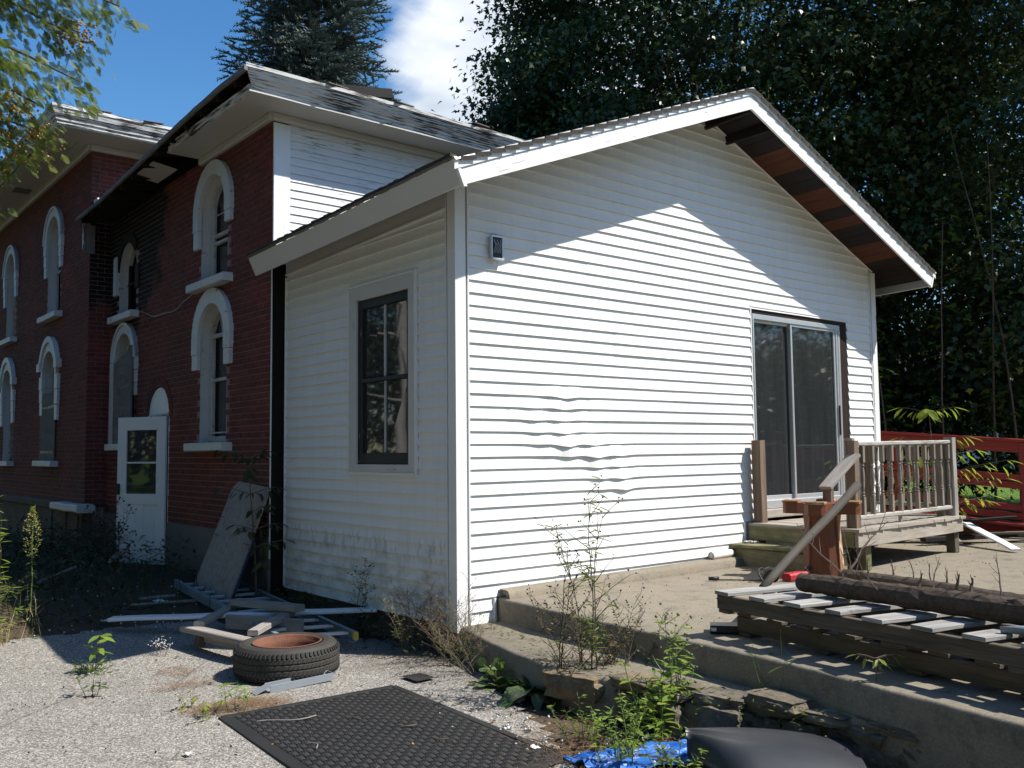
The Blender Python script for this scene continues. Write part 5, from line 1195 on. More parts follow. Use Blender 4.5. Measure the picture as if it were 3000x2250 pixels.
# ================================================================ things on the asphalt
def build_tyre():
    c = Vector((-1.235, .40, gz(-1.2, .4))); t = thing('truck_tyre', 'worn black tyre on a rusty rim lying flat on the asphalt', 'tyre', c)
    Rr, H = .372, .245; n = 96; mb = MB(); sl = [(-.10, .0)]
    prof = [(.245, .03), (.26, .012), (.30, .004), (.335, .012), (.357, .035), (.368, .055), (.372, .066), (.372, .095), (.366, .098), (.366, .106), (.373, .110), (.373, .135), (.366, .138), (.366, .147), (.373, .150), (.372, .178), (.367, .182), (.356, .210), (.335, .233), (.30, .242), (.262, .236), (.245, .222)]
    base = len(mb.v); mb.lathe(c, prof, n, closed=True); P = len(prof)
    for i, v in enumerate(mb.v):
        k = i // n; q = Vector(v) - c; a = math.atan2(q.y, q.x)
        if 8 <= k <= 13 and prof[k][0] < .37: dz = .004 * math.sin(a * 46); mb.v[i] = (v[0], v[1], v[2] + dz)
    mb.build('tyre', MT['tread'], t, smooth=False)
    mb = MB()               # shoulder notches, as short dark raised/cut blocks, and sipes
    for k in range(72):
        a = 2 * math.pi * k / 72; d = Vector((math.cos(a), math.sin(a), 0)); s = Vector((-d.y, d.x, 0))
        for (z0, z1, r0, r1) in ((.186, .214, .3725, .358), (.034, .058, .362, .3725)): mb.bar(c + d * (r0 - .002) + s * rng.uniform(-.002, .002) + Vector((0, 0, z0)), c + d * (r1 - .002) + Vector((0, 0, z1)), .017, .012, up=d, ch=.002)
        if k % 1 == 0:
            for z in (.08, .122, .164): mb.bar(c + d * .3705 + Vector((0, 0, z - .010)), c + d * .3705 + s * .012 + Vector((0, 0, z + .010)), .006, .008, up=d, ch=.001)
    kind(mb.build('tread_blocks', MT['rubber'], t), 'stuff')
    mb = MB(); mb.lathe(c, [(.246, .236), (.238, .240), (.230, .230), (.226, .215), (.214, .205), (.207, .18), (.204, .12), (.206, .09), (.212, .05), (.245, .03)], 64); mb.build('rim', MT['rust'], t, smooth=True)
    mb = MB(); mb.lathe(c, [(.206, .09), (.19, .07), (.12, .062), (.085, .075), (.08, .07), (0.0, .07)], 48); mb.build('wheel_disc', MT['rust'], t, smooth=True)
    mb = MB()
    for k in range(8): a = k * math.pi / 4; mb.tube([c + Vector((math.cos(a) * .12, math.sin(a) * .12, .060)), c + Vector((math.cos(a) * .12, math.sin(a) * .12, .075))], .012, 6)
    mb.build('lug_nuts', MT['rust'], t)
build_tyre()
z = gz(-1.3, 0)
mb = MB(); a, b = Vector((-1.56, .02, z)), Vector((-1.10, .005, z + .012)); d = (b - a).normalized(); s = Vector((-d.y, d.x, 0))
for (o, h0, h1) in ((-.045, .0, .045), (.045, .0, .055)): mb.bar(a + s * o + Vector((0, 0, .026)), b + s * o + Vector((0, 0, .03)), .004, .05, ch=.001)
mb.bar(a + Vector((0, 0, .006)), b + Vector((0, 0, .008)), .094, .005, ch=.001); mb.bar(b + s * -.045 + Vector((0, 0, .03)), b + s * .045 + Vector((0, 0, .03)), .004, .05, ch=.001); mb.bar(a + d * .02 + Vector((0, 0, .05)), a - d * .10 + Vector((0, 0, .008)), .09, .004, ch=.001)
tag(mb.build('metal_channel', MT['channel']), 'short grey metal channel lying against the front of the tyre', 'metal channel')

def build_mat():
    A, B, D = Vector((-.87, -.45, 0)), Vector((-2.04, -.39, 0)), Vector((-1.11, -2.30, 0)); u = (B - A); Wm = 1.17; u.normalize(); v = Vector((u.y, -u.x, 0)); v = -v if v.y > 0 else v; L = 1.86; zb = gz(-1.5, -1)
    t = thing('rubber_mat', 'large black rubber mat with a basket-weave tread lying on the asphalt', 'mat', (A + u * .58 + v * .9 + Vector((0, 0, zb))))
    mb = MB(); N, M = 18, 28
    q = lambda a, b: A + u * (a * Wm) + v * (b * L) + Vector((-.12 * b * .25, 0, zb + .012 + .005 * noise.noise((a * 4, b * 6, 0)) + .010 * max(0, noise.noise((a * 2 + 4, b * 2.5, 2)))))
    for j in range(M + 1):
        for i in range(N + 1): mb.v.append(tuple(q(i / N, j / M)))
    for j in range(M):
        for i in range(N): mb.face((j * (N + 1) + i, j * (N + 1) + i + 1, (j + 1) * (N + 1) + i + 1, (j + 1) * (N + 1) + i))
    mb.build('sheet', MT['rubber'], t, smooth=True)
    mb = MB()
    for (a, b) in ((q(0, 0), q(1, 0)), (q(1, 0), q(1, 1)), (q(1, 1), q(0, 1)), (q(0, 1), q(0, 0))): mb.bar(a - Vector((0, 0, .002)), b - Vector((0, 0, .002)), .05, .012, ch=.005, segs=14, wob=.001)
    mb.build('border', MT['rubber'], t)
    tv = [(-.5, -.5, 0), (.5, -.5, 0), (.5, .5, 0), (-.5, .5, 0), (-.42, -.28, 1), (.42, -.28, 1), (.42, .28, 1), (-.42, .28, 1)]; tf = [(4, 5, 6, 7), (0, 1, 5, 4), (1, 2, 6, 5), (2, 3, 7, 6), (3, 0, 4, 7)]
    pos, dr, nm = [], [], []; cell = .043; ni, nj = int((Wm - .08) / cell), int((L - .08) / cell)
    for j in range(nj):
        for i in range(ni):
            for k in range(3):
                o = (k - 1) * cell * .32; hor = (i + j) % 2 == 0; a, b = (.04 + (i + .5) * cell + (0 if hor else o)) / Wm, (.04 + (j + .5) * cell + (o if hor else 0)) / L
                pos.append(q(a, b) + Vector((0, 0, .0005))); dr.append(u if hor else v); nm.append((0, 0, 1))
    sv = np.array(tv) * np.array([[.037, .0085, .006]])
    kind(scatter_mesh('tread_bars', sv, tf, np.array([tuple(p) for p in pos]), np.array([tuple(p) for p in dr]), np.array(nm, float), np.ones(len(pos)), MT['rubber'], t, WL[t.name]), 'stuff')
build_mat()

def build_ladder():
    t = thing('ladder', 'blue grey ladder lying on the ground under scrap lumber beside the wall', 'ladder', (-.6, 2.4, -.1))
    for (a, b, lab) in (((-.70, 4.2, .03), (-1.02, .98, .0), None), ((-.14, 4.15, .03), (-.47, .74, .0), None)):
        a, b = Vector(a), Vector(b); a.z += gz(a.x, a.y) * .5; b.z = a.z - .09; mb = MB(); s = 1 if a.x > -.5 else -1
        mb.bar(a, b, .006, .085, ch=.001, segs=6, wob=.002); mb.bar(a + Vector((-s * .016, 0, .041)), b + Vector((-s * .016, 0, .041)), .034, .006, ch=.001, segs=6, wob=.002); mb.bar(a + Vector((-s * .016, 0, -.041)), b + Vector((-s * .016, 0, -.041)), .034, .006, ch=.001, segs=6, wob=.002)
        mb.build('rail', MT['ladder'], t)
        for k in range(11):
            if s > 0: continue
            f = (k + .5) / 11; p = a.lerp(b, f); q = Vector((-.14, 4.15, p.z)).lerp(Vector((-.47, .74, p.z)), f); one_bar('rung', MT['rung'], t, p, q, .032, .03, ch=.006, segs=1, wob=0)
    mb = MB(); mb.bar((-.468, .765, -.10), (-.472, .735, -.10), .04, .07, ch=.01); mb.build('foot', MT['yellow'], t)
build_ladder()
mb = MB(); mb.bar((-1.80, 2.66, -.055), (.02, 1.22, -.005), .13, .03, ch=.006, segs=14, wob=.006); tag(mb.build('painted_plank', MT['peel2'] if 'peel2' in MT else MT['fascia']), 'long white painted plank with chipped paint lying across the ladder', 'plank')
def build_frame():
    t = thing('lumber_frame', 'grey frame of nailed two-by-four lumber lying behind the tyre', 'lumber frame', (-1.0, 1.5, -.2))
    for (a, b, w, h_) in (((-1.46, 1.78, -.055), (-1.30, .86, -.055), .115, .045), ((-1.40, 1.70, -.105), (-1.26, .92, -.105), .05, .075), ((-1.40, 1.66, -.012), (-.80, 2.36, -.012), .09, .04), ((-1.24, .98, -.010), (-.58, 1.66, -.010), .085, .045), ((-.87, 2.20, .045), (-.60, 1.47, .045), .125, .055), ((-1.08, 1.86, -.06), (-.70, 1.22, -.06), .045, .12)):
        one_bar('beam', MT['lumber'], t, a, b, w, h_, ch=.006, segs=6, wob=.003)
    for p in ((-1.42, 1.6, -.18), (-.70, 2.0, -.14), (-1.28, .95, -.19)): one_bar('block', MT['stringer'], t, p, Vector(p) + Vector((.02, .0, .10)), .09, .06, up=(1, 0, 0))
build_frame()
def build_osb():
    # weathered sheet leaning on the corner post
    bl, br = Vector((-.56, 4.02, -.06)), Vector((-.60, 2.98, -.11)); tr, tl = Vector((-.165, 3.0, 1.02)), Vector((-.175, 3.83, 1.08))
    t = thing('osb_sheet', 'weathered strand board leaning against the brick wall beside the white addition', 'board', (bl + br) / 2)
    nn = (br - bl).cross(tl - bl).normalized() * .012; mb = MB()
    for o in (nn, -nn): mb.v += [tuple(bl + o), tuple(br + o), tuple(tr + o), tuple(tr.lerp(tl, .3) + o), tuple(tl.lerp(tr, .12) + o), tuple(tl.lerp(bl, .07) + o)]
    uvq = [(0, 0), (0, 1.05), (1.2, 1.05), (1.24, .6), (1.22, .1), (1.12, 0)]
    mb.face(range(6), [(u, v) for u, v in uvq]); mb.face(range(11, 5, -1), [(u, v) for u, v in uvq[::-1]])
    for k in range(6): mb.face((k, k + 6, (k + 1) % 6 + 6, (k + 1) % 6))
    mb.build('sheet', MT['osb'], t)
    for f in (.50, .66): 
        mb = MB(); o = nn * 1.1 if nn.x < 0 else -nn * 1.1; mb.tube([bl.lerp(tl, f) + o, (bl.lerp(tl, f) + br.lerp(tr, f)) / 2 + o, br.lerp(tr, f) + o], .004, 4); mb.build('string', MT['chip'], t)
    mb = MB(); mb.bar(br + Vector((.02, -.005, .02)), tr.lerp(br, .45) + Vector((.02, -.005, 0)), .02, .022, ch=.004); mb.build('edge_strip', MT['navy'], t)
build_osb()
def build_fender():
    t = thing('plastic_fender', 'black plastic fender panel lying on the blue tarp in front of the stone wall', 'fender', (-.3, -3.0, -.22))
    # curved panel: a nose at the left, a crease along its length, falling away towards the viewer
    mb = MB(); N, M = 26, 12; A, B = Vector((-.64, -2.80, -.13)), Vector((-.08, -3.36, -.16)); d = (B - A).normalized(); s = Vector((-.80, -.60, 0)).normalized(); s = (s - d * s.dot(d)).normalized()
    for side in (0, 1):
        for i in range(N + 1):
            f = i / N; wdt = .46 * (sm(-.08, .35, f)) + .05; ridge = .10 * math.sin(math.pi * min(1, .22 + f * .62)) + .02
            for j in range(M + 1):
                g = j / M; z = ridge * math.cos((g - .36) * 2.25) + (.022 if g < .36 else 0) * (1 - g / .36) - .13 * max(0, g - .62) ** 1.4 + (-.012 if abs(g - .42) < .05 else 0)
                p = A + d * (f * .80) - s * (.10 - g * wdt - .0) + Vector((0, 0, z)); mb.v.append((p.x, p.y, max(p.z - side * .006, gz(p.x, p.y) + .004)))
    K = (N + 1) * (M + 1)
    for side in (0, 1):
        for i in range(N):
            for j in range(M):
                q = [side * K + i * (M + 1) + j, side * K + (i + 1) * (M + 1) + j, side * K + (i + 1) * (M + 1) + j + 1, side * K + i * (M + 1) + j + 1]; mb.face(q if side else q[::-1])
    for i in range(N):
        for j in (0, M): mb.face((i * (M + 1) + j, (i + 1) * (M + 1) + j, K + (i + 1) * (M + 1) + j, K + i * (M + 1) + j))
    for j in range(M): mb.face((j, j + 1, K + j + 1, K + j))
    mb.build('panel', MT['fender'], t, smooth=True)
    mb = MB(); q = A + d * .22 - s * .02 + Vector((0, 0, .085)); mb.tube([q, q + Vector((0, 0, .008))], .012, 10); mb.build('fixing_hole', MT['black'], t)
build_fender()
def build_tarp():
    mb = MB(); N, M = 46, 18
    for i in range(N + 1):
        f = i / N
        for j in range(M + 1):
            g = j / M; x = -1.02 + f * 1.28 + .06 * noise.noise((f * 5, g * 3, 1)); y = -2.36 - f * .42 - (g - .2) * (.20 + .15 * math.sin(f * 4 + 1)) + .07 * noise.noise((f * 4, g * 4, 5))
            z = gz(x, y) + .012 + .055 * max(0, noise.noise((f * 9, g * 3.2, 2))) + .035 * abs(noise.noise((f * 20, g * 7, 3))) * (g < .98); mb.v.append((x, y, z))
    for i in range(N):
        for j in range(M): mb.face((i * (M + 1) + j, (i + 1) * (M + 1) + j, (i + 1) * (M + 1) + j + 1, i * (M + 1) + j + 1))
    tag(mb.build('tarpaulin', MT['tarp'], None, None, False), 'crumpled bright blue tarpaulin under the black fender and weeds', 'tarp')
build_tarp()
mb = MB(); mb.tube([(-.18, -2.40, -.185), (-.06, -2.46, -.17), (.06, -2.50, -.165), (.12, -2.60, -.19)], [.016, .018, .018, .014], 8); tag(mb.build('dead_branch', MT['lumber'], None, None, True), 'smooth grey dead branch lying above the blue tarp', 'branch')

# ================================================================ red fence, scrap pile, neighbouring house
def build_fence():
    # ramp rail of red boards, falling gently towards the viewer
    t = thing('red_fence', 'red painted board railing of a ramp behind the porch deck', 'fence', (8.35, 0, .1))
    P = lambda f, z, o=0: Vector((8.44 - .19 * f * 1.0 + o, -.85 + 1.92 * f, z)); tp = lambda f: 1.435 + .155 * f
    f0, f1 = -1.2, 1.9
    mb = MB(); mb.bar(P(f0, tp(f0) + .0), P(f1, tp(f1) + .0), .16, .04, ch=.005, segs=8, wob=.002); mb.build('cap_rail', MT['redpaint'], t)
    for (dz, w_) in ((-.09, .14), (-.485, .085), (-.585, .085), (-.87, .085), (-.985, .09)):
        mb = MB(); mb.bar(P(f0, tp(f0) + dz, -.02), P(f1, tp(f1) + dz, -.02), .03, w_, ch=.004, segs=8, wob=.003); mb.build('fence_board', MT['redpaint'], t)
    mb = MB(); mb.bar(P(f0, tp(f0) - 1.07, -.16), P(f1, tp(f1) - 1.07, -.16), .30, .035, ch=.004, segs=6, wob=.003); mb.build('ramp_edge', MT['redpaint'], t)
    mb = MB(); mb.bar(P(f0, tp(f0) - 1.20, -.04), P(f1, tp(f1) - 1.20, -.04), .03, .23, ch=.004, segs=6, wob=.003); mb.build('skirt_board', MT['redpaint'], t)
    for f in (-1.0, 0.0, .845, 1.75):
        mb = MB(); mb.bar(P(f, .0, .04), P(f, tp(f) - .02, .04), .10, .10, up=(0, 1, 0), ch=.006); mb.build('post', MT['redpaint'], t)
        if f == 0: mb = MB(); mb.bar(P(-.02, .18, -.045), P(-.02, tp(0) - .03, -.045), .025, .13, up=(0, 1, 0), ch=.004); mb.build('post_board', MT['redpaint'], t)
build_fence()
def build_scrap():
    g = 'scrap boards in the pile behind the deck'
    L = [((6.9, -.95, .36), (7.6, .25, .50), .17, .03, 'plank_red', 'broken reddish brown board tipped up beside the deck leg'), ((6.36, -1.55, .24), (6.95, -.75, .46), .11, .022, 'fascia', 'pale painted board leaning on the scrap heap in front of the red railing'),
         ((7.2, -1.55, .52), (8.3, -1.9, .42), .055, .025, 'lumber', 'narrow grey lath poking out of the scrap heap to the right'), ((6.45, -.9, .27), (7.4, -.2, .38), .07, .03, 'lumber', 'short whitish stick of wood low in the scrap heap'),
         ((6.2, .1, .30), (8.0, -1.6, .34), .12, .03, 'stringer', 'dark scorched board lying flat in the scrap heap'), ((6.4, -.5, .28), (7.9, -1.2, .30), .10, .05, 'char', 'black charred beam at the bottom of the scrap heap'),
         ((7.0, .3, .36), (7.9, -.7, .45), .09, .04, 'char', 'charred stick slanting across the scrap heap'), ((5.2, .02, .26), (6.9, -.15, .30), .06, .03, 'stringer', 'dark pole lying in the shade under the deck'), ((6.6, -.2, .42), (7.5, -1.1, .52), .10, .03, 'plank_dark', 'dark brown board resting on the charred beam')]
    for a, b, w, h_, m, lab in L:
        mb = MB(); mb.bar(a, b, w, h_, ch=.004, segs=6, wob=.006); tag(mb.build('scrap_board', MT[m]), lab, 'scrap board', g)
build_scrap()
def build_neighbour():
    x0, y0, x1, y1 = 36.4, -14.0, 38.2, 24.0; o = thing('neighbour_house', 'pale grey-white sided house across the lawn behind the red railing', 'house', (37.3, 5, .1))
    d = Vector((x1 - x0, y1 - y0, 0)); L = d.length; d.normalize(); nrm = Vector((-d.y, d.x, 0)); nrm = nrm if nrm.x < 0 else -nrm
    P = lambda u, z, q=0: Vector((x0, y0, 0)) + d * u + nrm * q + Vector((0, 0, z))
    mb = MB(); mb.poly([P(0, -.1), P(L, -.1), P(L, 4.4), P(0, 4.4)]); mb.poly([P(0, -.1), P(0, 4.4), P(0, 4.4, -8), P(0, -.1, -8)]); mb.build('wall', MT['neigh'], o)
    mb = MB(); z = .35
    while z < 4.3: mb.v += [tuple(P(0, z, .028)), tuple(P(L, z, .028)), tuple(P(L, z + .125, .006)), tuple(P(0, z + .125, .006)), tuple(P(0, z, 0)), tuple(P(L, z, 0))]; i = len(mb.v) - 6; mb.face((i, i + 1, i + 2, i + 3)); mb.face((i + 4, i + 5, i + 1, i)); z += .125
    kind(mb.build('siding_boards', MT['neigh'], o), 'stuff')
    for u in (22.5, 27.2, 31.8): mb = MB(); mb.bar(P(u, .1, .03), P(u, 4.3, .03), .05, .16, up=d, ch=.004); mb.build('corner_board', MT['vinyl'], o)
    mb = MB(); mb.bar(P(27.3, 1.6, .03), P(29.4, 1.6, .03), .06, 1.3, ch=.01); mb.build('window', MT['glass'], o)
    mb = MB(); mb.poly([P(-.5, 4.3, .6), P(L + .5, 4.3, .6), P(L, 7, -4), P(0, 7, -4)]); mb.build('roof', MT['shingle'], o)
    mb = MB(); mb.bar((23.2, 5.2, .1), (23.25, 5.2, .95), .06, .06, up=(1, 0, 0)); mb.bar((23.2, 5.12, .86), (23.25, 5.42, .92), .05, .04); tag(mb.build('yard_hydrant', MT['stringer']), 'thin grey yard hydrant standing in the lawn behind the red railing', 'hydrant')
build_neighbour()
# ================================================================ trees
def limb(mb, p, d, ln, r0, r1, n=6, bend=.25, k=6, up=.05, seed=None):
    r_ = random.Random(seed if seed is not None else rng.random()); d = Vector(d).normalized(); pts = [Vector(p)]; rs = [r0]
    for i in range(k):
        d = (d + Vector((r_.uniform(-bend, bend), r_.uniform(-bend, bend), r_.uniform(-bend, bend) + up)) * .5).normalized(); pts.append(pts[-1] + d * ln / k); rs.append(r0 + (r1 - r0) * (i + 1) / k)
    mb.tube(pts, rs, n); return pts
def broadleaf(name, label, base, crown_c, crown_r, nclump, per, lsz, mat, seed, trunk_r=.3, zmin=1.2, bright=None, group=None, droop=.5, cl=(.55, 1.0), shape=MAPLE, cat='tree', inner=.55):
    g = np.random.default_rng(seed); r_ = random.Random(seed); t = thing(name, label, cat, base, group); cc = np.array(crown_c, float); cr = np.array(crown_r, float)
    # clump centres: mostly near the outside of an uneven crown
    dirs = g.normal(size=(nclump, 3)); dirs /= np.linalg.norm(dirs, axis=1, keepdims=True)
    lob = np.array([1 + .22 * noise.noise(Vector(v) * 2.1 + Vector((seed, 0, 0))) + .12 * noise.noise(Vector(v) * 5 + Vector((0, seed, 0))) for v in dirs])
    rad = (inner + (1 - inner) * g.random(nclump) ** .6) * lob; cen = cc + dirs * cr * rad[:, None]
    cen = cen[cen[:, 2] > zmin]; dirs = (cen - cc) / cr; dirs /= np.linalg.norm(dirs, axis=1, keepdims=True); m = len(cen)
    size = g.uniform(cl[0], cl[1], m)
    mb = MB(); top = limb(mb, base, (crown_c[0] - base[0], crown_c[1] - base[1], max(2., crown_c[2] - base[2])), (Vector(crown_c) - Vector(base)).length, trunk_r, trunk_r * .4, 10, .08, 8, 0, seed); mb.build('trunk', MT['bark'], t, smooth=True)
    mb = MB()
    for i in g.choice(m, min(m, 46), replace=False):
        f = r_.uniform(.35, 1.); k = min(int(f * 8), 7); p0 = top[k]; v = Vector(cen[i]) - p0; q = [p0 + v * s + Vector((0, 0, .25 * math.sin(math.pi * s))) + Vector((r_.uniform(-.2, .2), r_.uniform(-.2, .2), 0)) * (0 < s < 1) for s in (0, .3, .6, .85, 1.)]
        mb.tube(q, [.09, .065, .04, .022, .008], 6)
    kind(mb.build('branches', MT['bark'], t, smooth=True), 'stuff')
    n = m * per; ci = np.repeat(np.arange(m), per); off = g.normal(size=(n, 3)) * np.array([.55, .55, .22]) * size[ci][:, None]
    pos = cen[ci] + off - dirs[ci] * 0 ; pos[:, 2] -= .25 * (off[:, 0] ** 2 + off[:, 1] ** 2)
    rr = pos[:, 2] > zmin - .5; pos = pos[rr]; ci = ci[rr]; n = len(pos)
    nm = g.normal(size=(n, 3)) * .55 + np.array([0, 0, .9]) + dirs[ci] * .55; d = dirs[ci] * .6 + g.normal(size=(n, 3)) * .7; d[:, 2] -= droop
    rnd = np.clip(g.normal(.45, .2, n) + .45 * (g.random(m)[ci] - .5) + (g.random(n) > .985) * .4, 0, 1)
    kind(scatter_mesh('crown', *shape, pos, d, nm, g.uniform(.75, 1.25, n) * lsz, mat, t, base, rnd), 'stuff')
    return t, cen, top
gt = 'big maple trees behind the addition'
broadleaf('maple_tree', 'tall dark maple filling the sky behind the gable of the addition', (11.0, 6.6, .1), (11.5, 6.0, 8.6), (4.9, 5.2, 7.2), 1050, 215, .115, MT['maple'], 21, .34, 1.0, None, gt)
broadleaf('maple_tree', 'large maple at the right edge with sunlit branches above the red railing', (15.5, -1.6, .1), (15.2, -.4, 7.6), (5.6, 5.0, 7.0), 900, 205, .115, MT['maple'], 22, .32, .9, None, gt)
broadleaf('maple_tree', 'smaller leafy maple crown rising above the roof left of the gable', (8.2, 9.6, .1), (8.0, 7.6, 6.6), (1.6, 2.0, 2.5), 170, 150, .115, MT['maple'], 23, .14, 3.0, None, gt, cl=(.35, .7))
broadleaf('maple_tree', 'low spreading young maple closing the view under the crowns behind the railing', (14.2, 4.2, .1), (14.0, 4.2, 2.9), (2.6, 5.6, 2.3), 330, 110, .12, MT['maple'], 24, .1, .5, None, gt, cl=(.4, .8))
# long fresh shoots, leaf colour sun-brightened, that stand out from the dark crowns
def shoots(label, base, items, seed):
    t = thing('maple_sapling', label, 'sapling', base, 'young maples behind the railing'); g = random.Random(seed); mb = MB(); pos, d, nm = [], [], []
    for (p, ln) in items:
        pts = limb(mb, p, (g.uniform(-.15, .15), g.uniform(-.15, .15), 1), ln, .022, .006, 5, .12, 7, .1)
        for i in range(1, len(pts)):
            f = i / len(pts)
            for k in range(int(16 * (1.25 - f))):
                a = g.uniform(0, 6.28); rr = g.uniform(.05, .62) * (1.15 - f); q = pts[i] + Vector((math.cos(a) * rr, math.sin(a) * rr, g.uniform(-.25, .15))); pos.append(tuple(q)); d.append((math.cos(a), math.sin(a), -.35)); nm.append((g.uniform(-.4, .4), g.uniform(-.4, .4), 1))
    mb.build('stems', MT['twig'], t); kind(scatter_mesh('foliage', *MAPLE, np.array(pos), np.array(d), np.array(nm), nr.uniform(.12, .2, len(pos)), MT['maplebright'], t, base), 'stuff')
shoots('pale green young maple stems catching the sun at the right behind the roof', (10.2, -.1, .1), [((10.2, -.1, .2), 6.6), ((10.5, .4, .2), 5.9), ((10.0, .9, .2), 4.6), ((11.0, -.8, .2), 5.5)], 5)
shoots('young maple stems showing light leaves beside the right eave of the addition', (9.8, 2.0, .1), [((9.8, 2.0, .2), 5.6), ((9.5, 1.5, .2), 3.6), ((10.2, 2.6, .2), 4.6)], 6)

def spruce(name, label, base, H, R0, seed):
    g = np.random.default_rng(seed); t = thing(name, label, 'tree', base); mb = MB(); b = Vector(base); mb.tube([b, b + Vector((0, 0, H * .5)), b + Vector((.1, 0, H))], [.32, .2, .02], 10); mb.build('trunk', MT['bark'], t)
    mb = MB(); pos, d, nm, sz = [], [], [], []; z = 4.
    while z < H - .1:
        f = 1 - z / H; Rz = R0 * f ** .85; nb = int(7 + 8 * f)
        for k in range(nb):
            a = g.uniform(0, 6.283); L = Rz * g.uniform(.72, 1.1); dv = np.array([math.cos(a), math.sin(a), 0]); z0 = z + g.uniform(-.2, .2); ns = max(3, int(L / .26)); P = []
            for i in range(ns + 1):
                s = i / ns; P.append(np.array(base) + dv * L * s + np.array([0, 0, z0 - .38 * L * s + .42 * L * s * s * .75]))
            mb.tube([tuple(p) for p in P], [.03 * (1 - .8 * i / ns) for i in range(ns + 1)], 4)
            side = np.array([-dv[1], dv[0], 0])
            for i in range(1, ns + 1):
                s = i / ns; w_ = .62 * (1 - s) ** .7 * min(1, s * 2.2) * min(1.2, L * .6) + .1
                for q in (-1, 1):
                    nn = max(1, int(w_ / .16))
                    for j in range(nn):
                        u = (j + .5) / nn; p = P[i] + side * q * w_ * u + dv * .12 * u + np.array([0, 0, -.16 * u * u - .03]); pos.append(p + g.normal(size=3) * .03); d.append(side * q * .8 + dv * .7 + np.array([0, 0, -.12]) + g.normal(size=3) * .15); nm.append(np.array([0, 0, 1.]) + g.normal(size=3) * .3); sz.append(g.uniform(.20, .32))
                pos.append(P[i]); d.append(dv + np.array([0, 0, .12])); nm.append([0, 0, 1.]); sz.append(.28)
        z += .30 + .10 * f
    mb.build('branches', MT['bark'], t)
    tv, tf = [], []
    for k in range(13):
        a = k * 2.4; u = .05 + .07 * k; ca, sa = math.cos(a), math.sin(a); w_ = .075; L = .36 * (1 - .35 * u); i = len(tv)
        tv += [(u - w_, 0, 0), (u + w_, 0, 0), (u + L * .75, ca * L * .62, sa * L * .55 + .05)]; tf.append((i, i + 1, i + 2))
    i = len(tv); tv += [(0, .10, .01), (1, 0, .02), (0, -.10, .01)]; tf.append((i, i + 1, i + 2)); i = len(tv); tv += [(0, 0, .10), (1, 0, .01), (0, 0, -.08)]; tf.append((i, i + 1, i + 2))
    pos = np.array(pos); kind(scatter_mesh('crown', tv, tf, pos, np.array(d), np.array(nm), np.array(sz) * 1.45, MT['spruce'], t, base, np.clip(g.normal(.5, .22, len(pos)), 0, 1)), 'stuff')
spruce('spruce_tree', 'tall blue-green spruce rising behind the brick house roof', (8.25, 18.4, .1), 26.5, 4.0, 4)

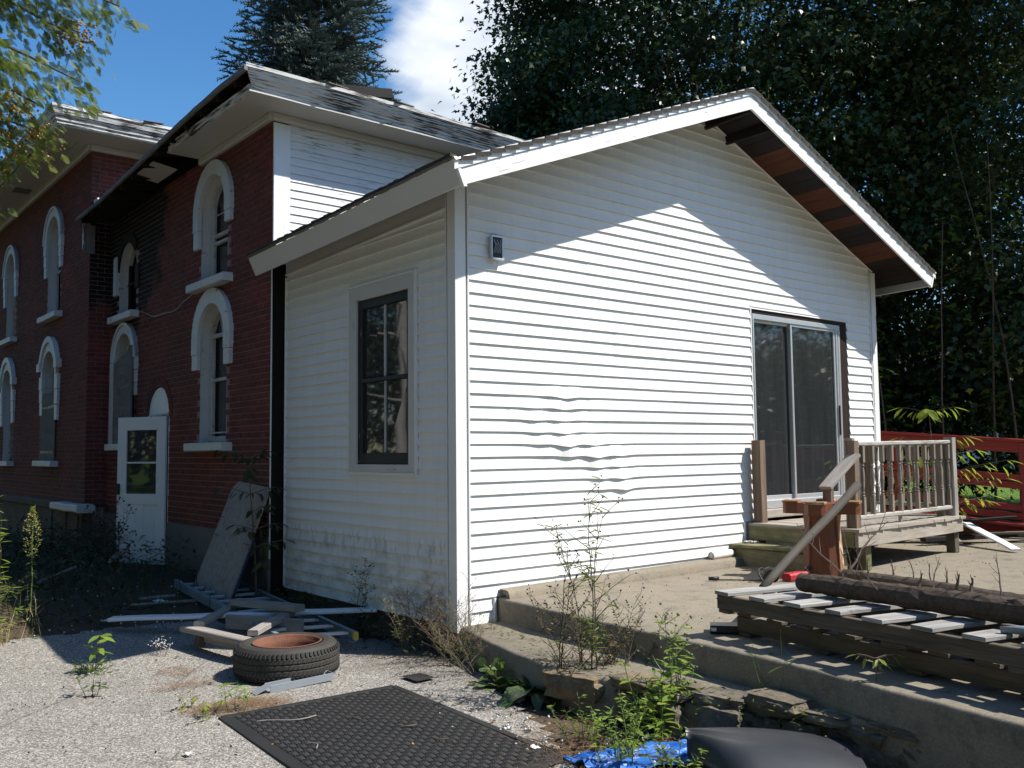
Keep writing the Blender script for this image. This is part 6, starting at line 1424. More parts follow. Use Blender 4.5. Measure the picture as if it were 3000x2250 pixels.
def cedar():
    base = (-5.9, 1.2, -.25); t = thing('cedar_tree', 'cedar with yellow-green drooping sprays and orange cone clusters in the upper left corner', 'tree', base); g = np.random.default_rng(8); r_ = random.Random(4)
    mb = MB(); limb(mb, base, (.1, 0, 1), 9.5, .24, .05, 12, .05, 8, 0, 3); mb.build('trunk', MT['bark'], t, smooth=True)
    mb = MB(); pos, d, nm, sz = [], [], [], []; cones = []
    tips = []
    spec = [(-2.55, .95, 4.30, 0), (-2.75, 1.1, 4.62, 0), (-2.40, .70, 4.52, 0), (-2.62, .8, 3.95, 0), (-2.85, .95, 3.78, 1), (-2.95, 1.15, 3.50, 1), (-2.80, 1.05, 3.62, 1), (-3.0, 1.3, 3.75, 0), (-3.2, 1.2, 4.1, 1), (-3.1, 1.0, 4.5, 0), (-3.3, .8, 4.9, 0), (-3.05, .6, 3.98, 0), (-3.5, 1.0, 3.6, 0), (-3.4, 1.5, 3.4, 0), (-2.7, .6, 4.75, 0), (-3.6, .5, 4.4, 0), (-3.0, 1.5, 4.3, 0), (-3.15, 1.25, 3.28, 0), (-2.9, .9, 5.0, 0), (-2.45, .95, 4.85, 0)]
    for k in range(26): spec.append((-5.9 + 1.9 * math.cos(k * 1.7) * r_.uniform(.5, 1.2), 1.2 + 1.9 * math.sin(k * 1.7) * r_.uniform(.6, 1.2), r_.uniform(3.2, 8.4), 0))
    for (x, y, z, c) in spec:
        p0 = Vector((-5.85, 1.2, z + r_.uniform(-.1, .7))); p1 = Vector((x, y, z)); v = p1 - p0; L = v.length; q = [p0.lerp(p1, s) + Vector((0, 0, .22 * math.sin(math.pi * s))) for s in np.linspace(0, 1, 9)]; mb.tube(q, [.035 * (1 - s) + .006 for s in np.linspace(0, 1, 9)], 5); vd = v.normalized(); side = Vector((-vd.y, vd.x, 0)).normalized()
        for i in range(3, 9):
            for j in range(int(26 + 14 * (i > 5))):
                s = (i - r_.random()) / 8; b = p0.lerp(p1, s) + Vector((0, 0, .22 * math.sin(math.pi * s))); o = side * r_.uniform(-.40, .40) * (1.3 - s) + vd * r_.uniform(-.05, .16); bb = b + o + Vector((0, 0, -r_.uniform(0, .22)))
                dd = (o.normalized() * .55 + vd * .35 + Vector((r_.uniform(-.25, .25), r_.uniform(-.25, .25), -.75)))
                for w_ in range(3): pos.append(tuple(bb + Vector((r_.uniform(-.06, .06), r_.uniform(-.06, .06), r_.uniform(-.05, .05))))); e = dd + Vector((r_.uniform(-.4, .4), r_.uniform(-.4, .4), r_.uniform(-.2, .3))); d.append(tuple(e)); nm.append((r_.uniform(-1, 1), r_.uniform(-1, 1), r_.uniform(.0, .8))); sz.append(r_.uniform(.05, .09))
                if (c or r_.random() < .02) and i > 5 and r_.random() < .55:
                    for w_ in range(6): cones.append(tuple(bb + Vector((r_.uniform(-.05, .05), r_.uniform(-.05, .05), r_.uniform(-.06, .03)))))
    for (cx, cy, cz) in ((-2.62, .98, 4.32), (-2.72, 1.0, 4.36), (-2.66, .92, 4.26), (-2.58, .95, 4.38), (-2.95, 1.15, 3.86), (-2.98, 1.2, 3.62)):
        for w_ in range(60): cones.append((cx + r_.gauss(0, .05), cy + r_.gauss(0, .05), cz + r_.gauss(0, .05)))
    mb.build('branches', MT['bark'], t)
    tv, tf = [], []
    def leafl(u, v, du, dv, w_):
        i = len(tv); L = math.hypot(du, dv); nx, ny = -dv / L * w_, du / L * w_; tv.extend([(u - nx, v - ny, 0), (u + nx, v + ny, 0), (u + du + nx * .6, v + dv + ny * .6, .02), (u + du - nx * .3, v + dv - ny * .3, .0)]); tf.append((i, i + 3, i + 2, i + 1))
    leafl(0, 0, 1, 0, .035)
    for k in range(7):
        u = .10 + .12 * k; L = .40 * (1 - .75 * (k / 7)) + .08
        for s in (-1, 1): leafl(u, 0, L * .62, s * L * .70, .03); leafl(u + L * .30, s * L * .34, L * .36, s * L * .06, .024)
    pos = np.array(pos); kind(scatter_mesh('crown', tv, tf, pos, np.array(d), np.array(nm), np.array(sz), MT['cedar'], t, base, np.clip(g.normal(.5, .25, len(pos)), 0, 1)), 'stuff')
    cones = np.array(cones); kind(scatter_mesh('cones', *ico(), cones, unit(len(cones)), unit(len(cones)), g.uniform(.007, .011, len(cones)), MT['cone'], t, base), 'stuff')
cedar()
# unseen trees, mirrored in the glass; the woodland ring is added to block skylight
def dead_tree():
    t = thing('dead_tree', 'bare white dead trunk mirrored in the side window glass', 'tree', (-5.6, 9.3, -.1)); mb = MB(); p = limb(mb, (-5.6, 9.3, -.1), (.06, .05, 1), 5.6, .16, .07, 9, .10, 9, 0, 12); mb.build('trunk', MT['palebark'], t, smooth=True); mb = MB()
    limb(mb, (-5.9, 9.0, -.1), (-.05, .1, 1), 2.6, .08, .04, 8, .15, 7, 0, 5); mb.build('trunk', MT['palebark'], t, smooth=True)
    for k in range(9): mb = MB(); limb(mb, p[4 + k % 5], (rng.uniform(-1, 1), rng.uniform(-1, 1), .3), rng.uniform(.5, 1.2), .03, .006, 5, .5, 5); mb.build('branch', MT['palebark'], t)
dead_tree()
def woodland():
    g = np.random.default_rng(77); pos, d, nm, sz, rn = [], [], [], [], []; mb = MB()
    spots = [(-10.5, 8, 3.8, 11), (-10, 15, 4, 12), (-14, 1, 4.5, 13), (-13, -6, 4.5, 12), (-15, -13, 5, 13), (-17, 8, 5, 15), (-9, 22, 4, 12), (-16, 18, 5, 15), (-10, -20, 5, 13), (-2, -25, 5, 13), (7, -28, 5, 13), (-20, -4, 6, 17), (27, -19, 5.5, 9.5), (16.5, -8.2, 2.6, 3.7), (33, -12, 5, 9), (18, -24, 5, 10), (-24, 14, 6, 18), (-22, -18, 6, 17), (-12, 30, 5, 14)]
    for q, (x, y, r, h_) in enumerate(spots):
        m = 210; u = g.normal(size=(m, 3)); u /= np.linalg.norm(u, axis=1, keepdims=True); c = np.array([x, y, h_ * .52]) + u * np.array([r, r, h_ * .47]) * (.5 + .5 * g.random((m, 1)) ** .6); per = 55; ci = np.repeat(np.arange(m), per); n = m * per
        p = c[ci] + g.normal(size=(n, 3)) * np.array([.55, .55, .32]); k = p[:, 2] > .2; p = p[k]; uu = u[ci][k]; n = len(p); pos.append(p); d.append(uu + g.normal(size=(n, 3)) * .7); nm.append(uu * .5 + g.normal(size=(n, 3)) * .5 + np.array([0, 0, .8])); sz.append(g.uniform(.22, .38, n)); rn.append(np.clip(g.normal(.85 if q == 13 else .45, .2, n), 0, 1)); mb.tube([(x, y, -.3), (x + .2, y, h_ * .5), (x, y, h_ * .8)], [.28, .2, .05], 7)  # one bush has brighter leaf colour so its mirror image looks sunlit
    kind(scatter_mesh('woodland', *LEAF4, np.concatenate(pos), np.concatenate(d), np.concatenate(nm), np.concatenate(sz), MT['maple'], None, (0, 0, 0), np.concatenate(rn)), 'stuff')
    kind(mb.build('woodland_trunks', MT['bark'], None, (0, 0, 0)), 'stuff')
woodland()
# ================================================================ weeds, one plant at a time
def weed(name, label, base, height, stems, mat, leaf=LANCE, lsz=(.05, .09), nleaf=60, spread=.35, lean=(0, 0), stemr=.005, seeds=0, seed=0, group='weeds growing in the yard', cat='weed', seedmat='seed', stemmat='stem', branch=.5, toph=1.0, wob=.12, seedr=.006, lowleaf=.0):
    g = random.Random(seed * 13 + 5); t = thing(name, label, cat, base, group); mb = MB(); pos, d, nm, sz = [], [], [], []; sd = []; b = Vector(base)
    for s in range(stems):
        a = g.uniform(0, 6.28); h_ = height * (g.uniform(.6, 1.0) if s else 1.); dv = Vector((math.cos(a) * spread * (s > 0) + lean[0], math.sin(a) * spread * (s > 0) + lean[1], 1)).normalized(); pts = [b + Vector((math.cos(a) * .02 * s, math.sin(a) * .02 * s, 0))]; K = 9
        for i in range(K): dv = (dv + Vector((g.uniform(-wob, wob), g.uniform(-wob, wob), .03))).normalized(); pts.append(pts[-1] + dv * h_ / K)
        mb.tube(pts, [stemr * (1 - .75 * i / K) for i in range(K + 1)], 5); segs = [(pts, 1.)]
        for i in range(2, K + 1):
            for q in range(2 if branch > .4 else 1):
                if g.random() > branch * 1.3: continue
                aa = g.uniform(0, 6.28); L = h_ * g.uniform(.12, .34) * (1.15 - .5 * i / K); e = Vector((math.cos(aa), math.sin(aa), .75)).normalized(); bp = [pts[i - 1].lerp(pts[i], g.random())]
                for j in range(4): e = (e + Vector((g.uniform(-.2, .2), g.uniform(-.2, .2), .02))).normalized(); bp.append(bp[-1] + e * L / 4)
                mb.tube(bp, [stemr * .5, stemr * .45, stemr * .4, stemr * .3, stemr * .2], 4); segs.append((bp, .5))
                if seeds and i > K * .35:
                    for j in range(g.randint(1, 3)):
                        f = Vector((g.uniform(-1, 1), g.uniform(-1, 1), g.uniform(.1, 1))).normalized(); tip = bp[-1 - (j > 1)] + f * g.uniform(.025, .07); mb.tube([bp[-1 - (j > 1)], tip], [stemr * .22, stemr * .15], 3); sd.append(tuple(tip))
        for k in range(nleaf // stems):
            pp, w_ = g.choice(segs); f = g.uniform(lowleaf, toph) * (len(pp) - 1); i = min(int(f), len(pp) - 2); q = pp[i].lerp(pp[i + 1], f - i); aa = g.uniform(0, 6.28); pos.append(tuple(q)); d.append((math.cos(aa), math.sin(aa), g.uniform(-.35, .5))); nm.append((g.uniform(-.4, .4), g.uniform(-.4, .4), 1)); sz.append(g.uniform(*lsz) * (1 if w_ == 1 else .8))
    mb.build('stems', MT[stemmat], t)
    if pos: kind(scatter_mesh('foliage', *leaf, np.array(pos), np.array(d), np.array(nm), np.array(sz), mat, t, base), 'stuff')
    if sd: sd = np.array(sd); kind(scatter_mesh('seed_heads', *ico(), sd, unit(len(sd)), unit(len(sd)), nr.uniform(.75, 1.3, len(sd)) * seedr, MT[seedmat], t, base), 'stuff')
    return t
def Bz(x, y): return (x, y, gz(x, y))
weed('tall_weed', 'tallest thin weed with dark seed heads in front of the sunlit siding', (-.22, -1.68, -.2), 1.30, 3, MT['weed'], LANCE, (.06, .13), 190, .16, (.06, .02), .006, 1, 1, branch=.75, lowleaf=.1)
weed('tall_weed', 'second thin seed-headed weed just left of the tallest one', (-.28, -1.48, -.2), 1.02, 2, MT['weed'], LANCE, (.05, .10), 60, .2, (-.02, .0), .005, 1, 2, branch=.7, lowleaf=.1)
weed('reddish_weed', 'tangle of reddish dry weed around the foot of the tallest weed', (-.16, -1.55, -.15), .62, 7, MT['weedred'], LEAF, (.03, .06), 150, .6, (0, 0), .004, 1, 3, branch=.7)
weed('green_weed', 'bushy green weed growing from the ledge beside the tallest weed', (.02, -1.75, -.05), .5, 8, MT['weed'], LEAF, (.03, .055), 230, .65, (0, 0), .004, 0, 4, branch=.7)
for k, (x, y, hh, lx, ly, lab, mt) in enumerate([(.02, -.05, .62, -.55, .35, 'reddish feathery weed leaning left from the house corner', 'weedred'), (-.02, -.28, .55, -.5, .1, 'yellowish feathery weed sprawling from the ledge end', 'weed'), (-.04, .18, .55, -.35, .2, 'dry tan weed sprig standing before the corner post', 'weedred'), (-.18, .42, .52, -.2, .1, 'pale feathery weed beside the end of the ladder', 'straww'), (-.25, -.55, .5, -.45, .2, 'green feathery weed trailing along the ledge', 'weed'), (.05, .35, .6, -.15, .1, 'brown sprig against the shaded side wall near the corner', 'weedred')]):
    mt_ = MT['weed'] if mt == 'weed' else (MT['plume'] if mt == 'straww' else MT['weedred'])
    weed('feathery_weed', lab, Bz(x, y), hh, 6, mt_, LANCE, (.022, .042), 320, .45, (lx, ly), .0035, 1, 20 + k, branch=.8, seedr=.003, seedmat='needle', stemmat='twig')
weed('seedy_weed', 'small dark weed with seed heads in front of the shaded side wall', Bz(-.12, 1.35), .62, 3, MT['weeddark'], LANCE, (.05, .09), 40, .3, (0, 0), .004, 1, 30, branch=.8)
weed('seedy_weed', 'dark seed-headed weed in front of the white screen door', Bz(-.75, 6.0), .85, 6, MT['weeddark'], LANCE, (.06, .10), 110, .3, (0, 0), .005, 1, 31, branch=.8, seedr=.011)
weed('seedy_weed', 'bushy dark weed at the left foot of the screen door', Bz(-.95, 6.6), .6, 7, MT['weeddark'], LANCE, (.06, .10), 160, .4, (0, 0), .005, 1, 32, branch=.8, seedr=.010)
def rosette(name, label, base, n, L, mat, seed, shape=LANCE, up=.45, wide=1.6, group='weeds growing in the yard'):
    g = random.Random(seed); t = thing(name, label, 'weed', base, group); 
    for k in range(n):
        a = 6.283 * k / n * 2.4 + g.uniform(-.3, .3); ln = L * g.uniform(.65, 1.1); d = Vector((math.cos(a), math.sin(a), 0)); s = Vector((-d.y, d.x, 0)); mb = MB(); K = 8; e = up * g.uniform(.6, 1.7); w0 = ln * .105 * wide * g.uniform(.8, 1.2); tw = g.uniform(-.5, .5)
        for i in range(K + 1):
            f = i / K; w_ = w0 * (math.sin(math.pi * min(1, .06 + f ** .8 * .95)) ** .8 + .04) * (1 + .12 * math.sin(i * 2.4)); c = Vector(base) + d * (ln * f * (1 - .12 * f)) + Vector((0, 0, ln * (e * f - (e + .28) * f * f * .9) + .015)); sv = (s * math.cos(tw * f) + Vector((0, 0, math.sin(tw * f)))); rip = .012 * math.sin(i * 2.1 + k)
            for q, hgt in ((-1, .22 * w_ + rip), (-.5, .05 * w_), (0, -.05 * w_), (.5, .05 * w_), (1, .22 * w_ - rip)): mb.v.append(tuple(c + sv * w_ * q + Vector((0, 0, hgt))))
        for i in range(K):
            for q in range(4): mb.face((5 * i + q, 5 * i + 5 + q, 5 * i + 6 + q, 5 * i + 1 + q))
        o = mb.build('leaf', mat, t, smooth=True); at = o.data.attributes.new('rnd', 'FLOAT', 'POINT'); at.data.foreach_set('value', np.full(len(o.data.vertices), g.random(), np.float32))
rosette('broadleaf_dock', 'dark green broad-leaved dock rosette at the edge of the asphalt', (-.30, -1.28, -.2), 24, .40, MT['dock'], 3)
rosette('broadleaf_dock', 'small pale rosette growing on the ledge under the patio edge', (.10, -1.95, -.04), 9, .17, MT['mallow'], 4, wide=1.4)
rosette('broadleaf_dock', 'spiky tuft of leaves in the shade of the stone wall', (.24, -3.62, -.02), 12, .13, MT['weeddark'], 5, wide=.7, up=.9)
def mound(name, label, base, r, h_, n, lsz, mat, seed, shape=LEAF, cat='weed', group='weeds growing in the yard', stems=8, stemmat='stemgreen'):
    g = np.random.default_rng(seed); t = thing(name, label, cat, base, group); mb = MB(); b = Vector(base)
    for k in range(stems): a = g.uniform(0, 6.28); mb.tube([b, b + Vector((math.cos(a) * r * .4, math.sin(a) * r * .4, h_ * .6)), b + Vector((math.cos(a) * r * .8, math.sin(a) * r * .8, h_ * g.uniform(.6, 1)))], [.004, .003, .0015], 4)
    mb.build('stems', MT[stemmat], t); u = g.normal(size=(n, 3)); u /= np.linalg.norm(u, axis=1, keepdims=True); u[:, 2] = np.abs(u[:, 2]); p = np.array(base) + u * (g.random((n, 1)) ** .5) * np.array([[r, r, h_]])
    kind(scatter_mesh('foliage', *shape, p, u * .8 + g.normal(size=(n, 3)) * .5, u * .4 + np.array([[0, 0, 1]]) + g.normal(size=(n, 3)) * .35, g.uniform(lsz * .7, lsz * 1.2, n), mat, t, base), 'stuff')
ROUND = ([(0, 0, 0), (.1, .38, .03), (.5, .52, -.03), (.9, .34, -.06), (1, 0, -.02), (.9, -.34, -.06), (.5, -.52, -.03), (.1, -.38, .03)], [(0, 3, 2, 1), (0, 4, 3), (0, 5, 4), (0, 7, 6, 5)])
mound('round_leaf_weed', 'clump of pale round-leaved weed between the mat and the ledge', Bz(-.30, -.86), .16, .17, 60, .062, MT['mallow'], 1, ROUND)
mound('round_leaf_weed', 'clump of dark crinkled leaves below the bright weed by the tarp', Bz(-.30, -2.22), .16, .20, 60, .085, MT['dock'], 2, ROUND)
# bright plants by the tarp
weed('bright_weed', 'bright green upright leafy weed in front of the ledge beside the tarp', Bz(-.34, -2.38), .52, 7, MT['weedbright'], LEAF, (.07, .12), 190, .3, (.03, .0), .006, 0, 40, branch=.5, stemmat='stemgreen', lowleaf=.15)
weed('bright_weed', 'tall thin bright weed with buds rising from the leafy clump', Bz(-.25, -2.40), .66, 2, MT['weedbright'], LANCE, (.06, .11), 50, .1, (.02, .02), .005, 1, 41, branch=.6, stemmat='stemgreen', seedmat='stemgreen', seedr=.008)
weed('bright_weed', 'yellow-green bushy weed at the bottom of the yard before the tarp', Bz(-.78, -2.52), .34, 8, MT['weedbright'], LEAF, (.035, .06), 260, .5, (0, 0), .004, 0, 42, branch=.7, stemmat='stemgreen')
weed('bright_weed', 'pale green straggling weed left of the tarp', Bz(-.70, -2.12), .26, 6, MT['weedbright'], LEAF, (.03, .05), 130, .6, (0, 0), .003, 0, 43, branch=.7, stemmat='stemgreen')
weed('bright_weed', 'low bright weed in front of the black fender nose', Bz(-.72, -2.80), .24, 6, MT['weedbright'], LEAF, (.03, .055), 130, .5, (0, 0), .003, 0, 44, branch=.7, stemmat='stemgreen')
# plants in the asphalt
mound('crack_weed', 'low spreading weed in the asphalt with yellowing leaves', Bz(-2.30, 1.40), .16, .10, 150, .035, MT['weed'], 5, LEAF, 'weed', 'weeds in the asphalt')
weed('crack_weed', 'small seedling tree with long leaves above the low asphalt weed', Bz(-2.26, 1.42), .30, 1, MT['weedbright'], LEAF, (.10, .15), 9, .1, (0, 0), .004, 0, 50, 'weeds in the asphalt', branch=0, lowleaf=.4)
weed('crack_weed', 'small leafy sprig in an asphalt crack casting a shadow near the left', Bz(-2.48, .68), .20, 3, MT['weed'], LEAF, (.06, .09), 20, .4, (0, 0), .003, 0, 51, 'weeds in the asphalt', branch=.2, lowleaf=.2)
weed('crack_weed', 'bright green sprout with long leaves beside the needle litter', Bz(-1.92, -.30), .19, 4, MT['weedbright'], LANCE, (.09, .13), 26, .4, (0, 0), .003, 0, 52, 'weeds in the asphalt', branch=.2, stemmat='stemgreen', lowleaf=.3)
weed('crack_weed', 'small yellow-green sprout left of the long-leaved sprout', Bz(-2.10, -.05), .14, 3, MT['elder'], LEAF, (.05, .07), 16, .5, (0, 0), .002, 0, 53, 'weeds in the asphalt', branch=.2)
weed('crack_weed', 'tiny pale sprout at the corner of the rubber mat', Bz(-2.12, -.34), .10, 4, MT['weedbright'], LEAF, (.04, .06), 16, .6, (0, 0), .002, 0, 54, 'weeds in the asphalt', branch=.2, stemmat='stemgreen')
weed('crack_weed', 'tiny seeded sprig standing on the sunlit asphalt', Bz(-1.72, 1.62), .11, 4, MT['weed'], LANCE, (.02, .03), 10, .4, (0, 0), .0018, 1, 55, 'weeds in the asphalt', branch=.6, seedr=.004, seedmat='paper')
# horseweed with a sunlit plume
def horseweed():
    b = Bz(-2.28, 3.40); t = thing('horseweed', 'single tall horseweed with a sunlit pale plume before the shaded wall', 'weed', b); mb = MB(); B = Vector(b); mb.tube([B, B + Vector((.01, 0, .4)), B + Vector((.0, .0, .72)), B + Vector((.02, 0, 1.06))], [.006, .005, .004, .002], 5); mb.build('stem', MT['stemgreen'], t); pos, d = [], []
    for k in range(420):
        f = rng.random() ** .8; z = .58 + .46 * f; r_ = .075 * math.sin(math.pi * min(1, .12 + f * .9)) * rng.random() ** .5; a = rng.uniform(0, 6.28); pos.append((b[0] + math.cos(a) * r_, b[1] + math.sin(a) * r_, b[2] + z)); d.append((math.cos(a), math.sin(a), .5))
    pos = np.array(pos); kind(scatter_mesh('plume', *LEAF4, pos, np.array(d), unit(len(pos)) + np.array([[0, 0, .5]]), nr.uniform(.012, .026, len(pos)), MT['plume'], t, b), 'stuff')
    pos, d = [], []
    for k in range(60): z = rng.uniform(.1, .62); a = rng.uniform(0, 6.28); pos.append((b[0], b[1], b[2] + z)); d.append((math.cos(a), math.sin(a), -.1))
    kind(scatter_mesh('foliage', *LANCE, np.array(pos), np.array(d), np.array([[0, 0, 1.]] * 60), nr.uniform(.05, .08, 60), MT['weeddark'], t, b), 'stuff')
horseweed()
weed('edge_weed', 'sunlit leafy weed cut off by the left edge beside the driveway', Bz(-2.83, 2.35), 1.25, 4, MT['weedbright'], LANCE, (.07, .11), 200, .10, (.01, 0), .005, 0, 60, branch=.3)
weed('edge_weed', 'pale grassy weed low at the left edge of the driveway', Bz(-2.60, 2.72), .30, 7, MT['plume'], LANCE, (.05, .09), 60, .5, (0, 0), .003, 0, 61, branch=.3, stemmat='straw')
weed('edge_weed', 'dry twig-like sprig beside the horseweed stem', Bz(-2.24, 3.3), .28, 2, MT['plume'], LANCE, (.02, .03), 6, .4, (-.3, 0), .005, 0, 62, branch=.2, stemmat='straw')
weed('slab_grass', 'thin grass tuft growing from the foot of the patio edge', (.17, -2.78, -.03), .40, 5, MT['weed'], LANCE, (.10, .16), 12, .3, (0, 0), .003, 0, 63, branch=.0, stemmat='stemgreen')
weed('seed_spike', 'thin dry seed spike standing on the right end of the stone wall', (.16, -4.0, -.03), .18, 1, MT['plume'], LANCE, (.01, .02), 16, .1, (0, 0), .0025, 1, 64, branch=.2, stemmat='twig', seedr=.004)
def elder(label, base, H, lean, twigs, lsz, seed, cat='sapling', n=7):
    g = random.Random(seed); t = thing('box_elder_seedling' if H < 1 else 'box_elder_sapling', label, cat, base, 'box elder seedlings'); mb = MB(); b = Vector(base); pts = limb(mb, b, (lean[0], lean[1], 1), H, .006 + .008 * (H > 1), .003, 6, .10, 8, .05, seed); pos, d, nm, sz = [], [], [], []
    for (f, a, ln) in twigs:
        p = pts[min(int(f * 8), 8)]; e = Vector((math.cos(a), math.sin(a), .35)).normalized(); q = [p, p + e * ln * .5, p + e * ln + Vector((0, 0, -.08 * ln))]; mb.tube(q, [.006, .005, .003], 4)
        for k in range(n):
            s = (k + .6) / n; c = q[0].lerp(q[2], s) + Vector((g.uniform(-.04, .04), g.uniform(-.04, .04), g.uniform(-.03, .03))) * ln * 2; sd = Vector((-e.y, e.x, 0)) * (1 if k % 2 else -1); pos.append(tuple(c)); d.append(tuple(sd * .7 + e * .5 + Vector((0, 0, -.75 + g.uniform(-.2, .2))))); nm.append((e.x * .6 + g.uniform(-.3, .3), e.y * .6 + g.uniform(-.3, .3), .8)); sz.append(lsz * g.uniform(.75, 1.2))
        pos.append(tuple(q[2])); d.append(tuple(e + Vector((0, 0, -.6)))); nm.append((0, 0, 1)); sz.append(lsz * 1.1)
    mb.build('stems', MT['twig'], t); P = np.array(pos)
    low = np.clip((P[:, 2].max() - P[:, 2]) / (P[:, 2].max() - P[:, 2].min() + 1e-3), 0, 1); kind(scatter_mesh('foliage', *LEAF, P, np.array(d), np.array(nm), np.array(sz), MT['elder'], t, base, np.clip(low * .8 + nr.random(len(P)) * .35, 0, 1)), 'stuff')
elder('small tree seedling with drooping yellow-green leaves on the stone wall', (.10, -3.40, -.02), .33, (.05, 0), [(1, 2.3, .09), (1, 5.5, .10), (1, 4.2, .04), (.98, 5.9, .06)], .062, 71, n=3)
elder('tall yellowing box elder sapling standing behind the deck railing post', (6.95, -.45, .2), 1.58, (.0, 0), [(1, 2.2, .34), (1, 5.3, .3), (1, 3.5, .2), (1, .5, .25), (.86, 2.1, .4), (.86, 5.2, .42), (.72, 2.6, .34), (.72, 5.6, .55), (.6, 5.3, .55), (.5, 5.2, .85), (.5, 2.4, .5), (.42, 5.0, .8), (.40, 2.2, .6), (.34, 4.9, .55), (.3, 5.6, .7), (.28, 2.4, .6)], .17, 72, n=9)
elder('box elder growing in the corner behind the strand board, leaves in shade', (-.28, 3.05, -.12), 1.45, (-.05, -.05), [(1, 3.6, .3), (1, 5.0, .3), (1, 2.4, .35), (.9, 4.4, .35), (.8, 5.4, .3), (.8, 3.0, .4), (.68, 4.8, .35), (.6, 5.3, .3), (.55, 3.6, .3), (.48, 4.9, .3), (.4, 5.4, .35), (.32, 4.6, .3)], .12, 73)
bpy.data.objects['box_elder_seedling'].name = 'box_elder_seedling'
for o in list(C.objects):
    if o.name.startswith('foliage') and o.parent and o.get('label') is None and o.parent['label'].startswith('box elder growing'): o.data.materials[0] = MT['weeddark']  # corner box elder takes the leaf colour darkened for shade

# ---------------------------------------------------------------- ground cover and litter nobody could count
def undergrowth():
    g = np.random.default_rng(3); n = 15000; x = g.uniform(-5.2, -.2, n); y = g.uniform(2.7, 10.5, n)
    dens = np.array([noise.noise((a * 1.1, b * 1.1, 0)) for a, b in zip(x, y)]); near = np.clip((y - 2.9) / 2.2, 0, 1); wall = np.where(y > 8.5, -.5, -.16)
    hh = (.05 + .50 * np.clip(near * (.55 + dens), 0, 1) * np.clip((x + 3.6) / 1.8, .25, 1)); keep = (x < wall) & (g.random(n) < (.25 + .9 * near)) & ~((x > -1.15) & (y < 4.4)); x, y, hh = x[keep], y[keep], hh[keep]; m = len(x)
    z = np.array([gz(a, b) for a, b in zip(x, y)]) + hh * g.random(m); a = g.uniform(0, 6.28, m)
    d = np.stack([np.cos(a), np.sin(a), g.uniform(-.3, .9, m)], 1); nm = np.stack([g.uniform(-.5, .5, m), g.uniform(-.5, .5, m), np.ones(m)], 1)
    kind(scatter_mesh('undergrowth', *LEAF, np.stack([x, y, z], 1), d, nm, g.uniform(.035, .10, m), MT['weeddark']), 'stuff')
    n = 2600; x = g.uniform(-4.6, -.5, n); y = g.uniform(2.6, 8, n); k = (g.random(n) < .35 + .3 * (y > 3.2)); x, y = x[k], y[k]; m = len(x); z = np.array([gz(p, q) for p, q in zip(x, y)]); a = g.uniform(0, 6.28, m)
    d = np.stack([np.cos(a) * .4, np.sin(a) * .4, np.ones(m)], 1); kind(scatter_mesh('weed_blades', *BLADE, np.stack([x, y, z], 1), d, np.stack([np.cos(a), np.sin(a), np.zeros(m)], 1), g.uniform(.10, .34, m), MT['weeddark'], widths=np.full(m, .6)), 'stuff')
    # thin band of weeds along the wall of the addition and the ledge
    n = 900; y = g.uniform(-.3, 2.9, n); x = -.05 - .32 * g.random(n) ** 2; z = np.array([gz(p, q) for p, q in zip(x, y)]) + g.random(n) * .22; a = g.uniform(0, 6.28, n)
    kind(scatter_mesh('wall_weeds', *LEAF, np.stack([x, y, z], 1), np.stack([np.cos(a), np.sin(a), g.uniform(-.2, .7, n)], 1), np.stack([g.uniform(-.5, .5, n), g.uniform(-.5, .5, n), np.ones(n)], 1), g.uniform(.03, .07, n), MT['weeddark']), 'stuff')
    n = 800; s = g.random(n); x = np.interp(s, [0, .3, .6, 1], [.2, -.2, -.2, .1]) + g.normal(size=n) * .06; y = -.2 - s * 3.6; z = -.10 + g.random(n) * .14; a = g.uniform(0, 6.28, n)
    kind(scatter_mesh('ledge_weeds', *LEAF, np.stack([x, y, z], 1), np.stack([np.cos(a), np.sin(a), g.uniform(-.2, .7, n)], 1), np.stack([g.uniform(-.5, .5, n), g.uniform(-.5, .5, n), np.ones(n)], 1), g.uniform(.02, .05, n), MT['weed']), 'stuff')
undergrowth()
def lawn():
    g = np.random.default_rng(5); n = 30000; u = g.random(n); x = 8.7 + 22 * u ** 1.6; y = g.uniform(-6, 9, n) * (1 + (x - 8) * .04); z = np.array([gz(a, b) for a, b in zip(x, y)]) - .01; a = g.uniform(0, 6.28, n)
    kind(scatter_mesh('lawn_grass', *BLADE, np.stack([x, y, z], 1), np.stack([np.cos(a) * .5, np.sin(a) * .5, np.ones(n)], 1), np.stack([np.cos(a), np.sin(a), np.zeros(n)], 1), g.uniform(.05, .10, n) * (1 + (x - 8) * .03), MT['grass'], widths=np.full(n, 1.4)), 'stuff')
lawn()
SLIV = ([(0, -.02, 0), (0, .02, 0), (1, .014, .01), (1, -.014, .01)], [(0, 3, 2, 1)])
CHIP = ([(-.5, -.3, 0), (.5, -.35, .0), (.45, .3, .04), (-.4, .35, .02)], [(0, 1, 2, 3)])
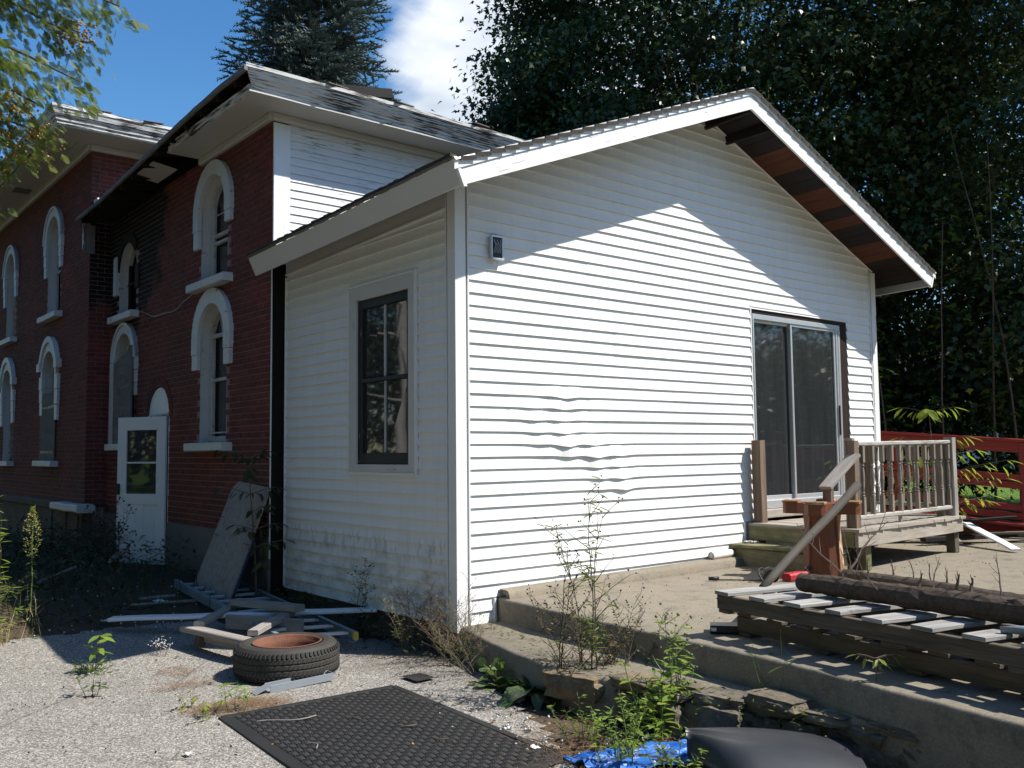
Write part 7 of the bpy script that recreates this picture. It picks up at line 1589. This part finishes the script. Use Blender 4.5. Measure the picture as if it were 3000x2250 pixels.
def litter():
    g = np.random.default_rng(9)
    def patch(cx, cy, rx, ry, n, rot=0.):
        r_ = np.sqrt(g.random(n)) * (.7 + .5 * g.random(n)); a = g.uniform(0, 6.28, n); x, y = rx * r_ * np.cos(a), ry * r_ * np.sin(a); c, s = math.cos(rot), math.sin(rot); X, Y = cx + x * c - y * s, cy + x * s + y * c
        return np.stack([X, Y, np.array([gz(p, q) for p, q in zip(X, Y)]) + .012 + g.random(n) * .014 * (1.2 - np.minimum(1, r_))], 1)
    P = np.concatenate([patch(-1.86, -.22, .34, .17, 1900, -.2), patch(-1.82, 1.0, .14, .17, 260), patch(-1.93, .52, .22, .10, 320), patch(-.75, -2.25, .5, .5, 1500), patch(-.2, -1.9, .3, .4, 500), patch(-1.9, -1.85, .10, .05, 90), patch(-.35, .2, .4, .4, 500), patch(-1.2, 3.2, 1.4, .6, 900)])
    a = g.uniform(0, 6.28, len(P)); kind(scatter_mesh('needle_litter', *SLIV, P, np.stack([np.cos(a), np.sin(a), g.uniform(-.1, .2, len(P))], 1), np.tile([[0, 0, 1.]], (len(P), 1)), g.uniform(.03, .08, len(P)), MT['needle'], widths=np.full(len(P), .75)), 'stuff')
    L = np.concatenate([np.stack([g.uniform(.0, .35, 500), g.uniform(-4.4, -1.0, 500), np.full(500, -.02)], 1)]); L[:, 0] = np.interp(-L[:, 1], [1, 1.5, 2.5, 3.5, 4.5], [-.05, .0, .12, .12, .05]) + g.normal(size=500) * .07; L[:, 2] = -.03 + g.random(500) * .02
    a = g.uniform(0, 6.28, 500); kind(scatter_mesh('ledge_litter', *SLIV, L, np.stack([np.cos(a), np.sin(a), g.uniform(-.1, .2, 500)], 1), np.tile([[0, 0, 1.]], (500, 1)), g.uniform(.03, .09, 500), MT['needle'], widths=np.full(500, 1.1)), 'stuff')
    n = 240; X = np.concatenate([g.uniform(-3.2, -.6, 70), g.uniform(-1.2, -.1, 110), g.uniform(.6, 3.3, 60)]); Y = np.concatenate([g.uniform(-2.6, 2.4, 70), g.uniform(-2.9, -1.0, 110), g.uniform(-1.9, -.3, 60)])
    Z = np.array([.206 if p > .5 else gz(p, q) + .014 for p, q in zip(X, Y)]); a = g.uniform(0, 6.28, n)
    kind(scatter_mesh('fallen_leaves', *LEAF, np.stack([X, Y, Z], 1), np.stack([np.cos(a), np.sin(a), g.uniform(-.05, .2, n)], 1), np.stack([g.uniform(-.3, .3, n), g.uniform(-.3, .3, n), np.ones(n)], 1), g.uniform(.015, .045, n), MT['litterleaf']), 'stuff')
    n = 420; X = np.concatenate([g.uniform(-1.4, .0, 240), g.uniform(-3.5, -.5, 60), g.uniform(-1.6, -.4, 120)]); Y = np.concatenate([g.uniform(-3.0, -1.2, 240), g.uniform(-2.5, 2.3, 60), g.uniform(2.2, 4.5, 120)]); Z = np.array([gz(p, q) + .014 for p, q in zip(X, Y)]); a = g.uniform(0, 6.28, n)
    kind(scatter_mesh('bark_chips', *CHIP, np.stack([X, Y, Z], 1), np.stack([np.cos(a), np.sin(a), np.zeros(n)], 1), np.stack([g.uniform(-.3, .3, n), g.uniform(-.3, .3, n), np.ones(n)], 1), g.uniform(.008, .035, n), MT['chip']), 'stuff')
    n = 160; X = np.concatenate([g.uniform(-2.6, -.4, 80), g.uniform(-1.3, -.1, 80)]); Y = np.concatenate([g.uniform(2.6, 4.8, 80), g.uniform(-2.9, -1.2, 80)]); Z = np.array([gz(p, q) + .012 for p, q in zip(X, Y)])
    kind(scatter_mesh('pale_crumbs', *ico(), np.stack([X, Y, Z], 1), unit(n), unit(n), g.uniform(.004, .012, n), MT['stonewhite']), 'stuff')
    # grit on the patio and asphalt
    n = 500; X = np.concatenate([g.uniform(.4, 9, 300), g.uniform(-3.4, -.3, 200)]); Y = np.concatenate([g.uniform(-2.1, -.2, 300), g.uniform(-2.6, 2, 200)]); Z = np.array([.203 + .03 * sm(3, 12, p) if p > .35 else gz(p, q) + .012 for p, q in zip(X, Y)])
    kind(scatter_mesh('grit', *ico(), np.stack([X, Y, Z], 1), unit(n), unit(n), g.uniform(.002, .007, n), MT['chip']), 'stuff')
    tw = [((-1.62, -.78), .34), ((-1.45, -1.02), .12), ((-1.9, -1.35), .13), ((-1.3, -1.75), .15), ((-.75, -.20), .22), ((-1.28, -1.35), .1), ((-1.0, -1.9), .12), ((-.95, -2.2), .24), ((-.5, -2.35), .3)]
    for k, ((x, y), L) in enumerate(tw):
        a = rng.uniform(0, 3.1) if k else 2.9; p = Vector((x, y, gz(x, y) + .028)); e = Vector((math.cos(a), math.sin(a), 0)); s = Vector((-e.y, e.x, 0)); pts = [p + e * L * f + s * L * .12 * math.sin(f * 5 + k) for f in np.linspace(0, 1, 7)]; mb = MB(); mb.tube(pts, [.004 * (1 - .5 * f) for f in np.linspace(0, 1, 7)], 5)
        lab = ['long curved twig lying across the top of the rubber mat', 'short twig in the middle of the rubber mat', 'short twig near the left edge of the rubber mat', 'twig near the lower edge of the rubber mat', 'thin twig on the asphalt beyond the top corner of the mat', 'tiny curled twig right of the mat middle', 'twig near the right edge of the rubber mat', 'twig in the litter between mat and tarp', 'long bent twig in front of the blue tarp'][k]
        tag(mb.build('twig', MT['twig'] if k % 2 else MT['lumber'], None, p), lab, 'twig', 'twigs on the ground')
    for (x, y, w_, l_, lab, m) in ((-1.05, 3.65, .10, .16, 'crumpled white paper scrap in the dirt by the ladder', 'paper'), (-1.72, 3.05, .08, .10, 'small white scrap in the dirt left of the white plank', 'paper'), (-2.45, -.95, .03, .05, 'tiny white scrap on the bare asphalt', 'paper'), (-1.02, -2.08, .04, .06, 'white flake on the lower right of the rubber mat', 'paper'), (-.62, -.38, .16, .20, 'dark square of roofing scrap on the asphalt beyond the mat', 'chip'), (-.38, -2.02, .13, .16, 'dark shingle scrap near the broad dock leaves', 'chip'), (-.62, -2.62, .16, .20, 'curled dark scrap lying before the fender nose', 'chip')):
        mb = MB(); N = 5
        for i in range(N):
            for j in range(N): mb.v.append((x + (i / (N - 1) - .5) * w_, y + (j / (N - 1) - .5) * l_, gz(x, y) + .02 + (.02 if m == 'paper' else .008) * abs(noise.noise((i * .9 + x * 9, j * .9, 0)))))
        for i in range(N - 1):
            for j in range(N - 1): mb.face((i * N + j, i * N + N + j, i * N + N + j + 1, i * N + j + 1))
        tag(mb.build('scrap', MT[m]), lab, 'scrap', 'scraps on the ground')
    for (a, b, w_, lab) in (((-1.35, 3.55, 0), (-.72, 3.42, 0), .05, 'thin splintered lath in the dirt left of the ladder'), ((-1.2, 3.8, 0), (-.85, 3.75, 0), .07, 'short weathered board piece near the paper scrap'), ((-1.9, 5.1, .0), (-1.35, 5.4, .12), .04, 'pale stick lying in the shaded undergrowth'), ((-.95, 5.6, .1), (-.75, 6.0, .16), .07, 'whitish broken board in the undergrowth before the screen door')):
        a, b = Vector(a), Vector(b); a.z += gz(a.x, a.y) + .03; b.z += gz(b.x, b.y) + .035; mb = MB(); mb.bar(a, b, w_, .018, ch=.003, segs=4, wob=.004); tag(mb.build('board_scrap', MT['lumber']), lab, 'board', 'board scraps in the dirt')
litter()
